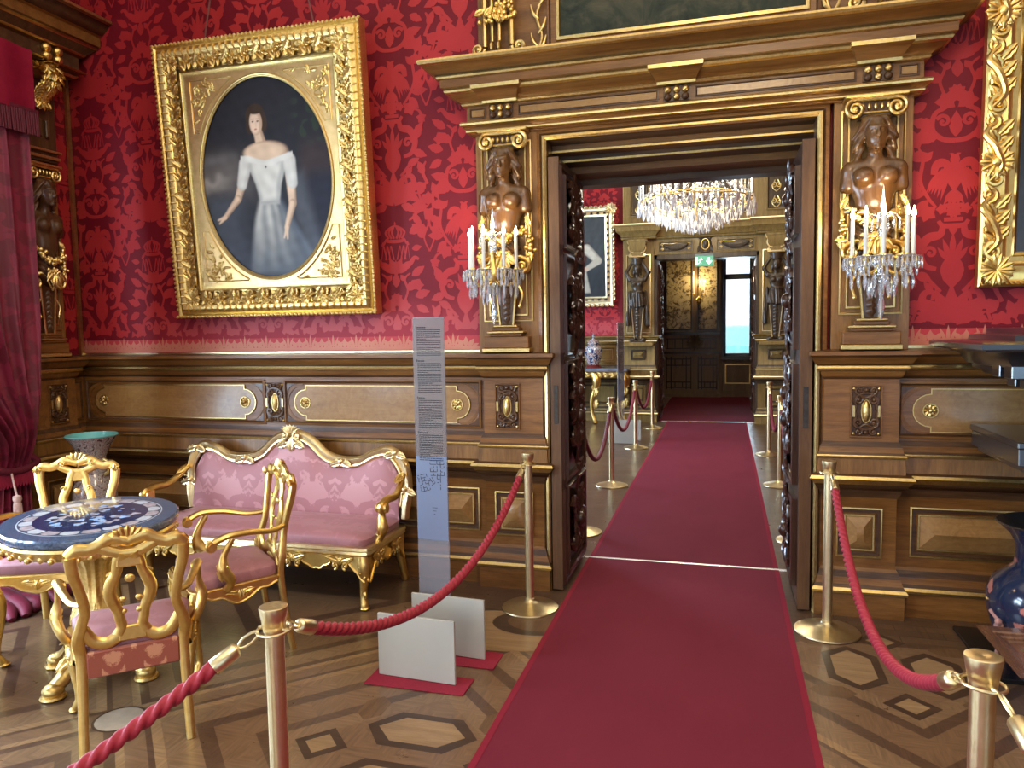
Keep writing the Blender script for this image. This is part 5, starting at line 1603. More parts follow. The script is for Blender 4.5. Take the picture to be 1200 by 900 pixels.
    hair = np.hypot((A + .10) / .150, (B - .655) / .135) - 1; col = lay(col, (.045, .027, .018), ed(hair * .12, .012)); col = lay(col, (.045, .027, .018), ed((np.hypot((A + .20) / .055, (B - .58) / .08) - 1) * .06, .012)); col = lay(col, (.045, .027, .018), ed((np.hypot((A - .02) / .05, (B - .60) / .09) - 1) * .06, .012))
    face = np.hypot((A + .10) / .098, (B - .605) / .122) - 1; col = lay(col, (.50, .335, .235), ed(face * .10, .008)); col = lay(col, (.70, .52, .39), ed((np.hypot((A + .115) / .070, (B - .60) / .098) - 1) * .08, .02))
    col = lay(col, (.045, .027, .018), ed((np.hypot((A + .095) / .115, (B - .735) / .050) - 1) * .08, .01))
    for ex_ in (-.145, -.070): col = lay(col, (.07, .04, .035), ed((np.hypot((A - ex_) / .018, (B - .618) / .008) - 1) * .015, .005)); col = lay(col, (.16, .10, .075), ed(np.maximum(np.abs(A - ex_) - .024, np.abs(B - .640) - .003), .006) * .7)
    col = lay(col, (.45, .17, .14), ed((np.hypot((A + .108) / .022, (B - .540) / .008) - 1) * .015, .005)); col = lay(col, (.46, .30, .21), ed(np.maximum(np.abs(A + .098) - .004, np.abs(B - .590) - .025), .008) * .6)
    B = B - .05
    col = lay(col, (.15, .13, .12), ed(np.hypot(A - .0, (B - .115) * 1.3) - .016, .008))
    waist = ed(np.abs(B + .235) - .012, .01) * (np.abs(A - .03) < .15); col = lay(col, (.33, .33, .32), waist * .6)
    col = col * (1 + .10 * n2[..., None])
    return np.clip(col, 0, 1)

# portrait hangs leaning forward: bottom rail touches the wall, top stands out
Zb, Zt = 1.715, 3.50; Yb, Yt = 4.345, 4.215
tilt = math.atan2(Yb - Yt, Zt - Zb); HP = math.hypot(Zt - Zb, Yb - Yt)
t = thing('oval_portrait', 'large gilt-framed oval portrait of a lady in a white gown on the red wall', 'painting', (-2.868, Yb, Zb))
t.rotation_euler = (tilt, 0, 0)
W2 = .755
pm = lambda a, b, h: (a, -h, b)
m = MB()
R0 = rect(-W2, W2, 0, HP)
frame(m, pm, -W2, W2, 0, HP, [(0, -.03), (0, .035), (.006, .048), (.016, .050), (.024, .040), (.030, .036), (.045, .060), (.062, .068), (.080, .062), (.092, .045), (.098, .040), (.150, .022), (.168, .014), (.172, .020), (.182, .022), (.190, .014), (.200, .010), (.215, .010)], [0] * 9 + [1] * 4 + [0] * 4)
# ribbed outer torus
def ribs(x, y, ax_):
    pass
n = 34
for k in range(n):
    z_ = .10 + (HP - .20) * k / (n - 1)
    for s in (-1, 1): m.tube([pm(s * (W2 - .044 - .040 * (math.sin(q))) if False else s * (W2 - .040 - .045 * q), z_, .052 + .022 * math.sin(PI * q)) for q in (0, .25, .5, .75, 1)], .006, 5)
n = 28
for k in range(n):
    x_ = -W2 + .10 + (2 * W2 - .20) * k / (n - 1)
    for zz in (0, 1): m.tube([pm(x_, (.040 + .045 * q) if zz == 0 else HP - .040 - .045 * q, .052 + .022 * math.sin(PI * q)) for q in (0, .25, .5, .75, 1)], .006, 5)
for k in range(int(2 * (W2 * 2 + HP) / .030)):
    s = k * .030; per = [2 * W2, HP, 2 * W2, HP]; i = 0
    while s > per[i]: s -= per[i]; i += 1
    p = [(-W2 + s, .009), (W2 - .009, s), (W2 - s, HP - .009), (-W2 + .009, HP - s)][i]; m.ell(pm(p[0], p[1], .050), (.011, .010, .011), 7, 5)
m.build('frame', [GOLD_OLD, GOLD_SHADE], t)
m = MB(); rng = random.Random(2)
def run_leaves(p0, d, L, inn):
    """running acanthus: big leaves flung to both sides of an S-stem, with tendrils and berries"""
    n_ = int(L / .105); d = V(d); inn = V(inn); up = V((0, -1, 0)); stem = []
    for k in range(n_ + 1):
        o = V(p0) + d * (L * k / n_); sg = 1 if k % 2 else -1
        stem.append(o + inn * (.020 * sg) + up * .042)
        if k == n_: break
        m.leaf(o + up * .036 - inn * (.006 * sg), (d * .75 + inn * sg).normalized(), up, .088, .036, .45, 0, 4, 13, 9, .45)
        m.leaf(o + up * .040 + d * .030 - inn * (.010 * sg), (d * .8 - inn * sg * .75).normalized(), up, .070, .026, .40, 0, 3, 11, 7, .45)
        m.leaf(o + up * .034 + d * .055, (d * .35 + inn * sg).normalized(), up, .060, .020, .30, 0, 3, 9, 7, .4)
        m.leaf(o + up * .034 + d * .01, (-d * .25 - inn * sg).normalized(), up, .055, .018, .30, 0, 2, 8, 5, .4)
        m.spiral(o + d * .072 - inn * (.026 * sg) + up * .046, .020, 1.3, 0, d, inn, .0062, 0, sg, n=12, nn=5)
        for q in range(3): m.ell(tuple(o + d * (.045 + .018 * q) + up * .052 + inn * (sg * (.012 - .012 * q))), (.0075, .0075, .0075), 6, 4)
    m.tube(bez(stem, 4), .0075, 6)
e_ = .125
run_leaves(pm(-W2 + .09, e_, 0), (1, 0, 0), 2 * W2 - .18, (0, 0, 1)); run_leaves(pm(-W2 + .09, HP - e_, 0), (1, 0, 0), 2 * W2 - .18, (0, 0, -1))
run_leaves(pm(-W2 + e_, .12, 0), (0, 0, 1), HP - .24, (1, 0, 0)); run_leaves(pm(W2 - e_, .12, 0), (0, 0, 1), HP - .24, (-1, 0, 0))
for sa in (-1, 1):
    for zc in (e_, HP - e_):
        for q in range(8):
            a = q * PI / 4; m.leaf(pm(sa * (W2 - e_), zc, .045), (math.cos(a), 0, math.sin(a)), (0, -1, 0), .075, .028, .2)
m.build('acanthus_ornament', GOLD_OLD, t)
# gilt slip with oval opening, corner spandrels of relief
iw, z0, z1 = W2 - .215, .215, HP - .215; cz = (z0 + z1) / 2; ox, oz = iw - .055, (z1 - z0) / 2 - .040
m = MB(); N = 96; ring_i = [(ox * math.cos(2 * PI * k / N), cz + oz * math.sin(2 * PI * k / N)) for k in range(N)]
def sq(k):
    a = 2 * PI * k / N; c, s = math.cos(a), math.sin(a); q = min(iw / max(1e-6, abs(c)), (z1 - cz) / max(1e-6, abs(s))); return (q * c, cz + q * s)
ring_o = [sq(k) for k in range(N)]
for (cx_, cz_) in ((iw, z1), (-iw, z1), (-iw, z0), (iw, z0)):
    j = min(range(N), key=lambda k: math.dist(ring_o[k], (cx_, cz_))); ring_o[j] = (cx_, cz_)
m.loft([[pm(a, b, .012) for a, b in ring_o], [pm(a, b, .012) for a, b in ring_i]], 0)
m.tube([pm(a * 1.012, cz + (b - cz) * 1.012, .012) for a, b in ring_i], .010, 8, 1, closed=True)
m.tube([pm(a * 1.0, cz + (b - cz) * 1.0, .006) for a, b in ring_i], .008, 8, 1, closed=True)
m.build('oval_slip', [metal('matt_gilding', (.80, .54, .24), .42, (.66, .42, .16), .03, 20), GOLD_B], t)
m = MB(); rng = random.Random(8)
for sa in (-1, 1):
    for sb in (-1, 1):
        # curved triangle
        pts = [(iw - .03, oz + .012), (iw - .03, .50 * oz)]
        a0 = math.asin(min(1, .50 * oz / (oz * 1.075))); a1 = math.acos(min(1, .34))
        pts += [((ox * 1.075) * math.cos(a0 + (1.22 - a0) * k / 8), (oz * 1.075) * math.sin(a0 + (1.22 - a0) * k / 8)) for k in range(9)]
        pts += [(.36 * iw, oz + .012)]
        P3 = [pm(sa * a, cz + sb * b, .014) for a, b in pts]
        m = MB(); m.tube(P3, .005, 6, 1, closed=True)
        cxx, czz = .80 * iw, .80 * oz
        for q in range(40):
            a_ = iw - .045 - abs(rng.gauss(0, .085)); b_ = oz - .0 - abs(rng.gauss(0, .13))
            if (a_ / (ox * 1.12)) ** 2 + (b_ / (oz * 1.12)) ** 2 < 1: continue
            an = rng.random() * 6.28; m.leaf(pm(sa * a_, cz + sb * b_, .014), (math.cos(an), 0, math.sin(an)), (0, -1, 0), .04, .012, .2, 0, 1, 5, 5)
            m.ell(pm(sa * (a_ - .012), cz + sb * b_, .016), (.007, .007, .007), 6, 4)
        m.build('spandrel_relief', [GOLD_OLD, GOLD_B], t)
paint_grid('canvas', lambda a, b: pm(a, b, -.004), -ox * 1.02, ox * 1.02, cz - oz * 1.02, cz + oz * 1.02, 190, 250, lambda A, B: portrait_lady(A / ox, (B - cz) / oz), lambda A, B: (A / ox) ** 2 + ((B - cz) / oz) ** 2 < 1.035, OIL, t)
for x0, x1 in ((-.40, -.22), (.42, .26)):
    m = MB(); m.tube([pm(x0, HP - .02, -.02), pm(x1, HP + .75, -.08)], .006, 6); m.build('hanging_cord', plain('faded_cord', (.16, .05, .04), .8), t)

# right-hand picture: rococo frame cut by the photo's edge
t = thing('rococo_picture', 'gilt rococo picture frame cut off by the right edge, on the red wall', 'painting', (1.96, 4.36, 1.775))
t.rotation_euler = (math.radians(2.0), 0, 0)
m = MB(); a1_, b1_ = .70, 1.95
frame(m, pm, -a1_, a1_, 0, b1_, [(0, -.02), (0, .03), (.012, .042), (.024, .036), (.034, .024), (.06, .022), (.085, .034), (.10, .040), (.112, .034), (.125, .018), (.15, .014), (.158, .020), (.168, .010), (.175, .0)], 0)
for k in range(int(b1_ / .022)): m.ell(pm(-a1_ + .018, .011 + k * .022, .044), (.009, .010, .008), 6, 4)
for k in range(int(2 * a1_ / .022)): m.ell(pm(-a1_ + .011 + k * .022, .018, .044), (.008, .010, .009), 6, 4)
m.build('frame', GOLD, t)
m = MB()
def Ss(z0_, s):
    m.tube(bez([pm(-a1_ + .02, z0_, .055), pm(-a1_ + .075, z0_ + .07, .065), pm(-a1_ + .045, z0_ + .17, .07), pm(-a1_ + .0, z0_ + .24, .06), pm(-a1_ + .05, z0_ + .30, .055)], 6), lerpl([.010, .020, .022, .018, .009], 25), 8, sy=.8)
    m.spiral(pm(-a1_ + .055, z0_ + .02, .055), .045, 1.4, PI / 2, (1, 0, 0), (0, 0, 1), .014); m.spiral(pm(-a1_ + .03, z0_ + .30, .055), .04, 1.4, -PI / 2, (1, 0, 0), (0, 0, 1), .013)
    for q in range(7):
        m.leaf(pm(-a1_ + .06, z0_ + .03 + q * .04, .05), (.7 if q % 2 else -.5, 0, .8), (0, -1, 0), .10, .030, .25)
for z_ in (.16, .52, .88, 1.24, 1.58): Ss(z_, 1)
m.build('scrollwork', GOLD, t); m = MB()
for x_ in (-.30, .0, .30):
    for q in range(6): m.leaf(pm(x_ - .12 + q * .045, .075, .045), (.8, 0, .6 if q % 2 else -.6), (0, -1, 0), .10, .03, .25)
m.build('lower_scrollwork', GOLD, t); m = MB()
for q in range(14):
    a = q * 2 * PI / 14; m.leaf(pm(-a1_ + .075, .085, .055), (math.cos(a), 0, math.sin(a)), (0, -1, 0), .085, .03, .25)
m.build('corner_shell', GOLD, t); m = MB()
for zc in (.62, 1.34):
    for q in range(12):
        a = q * 2 * PI / 12; m.leaf(pm(-a1_ + .055, zc, .06), (math.cos(a), 0, math.sin(a)), (0, -1, 0), .085, .03, .3)
    m.ell(pm(-a1_ + .055, zc, .07), (.028, .02, .028)); m.build('rosette', GOLD, t); m = MB()
m = MB(); m.box(-a1_ + .17, a1_ - .17, .004, .012, .17, b1_ - .17); m.build('canvas', plain('dark_varnish', (.03, .024, .018), .3, .4, 5), t)

# ================================================================ CRYSTAL SCONCES
def drop(mb, c, L, r, mi=0, n=6):
    x, y, z = c; mb.lathe([(.0005, 0), (r * .45, -L * .10), (r, -L * .55), (r * .7, -L * .8), (.0005, -L)], n, mi, c)
def candle(par, x, y, z, L, r=.0095, emis=FLAME):
    m = MB(); m.lathe([(0, 0), (r, 0), (r, L), (r * .7, L + .004), (0, L + .004)], 14, 0, (x, y, z)); o = m.build('candle', CANDLE, par)
    m = MB(); m.lathe([(.003, 0), (.0085, .008), (.0105, .018), (.008, .032), (.004, .044), (.0004, .056)], 12, 0, (x, y, z + L + .003)); m.build('bulb', emis, o)
    return o
def sconce(label, loc, seed):
    t = thing('crystal_sconce', label, 'wall lamp', loc, 0)
    rng = random.Random(seed)
    m = MB(); m.tube([(0, .0, .0), (0, -.17, -.02)], .010, 8); m.lathe([(.0, -.05), (.03, -.045), (.04, -.02), (.035, .02), (.02, .04), (.014, .10), (.02, .12), (.0, .13)], 20, 0, (0, -.16, 0))
    m.lathe([(.0, .0), (.05, .004), (.055, .012), (0, .02)], 20, 0, (0, -.02, -.01)); m.build('bracket', GOLD, t)
    m = MB(); m.lathe([(.018, .12), (.024, .15), (.012, .18), (.022, .21), (.010, .24), (.014, .27), (.006, .31), (.002, .37)], 10, 0, (0, -.16, 0)); m.build('crystal_stem', CRYSTAL, t); m = MB(); m.lathe([(.0, -.13), (.03, -.11), (.045, -.07), (.03, -.05)], 10, 0, (0, -.16, 0)); m.build('lower_finial', CRYSTAL, t); m = MB()
    for k in range(6): 
        a = k * PI / 3; m.tube(bez([(0, -.16, .20), (.05 * math.cos(a), -.16 + .05 * math.sin(a), .23), (.075 * math.cos(a), -.16 + .075 * math.sin(a), .20)], 4), .0035, 5); drop(m, (.075 * math.cos(a), -.16 + .075 * math.sin(a), .20), .05, .008)
    m.build('crystal_garland', CRYSTAL, t)
    for k, a in enumerate((-PI + .10, -PI + .85, -PI / 2 - .12, -.85, -.10)):
        R = .138; x, y = R * math.cos(a), -.15 + R * math.sin(a) * .95
        m = MB(); m.tube(bez([(0, -.16, -.02), (x * .5, -.15 + (y + .15) * .5, -.065), (x * .9, -.15 + (y + .15) * .92, -.05), (x, y, -.01)], 5), .006, 8); m.lathe([(.004, -.02), (.012, -.01), (.014, .012), (.0125, .03), (.0, .03)], 14, 0, (x, y, 0)); arm = m.build('arm', GOLD, t)
        m = MB(); m.lathe([(.010, .004), (.034, .010), (.043, .018), (.040, .020), (.030, .014), (.010, .010)], 20, 0, (x, y, 0)); m.build('drip_pan', CRYSTAL, arm)
        m = MB()
        for q in range(11):
            b_ = 2 * PI * q / 11; drop(m, (x + .040 * math.cos(b_), y + .040 * math.sin(b_), .016), .050 + .012 * rng.random(), .0068)
        for q in range(5):
            b_ = 2 * PI * q / 5 + .4; drop(m, (x + .020 * math.cos(b_), y + .020 * math.sin(b_), -.02), .060, .008)
        drop(m, (x, y, -.06), .085, .011); m.build('prism_fringe', CRYSTAL, arm)['kind'] = 'stuff'
        candle(arm, x, y, .02, .185)
    m = MB()
    for q in range(10):
        a = 2 * PI * q / 10; drop(m, (.06 * math.cos(a), -.16 + .06 * math.sin(a), -.08), .10, .010)
    for q in range(7):
        a = -PI * (q + .5) / 7; drop(m, (.11 * math.cos(a), -.15 + .10 * math.sin(a), -.05), .085, .009)
    drop(m, (0, -.16, -.14), .15, .017, 0, 8)
    m.build('pendants', CRYSTAL, t)['kind'] = 'stuff'
    light('sconce_light', 'POINT', (loc[0], loc[1] - .17, loc[2] + .30), 8.5, (1.0, .76, .44), .06)
    return t
sconce('lit crystal candle sconce on the pilaster left of the doorway', (-1.255, 4.20, 1.915), 1)
sconce('lit crystal candle sconce on the pilaster right of the doorway', (.757, 4.20, 1.905), 2)

# ================================================================ VASES, CURTAIN, CABINET
b = NB('famille_rose_porcelain')
n1 = b.noise(b.coord(), 26, 5, .65, 1.2); n2 = b.noise(b.coord(), 60, 4, .7, .5)
f = b.math('ADD', b.math('MULTIPLY', n1, .6), b.math('MULTIPLY', n2, .4))
b.l(b.ramp(f, [(0, (.10, .05, .04)), (.42, (.10, .05, .04)), (.455, (.42, .40, .37)), (.505, (.26, .12, .10)), (.54, (.40, .38, .35)), (.58, (.08, .11, .15)), (.64, (.30, .22, .18))], 'CONSTANT'), b.p.inputs['Base Color']); b.set(rough=.12, Coat_Weight=.5); FAMILLE = b.m
TURQ = plain('turquoise_glaze', (.16, .48, .46), .15)
t = thing('porcelain_vase', 'tall patterned porcelain vase with flared turquoise mouth in the room corner', 'vase', (-4.05, 3.93, 0))
m = MB()
m.T = Matrix.Diagonal((.72, .72, 1, 1)); m.lathe([(.0, .0), (.115, .0), (.12, .02), (.115, .05), (.125, .12), (.16, .28), (.185, .42), (.19, .52), (.175, .60), (.135, .665), (.112, .70), (.105, .75), (.115, .80), (.15, .86), (.20, .915), (.222, .935)], 48)
m.build('body', FAMILLE, t)
m = MB(); m.T = Matrix.Diagonal((.72, .72, 1, 1)); m.lathe([(.222, .935), (.226, .941), (.221, .946), (.195, .918), (.142, .86), (.105, .80), (.095, .75), (.1, .70), (0, .68)], 48); m.build('glazed_mouth', TURQ, t)
m = MB()
m.T = Matrix.Diagonal((.72, .72, 1, 1))
for s in (-1, 1): m.tube(bez([(s * .13, 0, .68), (s * .17, 0, .70), (s * .165, 0, .76), (s * .12, 0, .78)], 5), .014, 8)
m.build('handle', GOLD_OLD, t)

b = NB('dark_blue_lacquer_vase')
v1 = b.n('TexVoronoi', Scale=10.5); b.l(b.coord(), v1.inputs['Vector'])
n1 = b.noise(b.coord(), 14, 4, .6, .6)
f = b.math('SUBTRACT', v1.outputs['Distance'], b.math('MULTIPLY', n1, .55))
b.l(b.ramp(f, [(0, (.42, .16, .13)), (.005, (.42, .16, .13)), (.03, (.24, .07, .06)), (.05, (.010, .018, .045)), (1, (.016, .026, .06))]), b.p.inputs['Base Color'])
b.set(rough=.16, Coat_Weight=.5); BLUEV = b.m
m = MB(); m.box(1.16, 1.86, 3.62, 4.22, .001, .022, 0, .004)
tag(m.build('plinth_slab', BLACK), 'thin black slab on the floor under the dark blue vase', 'plinth')
t = thing('blue_floor_vase', 'big dark blue floor vase with coral flower sprays by the right edge', 'vase', (1.435, 3.83, .022))
m = MB(); m.lathe([(0, 0), (.155, 0), (.165, .012), (.17, .05), (.21, .14), (.238, .24), (.240, .32), (.215, .385), (.165, .425), (.135, .455), (.128, .50), (.132, .56), (.155, .605), (.195, .64), (.207, .650)], 56); m.build('body', BLUEV, t)
m = MB(); m.lathe([(.207, .650), (.212, .655), (.206, .659), (.18, .645), (.13, .59), (.115, .52), (0, .48)], 56); m.build('rim', EBONY, t)
m = MB()
b_ = V((-.235, -.05, .10))
m.tube(bez([(-.225, -.085, .06), (-.222, -.11, .13), (-.214, -.10, .20), (-.236, -.03, .245)], 5), .010, 7)
for q in range(6): m.ell((-.222 + .01 * math.sin(q), -.10 + .02 * math.cos(q * 2), .10 + .025 * q), (.016, .014, .016), 7, 5)
m.build('relief_branch', plain('coral_relief', (.40, .20, .17), .4, .3, 30), t)

# ebony cabinet with stepped cornice, mostly outside the right edge
t = thing('ebony_cabinet', 'polished ebony cabinet with stepped overhanging cornice, cut by the right edge', 'cabinet', (1.70, 4.02, 0))
m = MB(); m.box(-.14, .9, -.25, .28, .98, 1.36, 0, .004)
m.build('body', EBONY, t)
m = MB()
m.sweep([(-.42, .30), (-.42, -.28), (1.0, -.28)], [(-.20, 1.335), (-.02, 1.336), (.0, 1.36), (.035, 1.365), (.04, 1.385), (.065, 1.392), (.07, 1.40), (.10, 1.44), (.16, 1.465), (.215, 1.47), (.22, 1.478), (.238, 1.48), (.24, 1.502), (.225, 1.508), (.06, 1.512), (.055, 1.535), (-.02, 1.54), (-.025, 1.565), (-.5, 1.57)], 0, None, False, True, 1)
m.build('cornice', EBONY, t)
m = MB(); 
for x_ in (-.42, ): 
    for y_ in (-.30, -.15): m.box(x_ - .07, x_ + .03, y_ - .05, y_ + .05, 1.345, 1.425, 0, .004); m.box(x_ + .0, x_ + .08, y_ - .03, y_ + .07, 1.30, 1.39, 0, .004)
m.box(-.46, .9, -.36, .30, 1.04, 1.07, 0, .005); m.box(-.45, .9, -.34, .30, .96, 1.04, 0, .004); m.box(-.42, .9, -.32, .30, .93, .96, 0, .004); m.box(-.36, .9, -.30, .30, .90, .93, 0, .004)
m.build('ledge', EBONY, t)
for x_ in (-.26, .8):
    for y_ in (-.20, .24):
        m = MB(); m.lathe([(.045, 0), (.05, .02), (.03, .06), (.028, .40), (.045, .46), (.03, .52), (.03, .80), (.05, .86), (.05, .905)], 20, 0, (x_ + .42, y_, 0)); m.build('leg', EBONY, t)

CHEST = wood('chest_mahogany', (.085, .034, .017), (.14, .062, .032), (.20, .10, .055), 'Y', .2, 1, .4)
t = thing('mahogany_chest', 'moulded brown mahogany chest with brass edge and ring handle before the vase', 'chest', (1.545, 3.34, -.0), 0)
m = MB(); m.T = Matrix.Diagonal((1, 1, .80, 1)); m.box(-.30, .20, -.10, .10, .06, .27, 0, .004); m.build('body', CHEST, t)
m = MB(); m.T = Matrix.Diagonal((1, 1, .80, 1)); m.sweep([(-.34, .34), (-.34, -.34), (.55, -.34)][::-1] if False else [(.24, .13), (-.34, .13), (-.34, -.13), (.24, -.13)], [(.0, .268), (.0, .285), (-.012, .292), (-.03, .295), (-.035, .305), (-.05, .308), (-.055, .318), (-.075, .322), (-.08, .330), (-.128, .332)], 0, None, False, True, -1)
m.build('lid', CHEST, t)
m = MB(); m.T = Matrix.Diagonal((1, 1, .80, 1)); m.sweep([(.24, .133), (-.343, .133), (-.343, -.133), (.24, -.133)], [(0, .268), (.004, .268), (.004, .280), (0, .280)], 0, None, False, True, -1)
m.build('edge_strip', BRASS, t)
m = MB(); m.T = Matrix.Diagonal((1, 1, .80, 1)); m.tube([(-.12 + .028 * math.cos(2 * PI * k / 20), .0, .365 + .028 * math.sin(2 * PI * k / 20)) for k in range(20)], .0045, 7, closed=True); m.lathe([(.016, .332), (.012, .34), (.005, .345)], 12, 0, (-.12, .0, 0)); m.build('ring_handle', BRASS, t)
for x_ in (-.27, .17):
    for y_ in (-.08, .08):
        m = MB(); m.T = Matrix.Diagonal((1, 1, .80, 1)); m.tube(bez([(x_, y_, .08), (x_ - .012, y_ - .012, .04), (x_, y_, .0)], 4), [.025, .024, .022, .02, .019, .018, .018, .02, .022], 10); m.build('foot', CHEST, t)
m = MB(); m.T = Matrix.Diagonal((1, 1, .80, 1)); m.tube(bez([(-.325, -.11, .25), (-.34, -.12, .18), (-.32, -.10, .10), (-.33, -.11, .03)], 5), lerpl([.022, .026, .014, .02], 16), 8); m.leaf((-.342, -.125, .26), (0, 0, -1), (-.7, -.7, 0), .12, .03, .1); m.build('gilt_mount', GOLD_OLD, t)

# curtain with tie-back
def curtain():
    t = thing('window_curtain', 'crimson damask curtain tied back with a tasselled cord at the left edge', 'curtain', (LX, 3.47, 0))
    m = MB(); nu, nz = 110, 70; rows = []
    for j in range(nz + 1):
        z = 3.05 * (1 - j / nz) + .01
        u = z
        y1 = np.interp(z, [0, .10, .45, .70, .82, .95, 1.25, 1.7, 3.05], [.24, .19, .17, .20, .22, .24, .29, .33, .36])
        y0 = np.interp(z, [0, .10, .45, .70, .82, .95, 1.25, 1.7, 3.05], [-.42, -.25, -.18, -.10, -.06, -.12, -.45, -.75, -.95])
        xo = np.interp(z, [0, .05, .15, .5, .78, .92, 1.2, 3.05], [.52, .44, .36, .31, .27, .30, .33, .30])
        amp = np.interp(z, [0, .1, .5, .80, 1.1, 3.05], [.075, .05, .04, .028, .04, .05])
        row = []
        for i in range(nu + 1):
            s = i / nu; ph = s * 2 * PI * 7.5
            fold = math.sin(ph + .5 * math.sin(z * 2.1)) + .35 * math.sin(2.3 * ph + z * 1.3)
            puff = .05 * math.exp(-((z - 1.02) / .16) ** 2) * math.sin(PI * s)
            row.append((xo + amp * fold * (.4 + .6 * math.sin(PI * min(1, .08 + s))) + puff, y0 + (y1 - y0) * s + .35 * amp * math.cos(ph), z))
        rows.append(row)
    m.loft(rows, 0, False)
    # cloth pooling on the floor
    for k in range(9):
        a = -.4 + .07 * k; P = bez([(.25 + .02 * k, a, .02), (.42, a + .05 * math.sin(k), .06 + .02 * (k % 3)), (.60 + .03 * (k % 4), a + .03, .045), (.72 + .02 * (k % 3), a - .03, .012)], 5)
        m.tube(P, lerpl([.03, .055, .05, .02], len(P)), 9, 0, True, 1, .7)
    m.build('cloth', VELVET, t, ang=70)
    m = MB(); m.tube(bez([(.20, .22, .86), (.33, .22, .80), (.36, .06, .77), (.34, -.08, .80), (.20, -.10, .88)], 6), .022, 10); m.build('tie_cord', FRINGE, t)
    m = MB()
    for k in range(46):
        a = k / 45; m.tube([(.365 - .03 * a, .20 - .30 * a, .785), (.372 - .03 * a, .20 - .30 * a, .69 - .01 * (k % 3))], .0055, 5)
    m.build('tie_fringe', VELVET_M, t)['kind'] = 'stuff'
    m = MB(); x_, y_ = .43, -.02
    m.tube([(.37, .0, .78), (x_, y_, .62)], .006, 6); m.lathe([(.0, .0), (.022, -.01), (.026, -.03), (.018, -.05), (.022, -.06)], 14, 0, (x_, y_, .64))
    for k in range(20): a = 2 * PI * k / 20; m.tube([(x_ + .018 * math.cos(a), y_ + .018 * math.sin(a), .585), (x_ + .028 * math.cos(a), y_ + .028 * math.sin(a), .40)], .005, 5)
    m.build('tassel', TASSEL, t)
    return t
curtain()
t = thing('curtain_pelmet', 'crimson pelmet with dark bullion fringe above the curtain, upper left', 'pelmet', (LX, 3.45, 0))
m = MB(); rows = []
for j in range(9):
    z = 3.42 - .40 * j / 8; rows.append([(.34 + .014 * math.sin(i * .55) + .01 * math.sin(i * .23 + j * .2), -2.6 + 2.98 * i / 90, z) for i in range(91)])
m.loft(rows, 0, False); m.loft([[(.34, .38, z_), (.10, .40, z_)] for z_ in (3.42, 3.02)], 0, False); m.build('valance', VELVET_M, t)
m = MB()
for k in range(150):
    y_ = .38 - k * .0165; m.tube([(.352, y_, 3.035), (.356 + .004 * (k % 2), y_ + .002 * (k % 3), 2.88)], .0078, 5)
m.box(.338, .36, -2.1, .385, 3.025, 3.045)
m.build('bullion_fringe', FRINGE, t)['kind'] = 'stuff'

# window cornice over curtain and herm, with its gilded console
m = MB()
WC = [(.0, 3.40, 0), (.10, 3.405, 1), (.115, 3.42, 2), (.105, 3.43, 0), (.14, 3.445, 1), (.155, 3.455, 2), (.12, 3.465, 2), (.12, 3.55, 0), (.145, 3.56, 1), (.155, 3.575, 2), (.20, 3.62, 1), (.215, 3.635, 0), (.235, 3.64, 0), (.24, 3.70, 1), (.26, 3.71, 2), (.30, 3.74, 2), (.33, 3.775, 1), (.35, 3.785, 1), (.345, 3.805, 0), (.0, 3.81, 0)]
m.sweep([(LX, -2.6), (LX, -2.55), (LX + .09, -2.55), (LX + .09, 4.20), (LX, 4.20)][1:] , [(d, z) for d, z, _ in WC], [q for _, _, q in WC][:-1])
tw_ = struct('trim_8', m, TRIM)
m = MB()
for yy in (4.09,):
    for k in (-1, 1):
        for zz in (3.475, 3.53): m.ell((LX + .09 + .135, yy + k * .045, zz), (.03, .034, .03), 10, 8)
    m.tube(bez([(LX + .10, yy - .05, 3.40), (LX + .23, yy - .05, 3.375), (LX + .25, yy - .05, 3.31), (LX + .19, yy - .05, 3.25), (LX + .15, yy - .05, 3.19), (LX + .17, yy - .05, 3.15)], 6), lerpl([.055, .06, .05, .038, .026, .018], 31), 10, 0, True, 1, 1)
    CP = bez([(LX + .10, yy - .05, 3.40), (LX + .23, yy - .05, 3.375), (LX + .25, yy - .05, 3.31), (LX + .19, yy - .05, 3.25), (LX + .15, yy - .05, 3.19), (LX + .17, yy - .05, 3.15)], 6)
    for q in range(3, 26, 2):
        tg = (CP[q + 1] - CP[q]).normalized(); rr_ = lerpl([.055, .06, .05, .038, .026, .018], 31)[q]
        for s in (-1, -.3, .3, 1):
            o_ = V((math.cos(s * 1.2) * -tg.z, math.sin(s * 1.2), math.cos(s * 1.2) * tg.x)).normalized()
            m.leaf(CP[q] + o_ * (rr_ * .9), tg + V((0, s * .35, 0)), o_, .070, .025, .35, 0, 3, 9, 7)
    for q in range(5): m.leaf((LX + .16, yy - .05 + .015 * (q - 2), 3.20), (.3, .2 * (q - 2), -1), (1, 0, 0), .07, .02, .3)
m.build('gilded_console', GOLD, tw_)
m = MB(); m.box(LX, LX + .10, 3.97, 4.20, 2.80, 3.40, 0, .004)
for k in (-1, 1): m.box(LX + .10, LX + .125, 4.085 + k * .03 - .014, 4.085 + k * .03 + .014, 2.96, 3.08, 0, .006)
m.box(LX, LX + .13, 3.96, 4.21, 2.865, 2.88, 1); m.box(LX, LX + .12, 3.965, 4.205, 2.82, 2.84, 1)
m.build('console_block', [W_CARVE, GOLD_B], tw_)


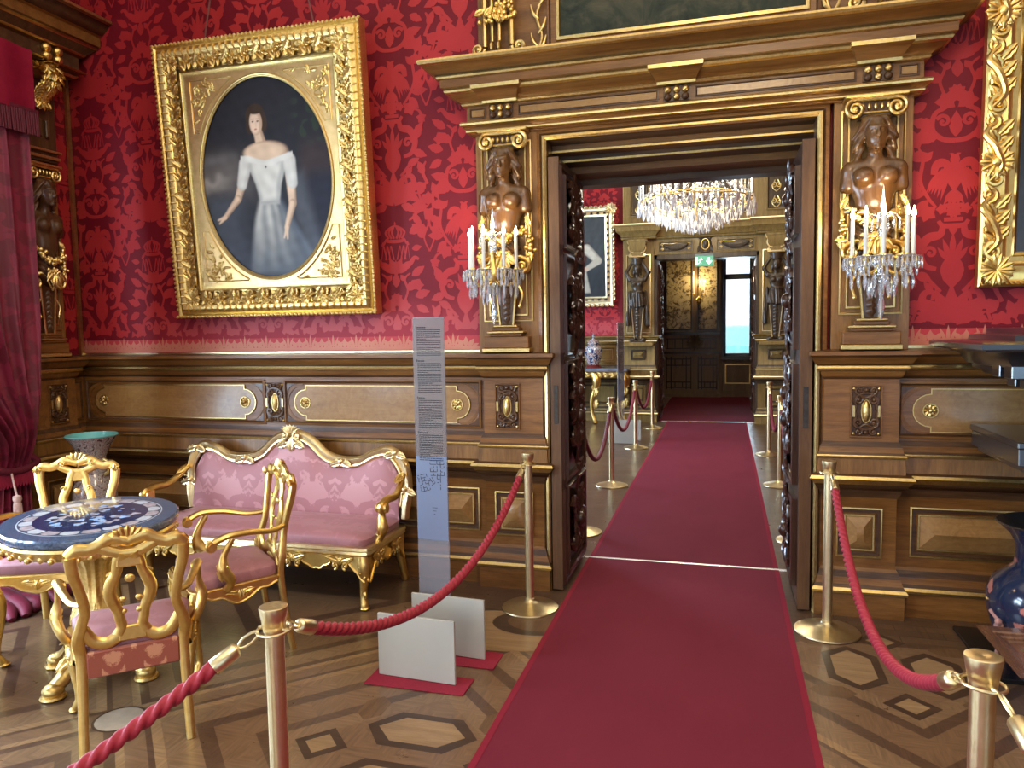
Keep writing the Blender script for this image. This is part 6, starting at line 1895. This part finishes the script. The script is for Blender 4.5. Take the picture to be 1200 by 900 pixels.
# ================================================================ SECOND ROOM
TRIMF = [W_FAR, GOLD_PALE, W_BRONZE, W_FAR, W_BRONZE, W_FAR, GOLD_OLD]
def fdado(name, path):
    m = MB(); m.sweep(path, [(d, z) for d, z, _ in DADO], [q for _, _, q in DADO][:-1]); return struct(name, m, TRIMF)
t9 = fdado('trim_9', [(-5, FY), (-1.62, FY), (-1.62, FY - .10), (-1.10, FY - .10), (-1.10, FY + .1)])
t10 = fdado('trim_10', [(.56, FY + .1), (.56, FY - .10), (1.08, FY - .10), (1.08, FY), (4.8, FY)])
fw = wmap(0, FY, 0); fp = wmap(0, FY - .10, 0)
m = MB()
for x0, x1 in ((-4.2, -3.0), (-2.85, -1.75)):
    frame(m, fw, x0, x1, 1.0, 1.27, [(0, .01), (0, .03), (.02, .03), (.03, .012)], 0); frame(m, fw, x0 + .05, x1 - .05, 1.04, 1.23, [(0, .012), (0, .02), (.01, .02), (.01, .012)], 1)
    frame(m, fw, x0, x1, .30, .63, [(0, .01), (0, .03), (.02, .03), (.03, .012)], 2)
m.build('wall_panels', TRIMF, t9)
for par, xc in ((t9, -1.36), (t10, .82)):
    m = MB()
    frame(m, fp, xc - .12, xc + .12, 1.05, 1.22, [(0, .012), (0, .03), (.02, .034), (.03, .014)], 2)
    vs = [fp(xc + a, 1.135 + b, h) for a, b, h in ((-.09, -.055, .014), (.09, -.055, .014), (.09, .055, .014), (-.09, .055, .014), (-.05, 0, .045), (.05, 0, .045))]
    m.add(vs, [(0, 1, 5, 4), (2, 3, 4, 5), (1, 2, 5), (3, 0, 4)], 0)
    frame(m, fp, xc - .15, xc + .15, .28, .66, [(0, .012), (0, .03), (.02, .03), (.03, .014)], 2); frame(m, fp, xc - .08, xc + .08, .36, .58, [(0, .012), (0, .024), (.012, .024), (.02, .014)], 2)
    m.build('plinth_panel', TRIMF, par)

# surround: pilasters, frieze with festoons and cartouche, broken cornice, attic
m = MB()
for x0, x1 in ((-1.60, -1.10), (.56, 1.06)): m.box(x0, x1, FY - .09, FY, 1.46, 3.06, 0); frame(m, wmap(0, FY - .09, 0), x0 + .05, x1 - .05, 1.50, 2.80, [(0, 0), (0, .012), (.012, .014), (.02, .002)], [0, 1, 0])
m.box(-1.612, -1.60, FY - .02, FY, 1.46, 4.4, 1)
m.box(-1.10, .56, FY - .05, FY, 2.74, 3.06, 0)
# dark casing of the door
for x0, x1 in ((-1.125, -1.04), (.515, .60)): m.box(x0, x1, FY - .07, FY + .3, 0, 2.78, 2, .006)
m.box(-1.125, .60, FY - .07, FY + .3, 2.70, 2.785, 2, .006)
m.sweep([(-1.60, FY), (-1.60, FY - .20), (-1.08, FY - .20), (-1.08, FY - .10), (.54, FY - .10), (.54, FY - .20), (1.06, FY - .20), (1.06, FY)], [(0, 3.04), (.02, 3.045), (.03, 3.07), (.02, 3.08), (.05, 3.13), (.10, 3.17), (.105, 3.22), (.125, 3.25), (.135, 3.265), (.13, 3.285), (0, 3.30)], [0, 0, 2, 0, 0, 0, 0, 1, 1, 0])
# attic storey
m.box(-1.60, 1.06, FY - .06, FY, 3.29, 5.2, 0)
fa = wmap(0, FY - .06, 0)
frame(m, fa, -1.50, -1.17, 3.42, 4.7, [(0, 0), (0, .03), (.02, .03), (.04, .004)], [0, 0, 2]); frame(m, fa, .66, .96, 3.42, 4.7, [(0, 0), (0, .03), (.02, .03), (.04, .004)], [0, 0, 2])
m.prism(rect(-1.45, -1.22, 3.47, 4.65)[::-1], fa, 0, .006, 2, 2); m.prism(rect(.70, .92, 3.47, 4.65)[::-1], fa, 0, .006, 2, 2)
arch = [(-.95, 3.40), (-.95, 4.15)] + [(-.80 - .15 * math.cos(PI / 2 * k / 8), 4.15 + .15 * math.sin(PI / 2 * k / 8)) for k in range(1, 9)] + [(.26 + .15 * math.sin(PI / 2 * k / 8), 4.15 + .15 * math.cos(PI / 2 * k / 8)) for k in range(0, 9)] + [(.41, 3.40)]
m.sweep(arch, [(0, 0), (0, .03), (.012, .035), (.02, .03), (.02, .02), (.06, .018), (.07, .03), (.085, .026), (.09, .002)], [0, 1, 1, 2, 2, 1, 1, 0], fa, True)
m.prism([(a * .97 - .008, b * 1.0) for a, b in arch][::-1], fa, 0, .004, 2, 2)
sur = struct('trim_11', m, TRIMF)
ex, ez = V((1, 0, 0)), V((0, 0, 1))
m = MB()
for xc in (-1.335, .81):
    for s in (-1, 1):
        for zz in (3.55, 3.8, 4.05): m.spiral((xc + s * .04, FY - .075, zz), .045, 1.4, PI / 2, ex * s, ez, .010); m.tube(bez([(xc, FY - .075, zz - .10), (xc + s * .06, FY - .075, zz - .03), (xc + s * .02, FY - .075, zz + .08)], 4), .009, 6)
m.build('strapwork', GOLD_OLD, sur)
for x0, x1 in ((-1.03, -.46), (-.10, .50)):
    m = MB(); fr_ = wmap(0, FY - .05, 0); frame(m, fr_, x0, x1, 2.81, 3.0, [(0, 0), (0, .02), (.012, .022), (.02, .004)], 0); m.prism(rect(x0 + .02, x1 - .02, 2.83, 2.98)[::-1], fr_, 0, .004, 2, 2)
    xc = (x0 + x1) / 2; hw = (x1 - x0) / 2 - .05
    for k in range(34):
        a = k / 33 * 2 - 1; m.ell(fr_(xc + a * hw * .8, 2.935 - .065 * (1 - a * a), .022), (.020, .020, .018 + .012 * (1 - a * a)), 7, 5, 2)
    for s in (-1, 1):
        m.spiral(fr_(xc + s * hw * .9, 2.94, .015), .028, 1.3, 0, ex * s, ez, .008, 6); m.spiral(fr_(xc + s * hw * .9, 2.87, .015), .022, 1.3, 0, ex * s, ez, .007, 6)
        m.tube(bez([fr_(xc, 2.965, .012), fr_(xc + s * .10, 2.955, .012), fr_(xc + s * .2, 2.968, .012)], 4), .006, 5, 6)
    m.build('festoon_panel', TRIMF, sur)
m = MB(); xc = -.275
for k in range(7):
    t_ = k / 6 * PI / 2
m.ell((xc, FY - .07, 2.925), (.065, .05, .09), 14, 10, 2)
m.tube([(xc + .085 * math.cos(2 * PI * k / 24), FY - .075, 2.92 + .125 * math.sin(2 * PI * k / 24)) for k in range(24)], .016, 7, 2, closed=True)
for s in (-1, 1):
    m.spiral((xc + s * .075, FY - .085, 3.03), .04, 1.4, 0, ex * s, ez, .013, 2); m.spiral((xc + s * .06, FY - .085, 2.82), .035, 1.4, 0, ex * s, ez, .012, 2); m.leaf((xc + s * .07, FY - .085, 2.92), (s * .4, 0, -1), (0, -1, 0), .14, .03, .2, 2)
m.tube([(xc + .062 * math.cos(2 * PI * k / 24), FY - .10, 2.925 + .086 * math.sin(2 * PI * k / 24)) for k in range(24)], .006, 6, 6, closed=True)
m.build('cartouche', TRIMF, sur)

# caryatid: woman with raised arms growing out of a tapering shaft
def cary_sdf(P):
    X = np.abs(P[..., 0]); Q = np.stack([X, P[..., 1], P[..., 2]], -1); y, z = P[..., 1], P[..., 2]
    d = s_ell(Q, (0, -.10, 1.215), (.052, .058, .078)); d = smin(d, s_ell(Q, (0, -.115, 1.17), (.040, .042, .045)), .02)
    d = smin(d, s_cap(Q, (0, -.158, 1.215), (0, -.165, 1.19), .006, .010), .008)
    d = smax(d, -s_ell(Q, (.022, -.158, 1.212), (.013, .010, .008)), .006)
    d = smin(d, s_ell(Q, (0, -.09, 1.245), (.066, .066, .05)), .015)
    d = smin(d, s_cap(Q, (.05, -.08, 1.24), (.062, -.07, 1.13), .022, .014), .01)
    d = smin(d, s_cap(Q, (0, -.085, 1.05), (0, -.10, 1.16), .036, .030), .02)
    t = s_ell(Q, (0, -.08, .955), (.105, .066, .10)); t = smin(t, s_cap(Q, (.03, -.08, 1.045), (.115, -.08, 1.04), .04, .04), .03)
    t = smin(t, s_ell(Q, (.048, -.135, .975), (.042, .034, .040)), .02)
    t = smin(t, s_cap(Q, (.125, -.08, 1.05), (.185, -.085, 1.16), .036, .030), .02)       # upper arms raised
    t = smin(t, s_cap(Q, (.185, -.085, 1.16), (.085, -.095, 1.315), .030, .022), .015)      # forearms to the head
    t = smin(t, s_ell(Q, (.065, -.10, 1.33), (.030, .026, .020)), .012)
    t = smin(t, s_ell(Q, (0, -.08, .86), (.078, .058, .07)), .03)
    d = smin(d, t, .02)
    basket = np.maximum(np.hypot(X, y + .085) - np.interp(z, [1.28, 1.40], [.070, .095]), np.maximum(1.285 - z, z - 1.40)); d = np.minimum(d, basket)
    an = np.arctan2(P[..., 0], -(y + .08))
    sk = np.hypot(X / np.interp(z, [.55, .70, .83], [1.28, 1.12, .85]), (y + .08) * 1.25) - .105 + .008 * np.sin(an * 13 + z * 6)
    sk = np.maximum(sk, np.maximum(.585 + .05 * X * 4 - z, z - .84)); d = smin(d, sk, .015)
    d = smin(d, np.abs(np.hypot(X, (y + .08) * 1.2) - .085) + np.abs(z - .835) * .8 - .022, .01)   # girdle
    dr = s_cap(Q, (.125, -.05, .84), (.165, -.045, .30), .028, .036) + .006 * np.sin(X * 190); dr = np.maximum(dr, .27 + .3 * (X - .15) - z); d = np.minimum(d, dr)
    wv = np.interp(z, [.06, .62], [.050, .098]); s_ = np.maximum(np.maximum(X - wv, np.abs(y + .05) - .05), np.maximum(.06 - z, z - .62)); d = np.minimum(d, s_)
    ft = s_ell(Q, (.085, -.07, .045), (.055, .06, .045)); d = np.minimum(d, ft)
    d = np.minimum(d, np.maximum(np.maximum(X - .12, np.abs(y + .05) - .07), np.maximum(-z, z - .035)))
    return np.maximum(d, y)
CV, CF = surfnet(cary_sdf, (-.24, -.20, -.01), (.24, .004, 1.42), .0095)
def caryatid(label, loc):
    t = thing('caryatid_figure', label, 'statue', loc)
    m = MB(); m.add(CV, CF); m.build('figure', W_BRONZE, t)
    m = MB()
    for s in (-1, 1):
        m.tube([(s * .050, -.106, .07), (s * .098, -.106, .57)], .009, 6, 1)
        pass
    m.build('shaft_gilding', [W_FAR, GOLD_PALE], t); m = MB()
    for s in (-1, 1):
        m.spiral((s * .105, -.10, 1.435), .034, 1.3, PI / 2, ex * s, ez, .011, 1, -1)
        m.spiral((s * .115, -.10, 1.66), .05, 1.3, PI / 2, ex * s, ez, .013, 1, -1)
        m.tube(bez([(s * .12, -.10, 1.62), (s * .14, -.10, 1.56), (s * .11, -.10, 1.50), (s * .06, -.10, 1.485)], 4), .012, 6, 1)
    m.box(-.13, .13, -.13, -.0, 1.405, 1.43, 1, .004); m.box(-.085, .085, -.11, 0, 1.43, 1.50, 0); m.box(-.155, .155, -.15, 0, 1.665, 1.70, 0, .004)
    m.loft([[(-w_, -dd, z_), (w_, -dd, z_), (w_, 0, z_), (-w_, 0, z_)] for w_, dd, z_ in ((.09, .10, 1.49), (.11, .125, 1.52), (.135, .135, 1.62), (.14, .14, 1.665))], 0, True, True)
    m.build('capital', [W_FAR, GOLD_PALE, W_BRONZE], t); m = MB()
    for k in range(9): m.leaf((0, -.10, .08 + k * .055), (0, 0, 1), (0, -1, 0), .08, .036, .2, 2, 2, 6, 5)
    m.build('leaf_ornament', [W_FAR, GOLD_PALE, W_BRONZE], t)
    m.T = None
    return t
caryatid('dark carved caryatid with raised arms, left of the far door', (-1.36, FY - .092, 1.34))
caryatid('dark carved caryatid with raised arms, right of the far door', (.81, FY - .092, 1.34))
m = MB()
for x0, x1 in ((-1.60, -1.10), (.56, 1.06)): m.box(x0, x1, FY - .26, FY - .02, 1.28, 1.345, 0, .012)
m.build('trim_12', W_FAR, None, 'structure')
door_leaf('door_3', -1.035, 1, FY + .03, FY + .68, 2.68)
door_leaf('door_4', .515, -1, FY + .03, FY + .68, 2.68)

# emergency exit sign
t = thing('exit_sign', 'green emergency exit sign with running figure and down arrow above the far door', 'sign', (-.285, FY - .13, 2.565))
GREEN = NB('backlit_green').set((.05, .30, .17), .3, Emission_Strength=.35); GREEN.p.inputs['Emission Color'].default_value = (.06, .42, .22, 1)
WHITE_S = NB('backlit_white').set((.8, .85, .8), .3, Emission_Strength=.7); WHITE_S.p.inputs['Emission Color'].default_value = (.9, 1, .92, 1)
m = MB(); m.box(-.145, .145, -.02, .02, 0, .165, 0, .003); m.build('panel', GREEN.m, t)
m = MB(); m.box(-.145, .145, -.022, .022, .165, .20, 0, .003); m.build('housing', plain('grey_housing', (.16, .20, .18), .4), t)
sp_ = lambda a, b, h: (a, -.0212 - h, b)
m = MB(); m.prism([(.055, .14), (.085, .14), (.085, .075), (.11, .095), (.118, .075), (.07, .022), (.022, .075), (.03, .095), (.055, .075)][::-1], sp_, 0, .001); m.build('arrow', WHITE_S.m, t)
m = MB(); m.prism([(-.135, .02), (-.135, .15), (-.105, .15), (-.105, .02)], sp_, 0, .0005)
def st_(pts, w_): m.tube([sp_(a, b, .001) for a, b in pts], w_, 6)
st_([(-.060, .105), (-.072, .072)], .009); st_([(-.072, .072), (-.050, .052), (-.058, .026)], .006); st_([(-.072, .072), (-.085, .045), (-.10, .042)], .006); st_([(-.060, .108), (-.038, .098), (-.026, .112)], .0048); st_([(-.062, .108), (-.085, .10), (-.09, .082)], .0048); m.ell(sp_(-.052, .128, .001), (.010, .003, .010), 10, 6)
m.build('running_figure', WHITE_S.m, t)

# chandelier
CH = (-.30, 8.80)
t = thing('crystal_chandelier', 'large lit crystal chandelier hanging in the second room', 'chandelier', (CH[0], CH[1], 2.66))
m = MB()
for R, z_ in ((.62, .36), (.45, .42), (.30, .30)): m.tube([(R * math.cos(2 * PI * k / 60), R * math.sin(2 * PI * k / 60), z_) for k in range(60)], .009, 6, closed=True)
m.tube([(0, 0, .15), (0, 0, 2.55)], .014, 8); m.lathe([(.0, 2.45), (.10, 2.5), (.13, 2.58), (0, 2.62)], 24)
for k in range(12):
    a = k * PI / 6; m.tube(bez([(.04 * math.cos(a), .04 * math.sin(a), .32), (.3 * math.cos(a), .3 * math.sin(a), .22), (.55 * math.cos(a), .55 * math.sin(a), .30), (.62 * math.cos(a), .62 * math.sin(a), .38)], 5), .008, 6)
m.build('ring_frame', GOLD, t)
rng = random.Random(21)
m = MB()
for R, z_, n_, L, r_ in ((.645, .37, 64, .12, .013), (.655, .29, 46, .10, .014), (.60, .33, 50, .16, .014), (.52, .34, 50, .15, .014), (.46, .28, 46, .15, .015), (.45, .42, 40, .14, .013), (.38, .22, 38, .13, .015), (.34, .34, 34, .12, .014), (.30, .20, 30, .14, .015), (.23, .16, 24, .13, .015), (.16, .14, 16, .13, .016), (.09, .11, 10, .11, .016)):
    for k in range(n_):
        a = 2 * PI * k / n_ + rng.random() * .2; drop(m, (R * math.cos(a), R * math.sin(a), z_ + rng.uniform(-.02, .02)), L * rng.uniform(.8, 1.15), r_ * rng.uniform(.8, 1.15), 0, 5)
for k in range(30):
    a = 2 * PI * k / 30
    for q in range(26):
        u = q / 25; R = .60 * (1 - u) + .16 * u; zz = .42 + 1.15 * u - .35 * math.sin(PI * u) * (1 - u); m.ell((R * math.cos(a), R * math.sin(a), zz), (.011, .011, .014), 5, 3)
for k in range(220):
    a = rng.random() * 6.283; R = .62 * math.sqrt(rng.random()); zz = .25 + .35 * rng.random() + .05; m.ell((R * math.cos(a), R * math.sin(a), zz), (.014, .014, .018), 5, 3)
m.lathe([(0, 0), (.03, .02), (.05, .06), (.035, .10), (.05, .13)], 10)
m.build('crystal_prisms', CRYSTAL_W, t)['kind'] = 'stuff'
for k in range(24):
    a = 2 * PI * k / 24; R = .635 if k % 2 else .50
    candle(t, R * math.cos(a), R * math.sin(a), .40 if k % 2 else .46, .17, .012)

# painting on the far wall
Zf = 1.985
t = thing('gilt_portrait', 'gilt-framed portrait of a man in white sleeves on the far red wall', 'painting', (-2.42, FY - .03, Zf)); t.rotation_euler = (math.radians(3.0), 0, 0)
W3, H3 = .655, 1.62
m = MB(); frame(m, pm, -W3, W3, 0, H3, [(0, -.01), (0, .04), (.02, .055), (.04, .05), (.06, .03), (.10, .028), (.12, .04), (.14, .03), (.15, .005)], 0)
for k in range(20): 
    for s in (-1, 1): m.leaf(pm(s * (W3 - .02), .08 + k * .077, .045), (s * .5, 0, 1), (0, -1, 0), .08, .035, .2)
for k in range(15): m.leaf(pm(-W3 + .08 + k * .083, H3 - .01, .045), (1, 0, .5), (0, -1, 0), .08, .035, .2); m.leaf(pm(-W3 + .08 + k * .083, .01, .045), (1, 0, -.4), (0, -1, 0), .08, .03, .2)
for q in range(9): a = q * 2 * PI / 9; m.leaf(pm(W3 - .03, H3 - .03, .05), (math.cos(a), 0, math.sin(a)), (0, -1, 0), .11, .04, .2)
m.build('frame', GOLD_PALE, t)
m = MB()
for k in range(14): m.box(W3 - .105, W3 - .075, -.048, -.03, .14 + k * .10, .18 + k * .10); m.box(-W3 + .075, -W3 + .105, -.048, -.03, .14 + k * .10, .18 + k * .10)
for k in range(10): m.box(-W3 + .16 + k * .11, -W3 + .20 + k * .11, -.048, -.03, .075, .105); m.box(-W3 + .16 + k * .11, -W3 + .20 + k * .11, -.048, -.03, H3 - .105, H3 - .075)
m.build('dark_inset', DARKVOID, t)
def portrait_man(A, B):
    n = fnoise(A, B, 5, 7); n2 = fnoise(A, B, 25, 8)
    col = np.zeros(A.shape + (3,)) + np.array((.055, .062, .066)); col = lay(col, (.025, .028, .032), sm(-B, -.2, .6) * .8)
    tor = np.maximum(np.abs(A + .05) - np.interp(B, [-.35, .3], [.34, .52]), np.maximum(-.36 - B, B - .36)); col = lay(col, (.055, .020, .014), ed(tor, .02))
    def limb(p, q, r0, r1, c): return lay(col, c, ed(seg(A, B * 1.25, (p[0], p[1] * 1.25), (q[0], q[1] * 1.25), r0, r1), .02))
    for s_ in (1, -1):
        x_ = lambda v: v if s_ > 0 else -.1 - v
        col = limb((x_(.38), .20), (x_(.76), -.10), .16, .12, (.34, .31, .25)); col = limb((x_(.36), .21), (x_(.73), -.09), .11, .08, (.50, .465, .38))
        col = limb((x_(.76), -.10), (x_(.36), -.30), .115, .07, (.42, .385, .31))
    col = limb((.36, -.30), (.24, -.32), .065, .05, (.55, .36, .26))
    br = np.maximum(np.abs(A - .05 - .25 * (-.4 - B)) - .32, np.maximum(-.90 - B, B + .36)); col = lay(col, (.36, .33, .27), ed(br, .03)); col = lay(col, (.05, .05, .05), ed(np.abs(A - .05 - .2 * (B + .4)) - .03, .02) * (B < -.45) * (B > -.9))
    col = lay(col, (.50, .34, .24), ed((np.hypot((A + .05) / .17, (B - .60) / .17) - 1) * .1, .02)); col = lay(col, (.05, .035, .025), ed((np.hypot((A + .06) / .2, (B - .74) / .10) - 1) * .1, .02))
    return np.clip(col * (1 + .10 * n2[..., None]), 0, 1)
paint_grid('canvas', lambda a, b: pm(a, b, .006), -W3 + .14, W3 - .14, .14, H3 - .14, 90, 120, lambda A, B: portrait_man(A / (W3 - .14), (B - H3 / 2) / (H3 / 2 - .14)), lambda A, B: A > -99, OIL, t)

# console table with jar
t = thing('console_table', 'gilt carved console table with dark marble top in the second room', 'table', (-2.15, FY - .30, 0))
m = MB(); o = rr(0, 0, .68, .26, .06, 4); m.loft([[(x, y_, z_) for x, y_ in o] for z_ in (.885, .93)], 0, True, True); m.build('marble_top', plain('grey_marble', (.16, .17, .19), .12, .35, 9), t)
m = MB(); o = rr(0, .02, .63, .21, .05, 4); m.loft([[(x, y_, z_) for x, y_ in o] for z_ in (.80, .885)], 0, True, True)
for k in range(12):
    for s in (-1, 1): m.leaf((-.58 + k * .105, -.195, .86), (s * .6, 0, -.6), (0, -1, 0), .12, .035, .2)
for s in (-1, 1): m.spiral((s * .10, -.20, .79), .05, 1.4, 0, ex * s, ez, .018)
m.build('carved_apron', GOLD, t)
for x_ in (-.55, .10, .55):
    for y_ in (-.17,) if abs(x_) < .2 else (-.17, .17):
        m = MB(); m.tube(bez([(x_, y_, .84), (x_ + .05, y_ - .03, .72), (x_ + .02, y_ - .01, .58), (x_ - .04, y_, .40), (x_ - .03, y_, .18), (x_ + .01, y_ - .01, .06), (x_ + .03, y_ - .02, .012)], 5), lerpl([.06, .075, .045, .038, .030, .035, .03], 31), 10)
        for q in range(3): m.leaf((x_ + .05, y_ - .06, .80 - q * .2), (-.2, 0, -1), (0, -1, 0), .16, .045, .15)
        m.spiral((x_ + .02, y_ - .03, .60), .06, 1.3, 0, ex, ez, .022); m.ell((x_ + .02, y_ - .02, .03), (.05, .05, .03), 10, 6)
        m.build('leg', GOLD, t)
b = NB('imari_porcelain'); n1 = b.noise(b.coord(), 18, 4, .6, 1.2)
b.l(b.ramp(n1, [(0, (.02, .035, .10)), (.44, (.02, .035, .10)), (.46, (.50, .50, .50)), (.51, (.55, .54, .52)), (.53, (.26, .07, .04)), (.60, (.45, .42, .40))], 'CONSTANT'), b.p.inputs['Base Color']); b.set(rough=.12, Coat_Weight=.5)
t = thing('lidded_jar', 'patterned lidded porcelain jar on a red stand on the console table', 'jar', (-2.08, FY - .32, .9305))
m = MB(); m.lathe([(0, .05), (.09, .05), (.10, .07), (.13, .16), (.155, .26), (.15, .32), (.11, .37), (.085, .385), (.085, .40)], 36); m.build('body', b.m, t)
m = MB(); m.lathe([(.10, .40), (.105, .405), (.085, .45), (.045, .48), (.02, .485), (.018, .50), (.03, .52), (.022, .545), (.01, .56), (.012, .575), (0, .59)], 30); m.build('lid', b.m, t)
m = MB(); m.lathe([(0, .0), (.13, .0), (.135, .02), (.11, .03), (.12, .05), (0, .052)], 30); m.build('stand', plain('red_lacquer', (.16, .025, .02), .25), t)

# second information panel, seen almost edge-on
src = [o for o in C.objects if o.name == 'information_panel'][0]
p2 = dup(src, (-1.38, 10.42, 0), 0, 'slim information panel seen edge-on beside the console table in the second room')
for ch in C.objects:
    if ch.parent == p2 and ch.name.split('.')[0] in ('clear_sheet', 'text_film', 'plan_film', 'printed_text', 'floor_plan', 'small_print'): ch.rotation_euler = (0, 0, math.radians(66))

# ================================================================ THIRD ROOM
TY = 17.2
m = MB()
m.box(-5.3, .03, TY, TY + .4, 0, 5.3); m.box(.62, 5.2, TY, TY + .4, 0, 5.3); m.box(.03, .62, TY, TY + .4, 0, .92); m.box(.03, .62, TY, TY + .4, 3.35, 5.3)
W_THIRD = wood('brown_panel', (.11, .066, .03), (.155, .096, .045), (.20, .13, .065), 'Z', .5)
w3 = struct('wall_far_third', m, W_THIRD)
m = MB(); m.box(LX - .3, LX, FY + .7, 17.6, 0, 5.3); struct('wall_third_left', m, W_THIRD)
tw3 = wmap(0, TY, 0)
m = MB()
for x0, x1 in ((.03, .075), (.575, .62)): m.box(x0, x1, TY + .05, TY + .13, .92, 3.35)
for z0, z1 in ((.92, .98), (2.62, 2.74), (3.28, 3.35)): m.box(.03, .62, TY + .05, TY + .13, z0, z1)
frame(m, tw3, -.02, .67, .87, 3.40, [(0, 0), (0, .05), (.03, .05), (.05, .02), (.05, 0)], 0)
m.box(-.03, .68, TY - .10, TY, .83, .875, 0, .006)
win = struct('window_4', m, plain('grey_window_frame', (.085, .095, .11), .35))
m = MB(); m.box(.075, .575, TY + .085, TY + .092, .98, 2.62); m.build('pane', WINGLASS, win)
m = MB(); m.box(.075, .575, TY + .085, TY + .092, 2.74, 3.28); m.build('pane', WINGLASS, win)
b = NB('gold_lacquer'); n1 = b.noise(b.coord(), 5, 6, .7, 1.6); n2 = b.noise(b.coord(), 17, 4, .7, 1.0)
f = b.math('ADD', b.math('MULTIPLY', n1, .6), b.math('MULTIPLY', n2, .4))
b.l(b.ramp(f, [(.40, (.03, .022, .012)), (.46, (.16, .11, .05)), (.50, (.48, .40, .22)), (.68, (.60, .52, .32))]), b.p.inputs['Base Color']); b.set(rough=.35)
LACQ = b.m
m = MB(); m.box(-1.30, -.05, TY - .12, TY, .06, 3.35, 0); m.box(-1.36, -.02, TY - .16, TY, 3.35, 3.50, 0, .01); m.box(-1.34, -.03, TY - .15, TY, .0, .07, 0)
m.box(-1.32, -.04, TY - .145, TY - .11, 1.40, 1.47, 1); m.box(-1.32, -.04, TY - .145, TY - .11, .98, 1.03, 1); m.box(-.62, -.575, TY - .14, TY - .11, .06, 3.35, 0)
cab_m = [W_THIRD, BLACK]
d5 = struct('door_5', m, cab_m)
cf = wmap(0, TY - .12, 0)
for x0, x1 in ((-1.22, -.68), (-.52, -.12)):
    m = MB(); frame(m, cf, x0 - .02, x1 + .02, 1.51, 3.24, [(0, 0), (0, .025), (.02, .025), (.03, .004)], 1); m.prism(rect(x0, x1, 1.53, 3.22)[::-1], cf, 0, .006, 0, 2)
    m.build('lacquer_panel', [W_THIRD, BLACK, LACQ], d5)
    m = MB(); xc = (x0 + x1) / 2; hw = (x1 - x0) / 2
    def bar(a0, a1, b0, b1): m.prism(rect(a0, a1, b0, b1)[::-1], cf, 0, .022, 0, 0)
    for fx in (-1, -.62, .62, 1): bar(xc + fx * hw - .012, xc + fx * hw + .012, .18, .92)
    for zz in (.22, .34, .72, .86): bar(x0, x1, zz - .012, zz + .012)
    for fx in (-.3, .3): bar(xc + fx * hw - .010, xc + fx * hw + .010, .22, .34); bar(xc + fx * hw - .010, xc + fx * hw + .010, .72, .86)
    for zz in (1.10, 1.32): bar(x0, x1, zz - .010, zz + .010)
    for fx in (-.9, -.3, .3, .9): bar(xc + fx * hw - .010, xc + fx * hw + .010, 1.10, 1.32)
    m.build('fretwork', BLACK, d5)
m = MB()
for q in range(16):
    a = q * PI / 8; m.leaf((-.60, TY - .15, 1.24), (math.cos(a) * 1.2, 0, math.sin(a)), (0, -1, 0), .20, .035, .2)
m.build('carved_boss', W_BRONZE, d5)
m = MB(); frame(m, tw3, .06, .60, .30, .74, [(0, 0), (0, .02), (.02, .02), (.025, .005)], 1); frame(m, tw3, -.02, .70, .10, .82, [(0, 0), (0, .012), (.02, .012), (.03, .0)], 0); m.build('wall_panel', [W_THIRD, GOLD_OLD], w3)
t = thing('candle_sconce', 'lit two-light wall lamp before the gold lacquer panels in the third room', 'wall lamp', (-.50, TY - .14, 2.25))
m = MB(); m.tube([(0, 0, 0), (0, -.12, -.02)], .012, 8); m.lathe([(0, -.2), (.05, -.12), (.03, 0), (.02, .2), (.0, .22)], 14, 0, (0, -.10, 0))
for s in (-1, 1): m.tube(bez([(0, -.12, 0), (s * .06, -.16, -.06), (s * .11, -.18, .0), (s * .115, -.18, .05)], 5), .010, 7); m.lathe([(.01, .05), (.035, .06), (.02, .075)], 14, 0, (s * .115, -.18, 0))
m.build('arms', GOLD_OLD, t)
FLAME3 = emit('amber_bulb', (1.0, .66, .28), 18)
for s, L in ((-1, .42), (1, .25)): candle(t, s * .115, -.18, .07, L, .011, FLAME3)
light('chandelier_glow', 'POINT', (CH[0], CH[1], 3.22), 55, (1.0, .88, .68), .25)
light('sconce_light_third', 'POINT', (-.50, TY - .40, 2.6), 22, (1.0, .72, .36), .08)
light('window_daylight_third', 'AREA', (.32, TY + .7, 2.2), 60, (.80, .92, 1.0), .6, (.0, 12, 1.2), 2.2)
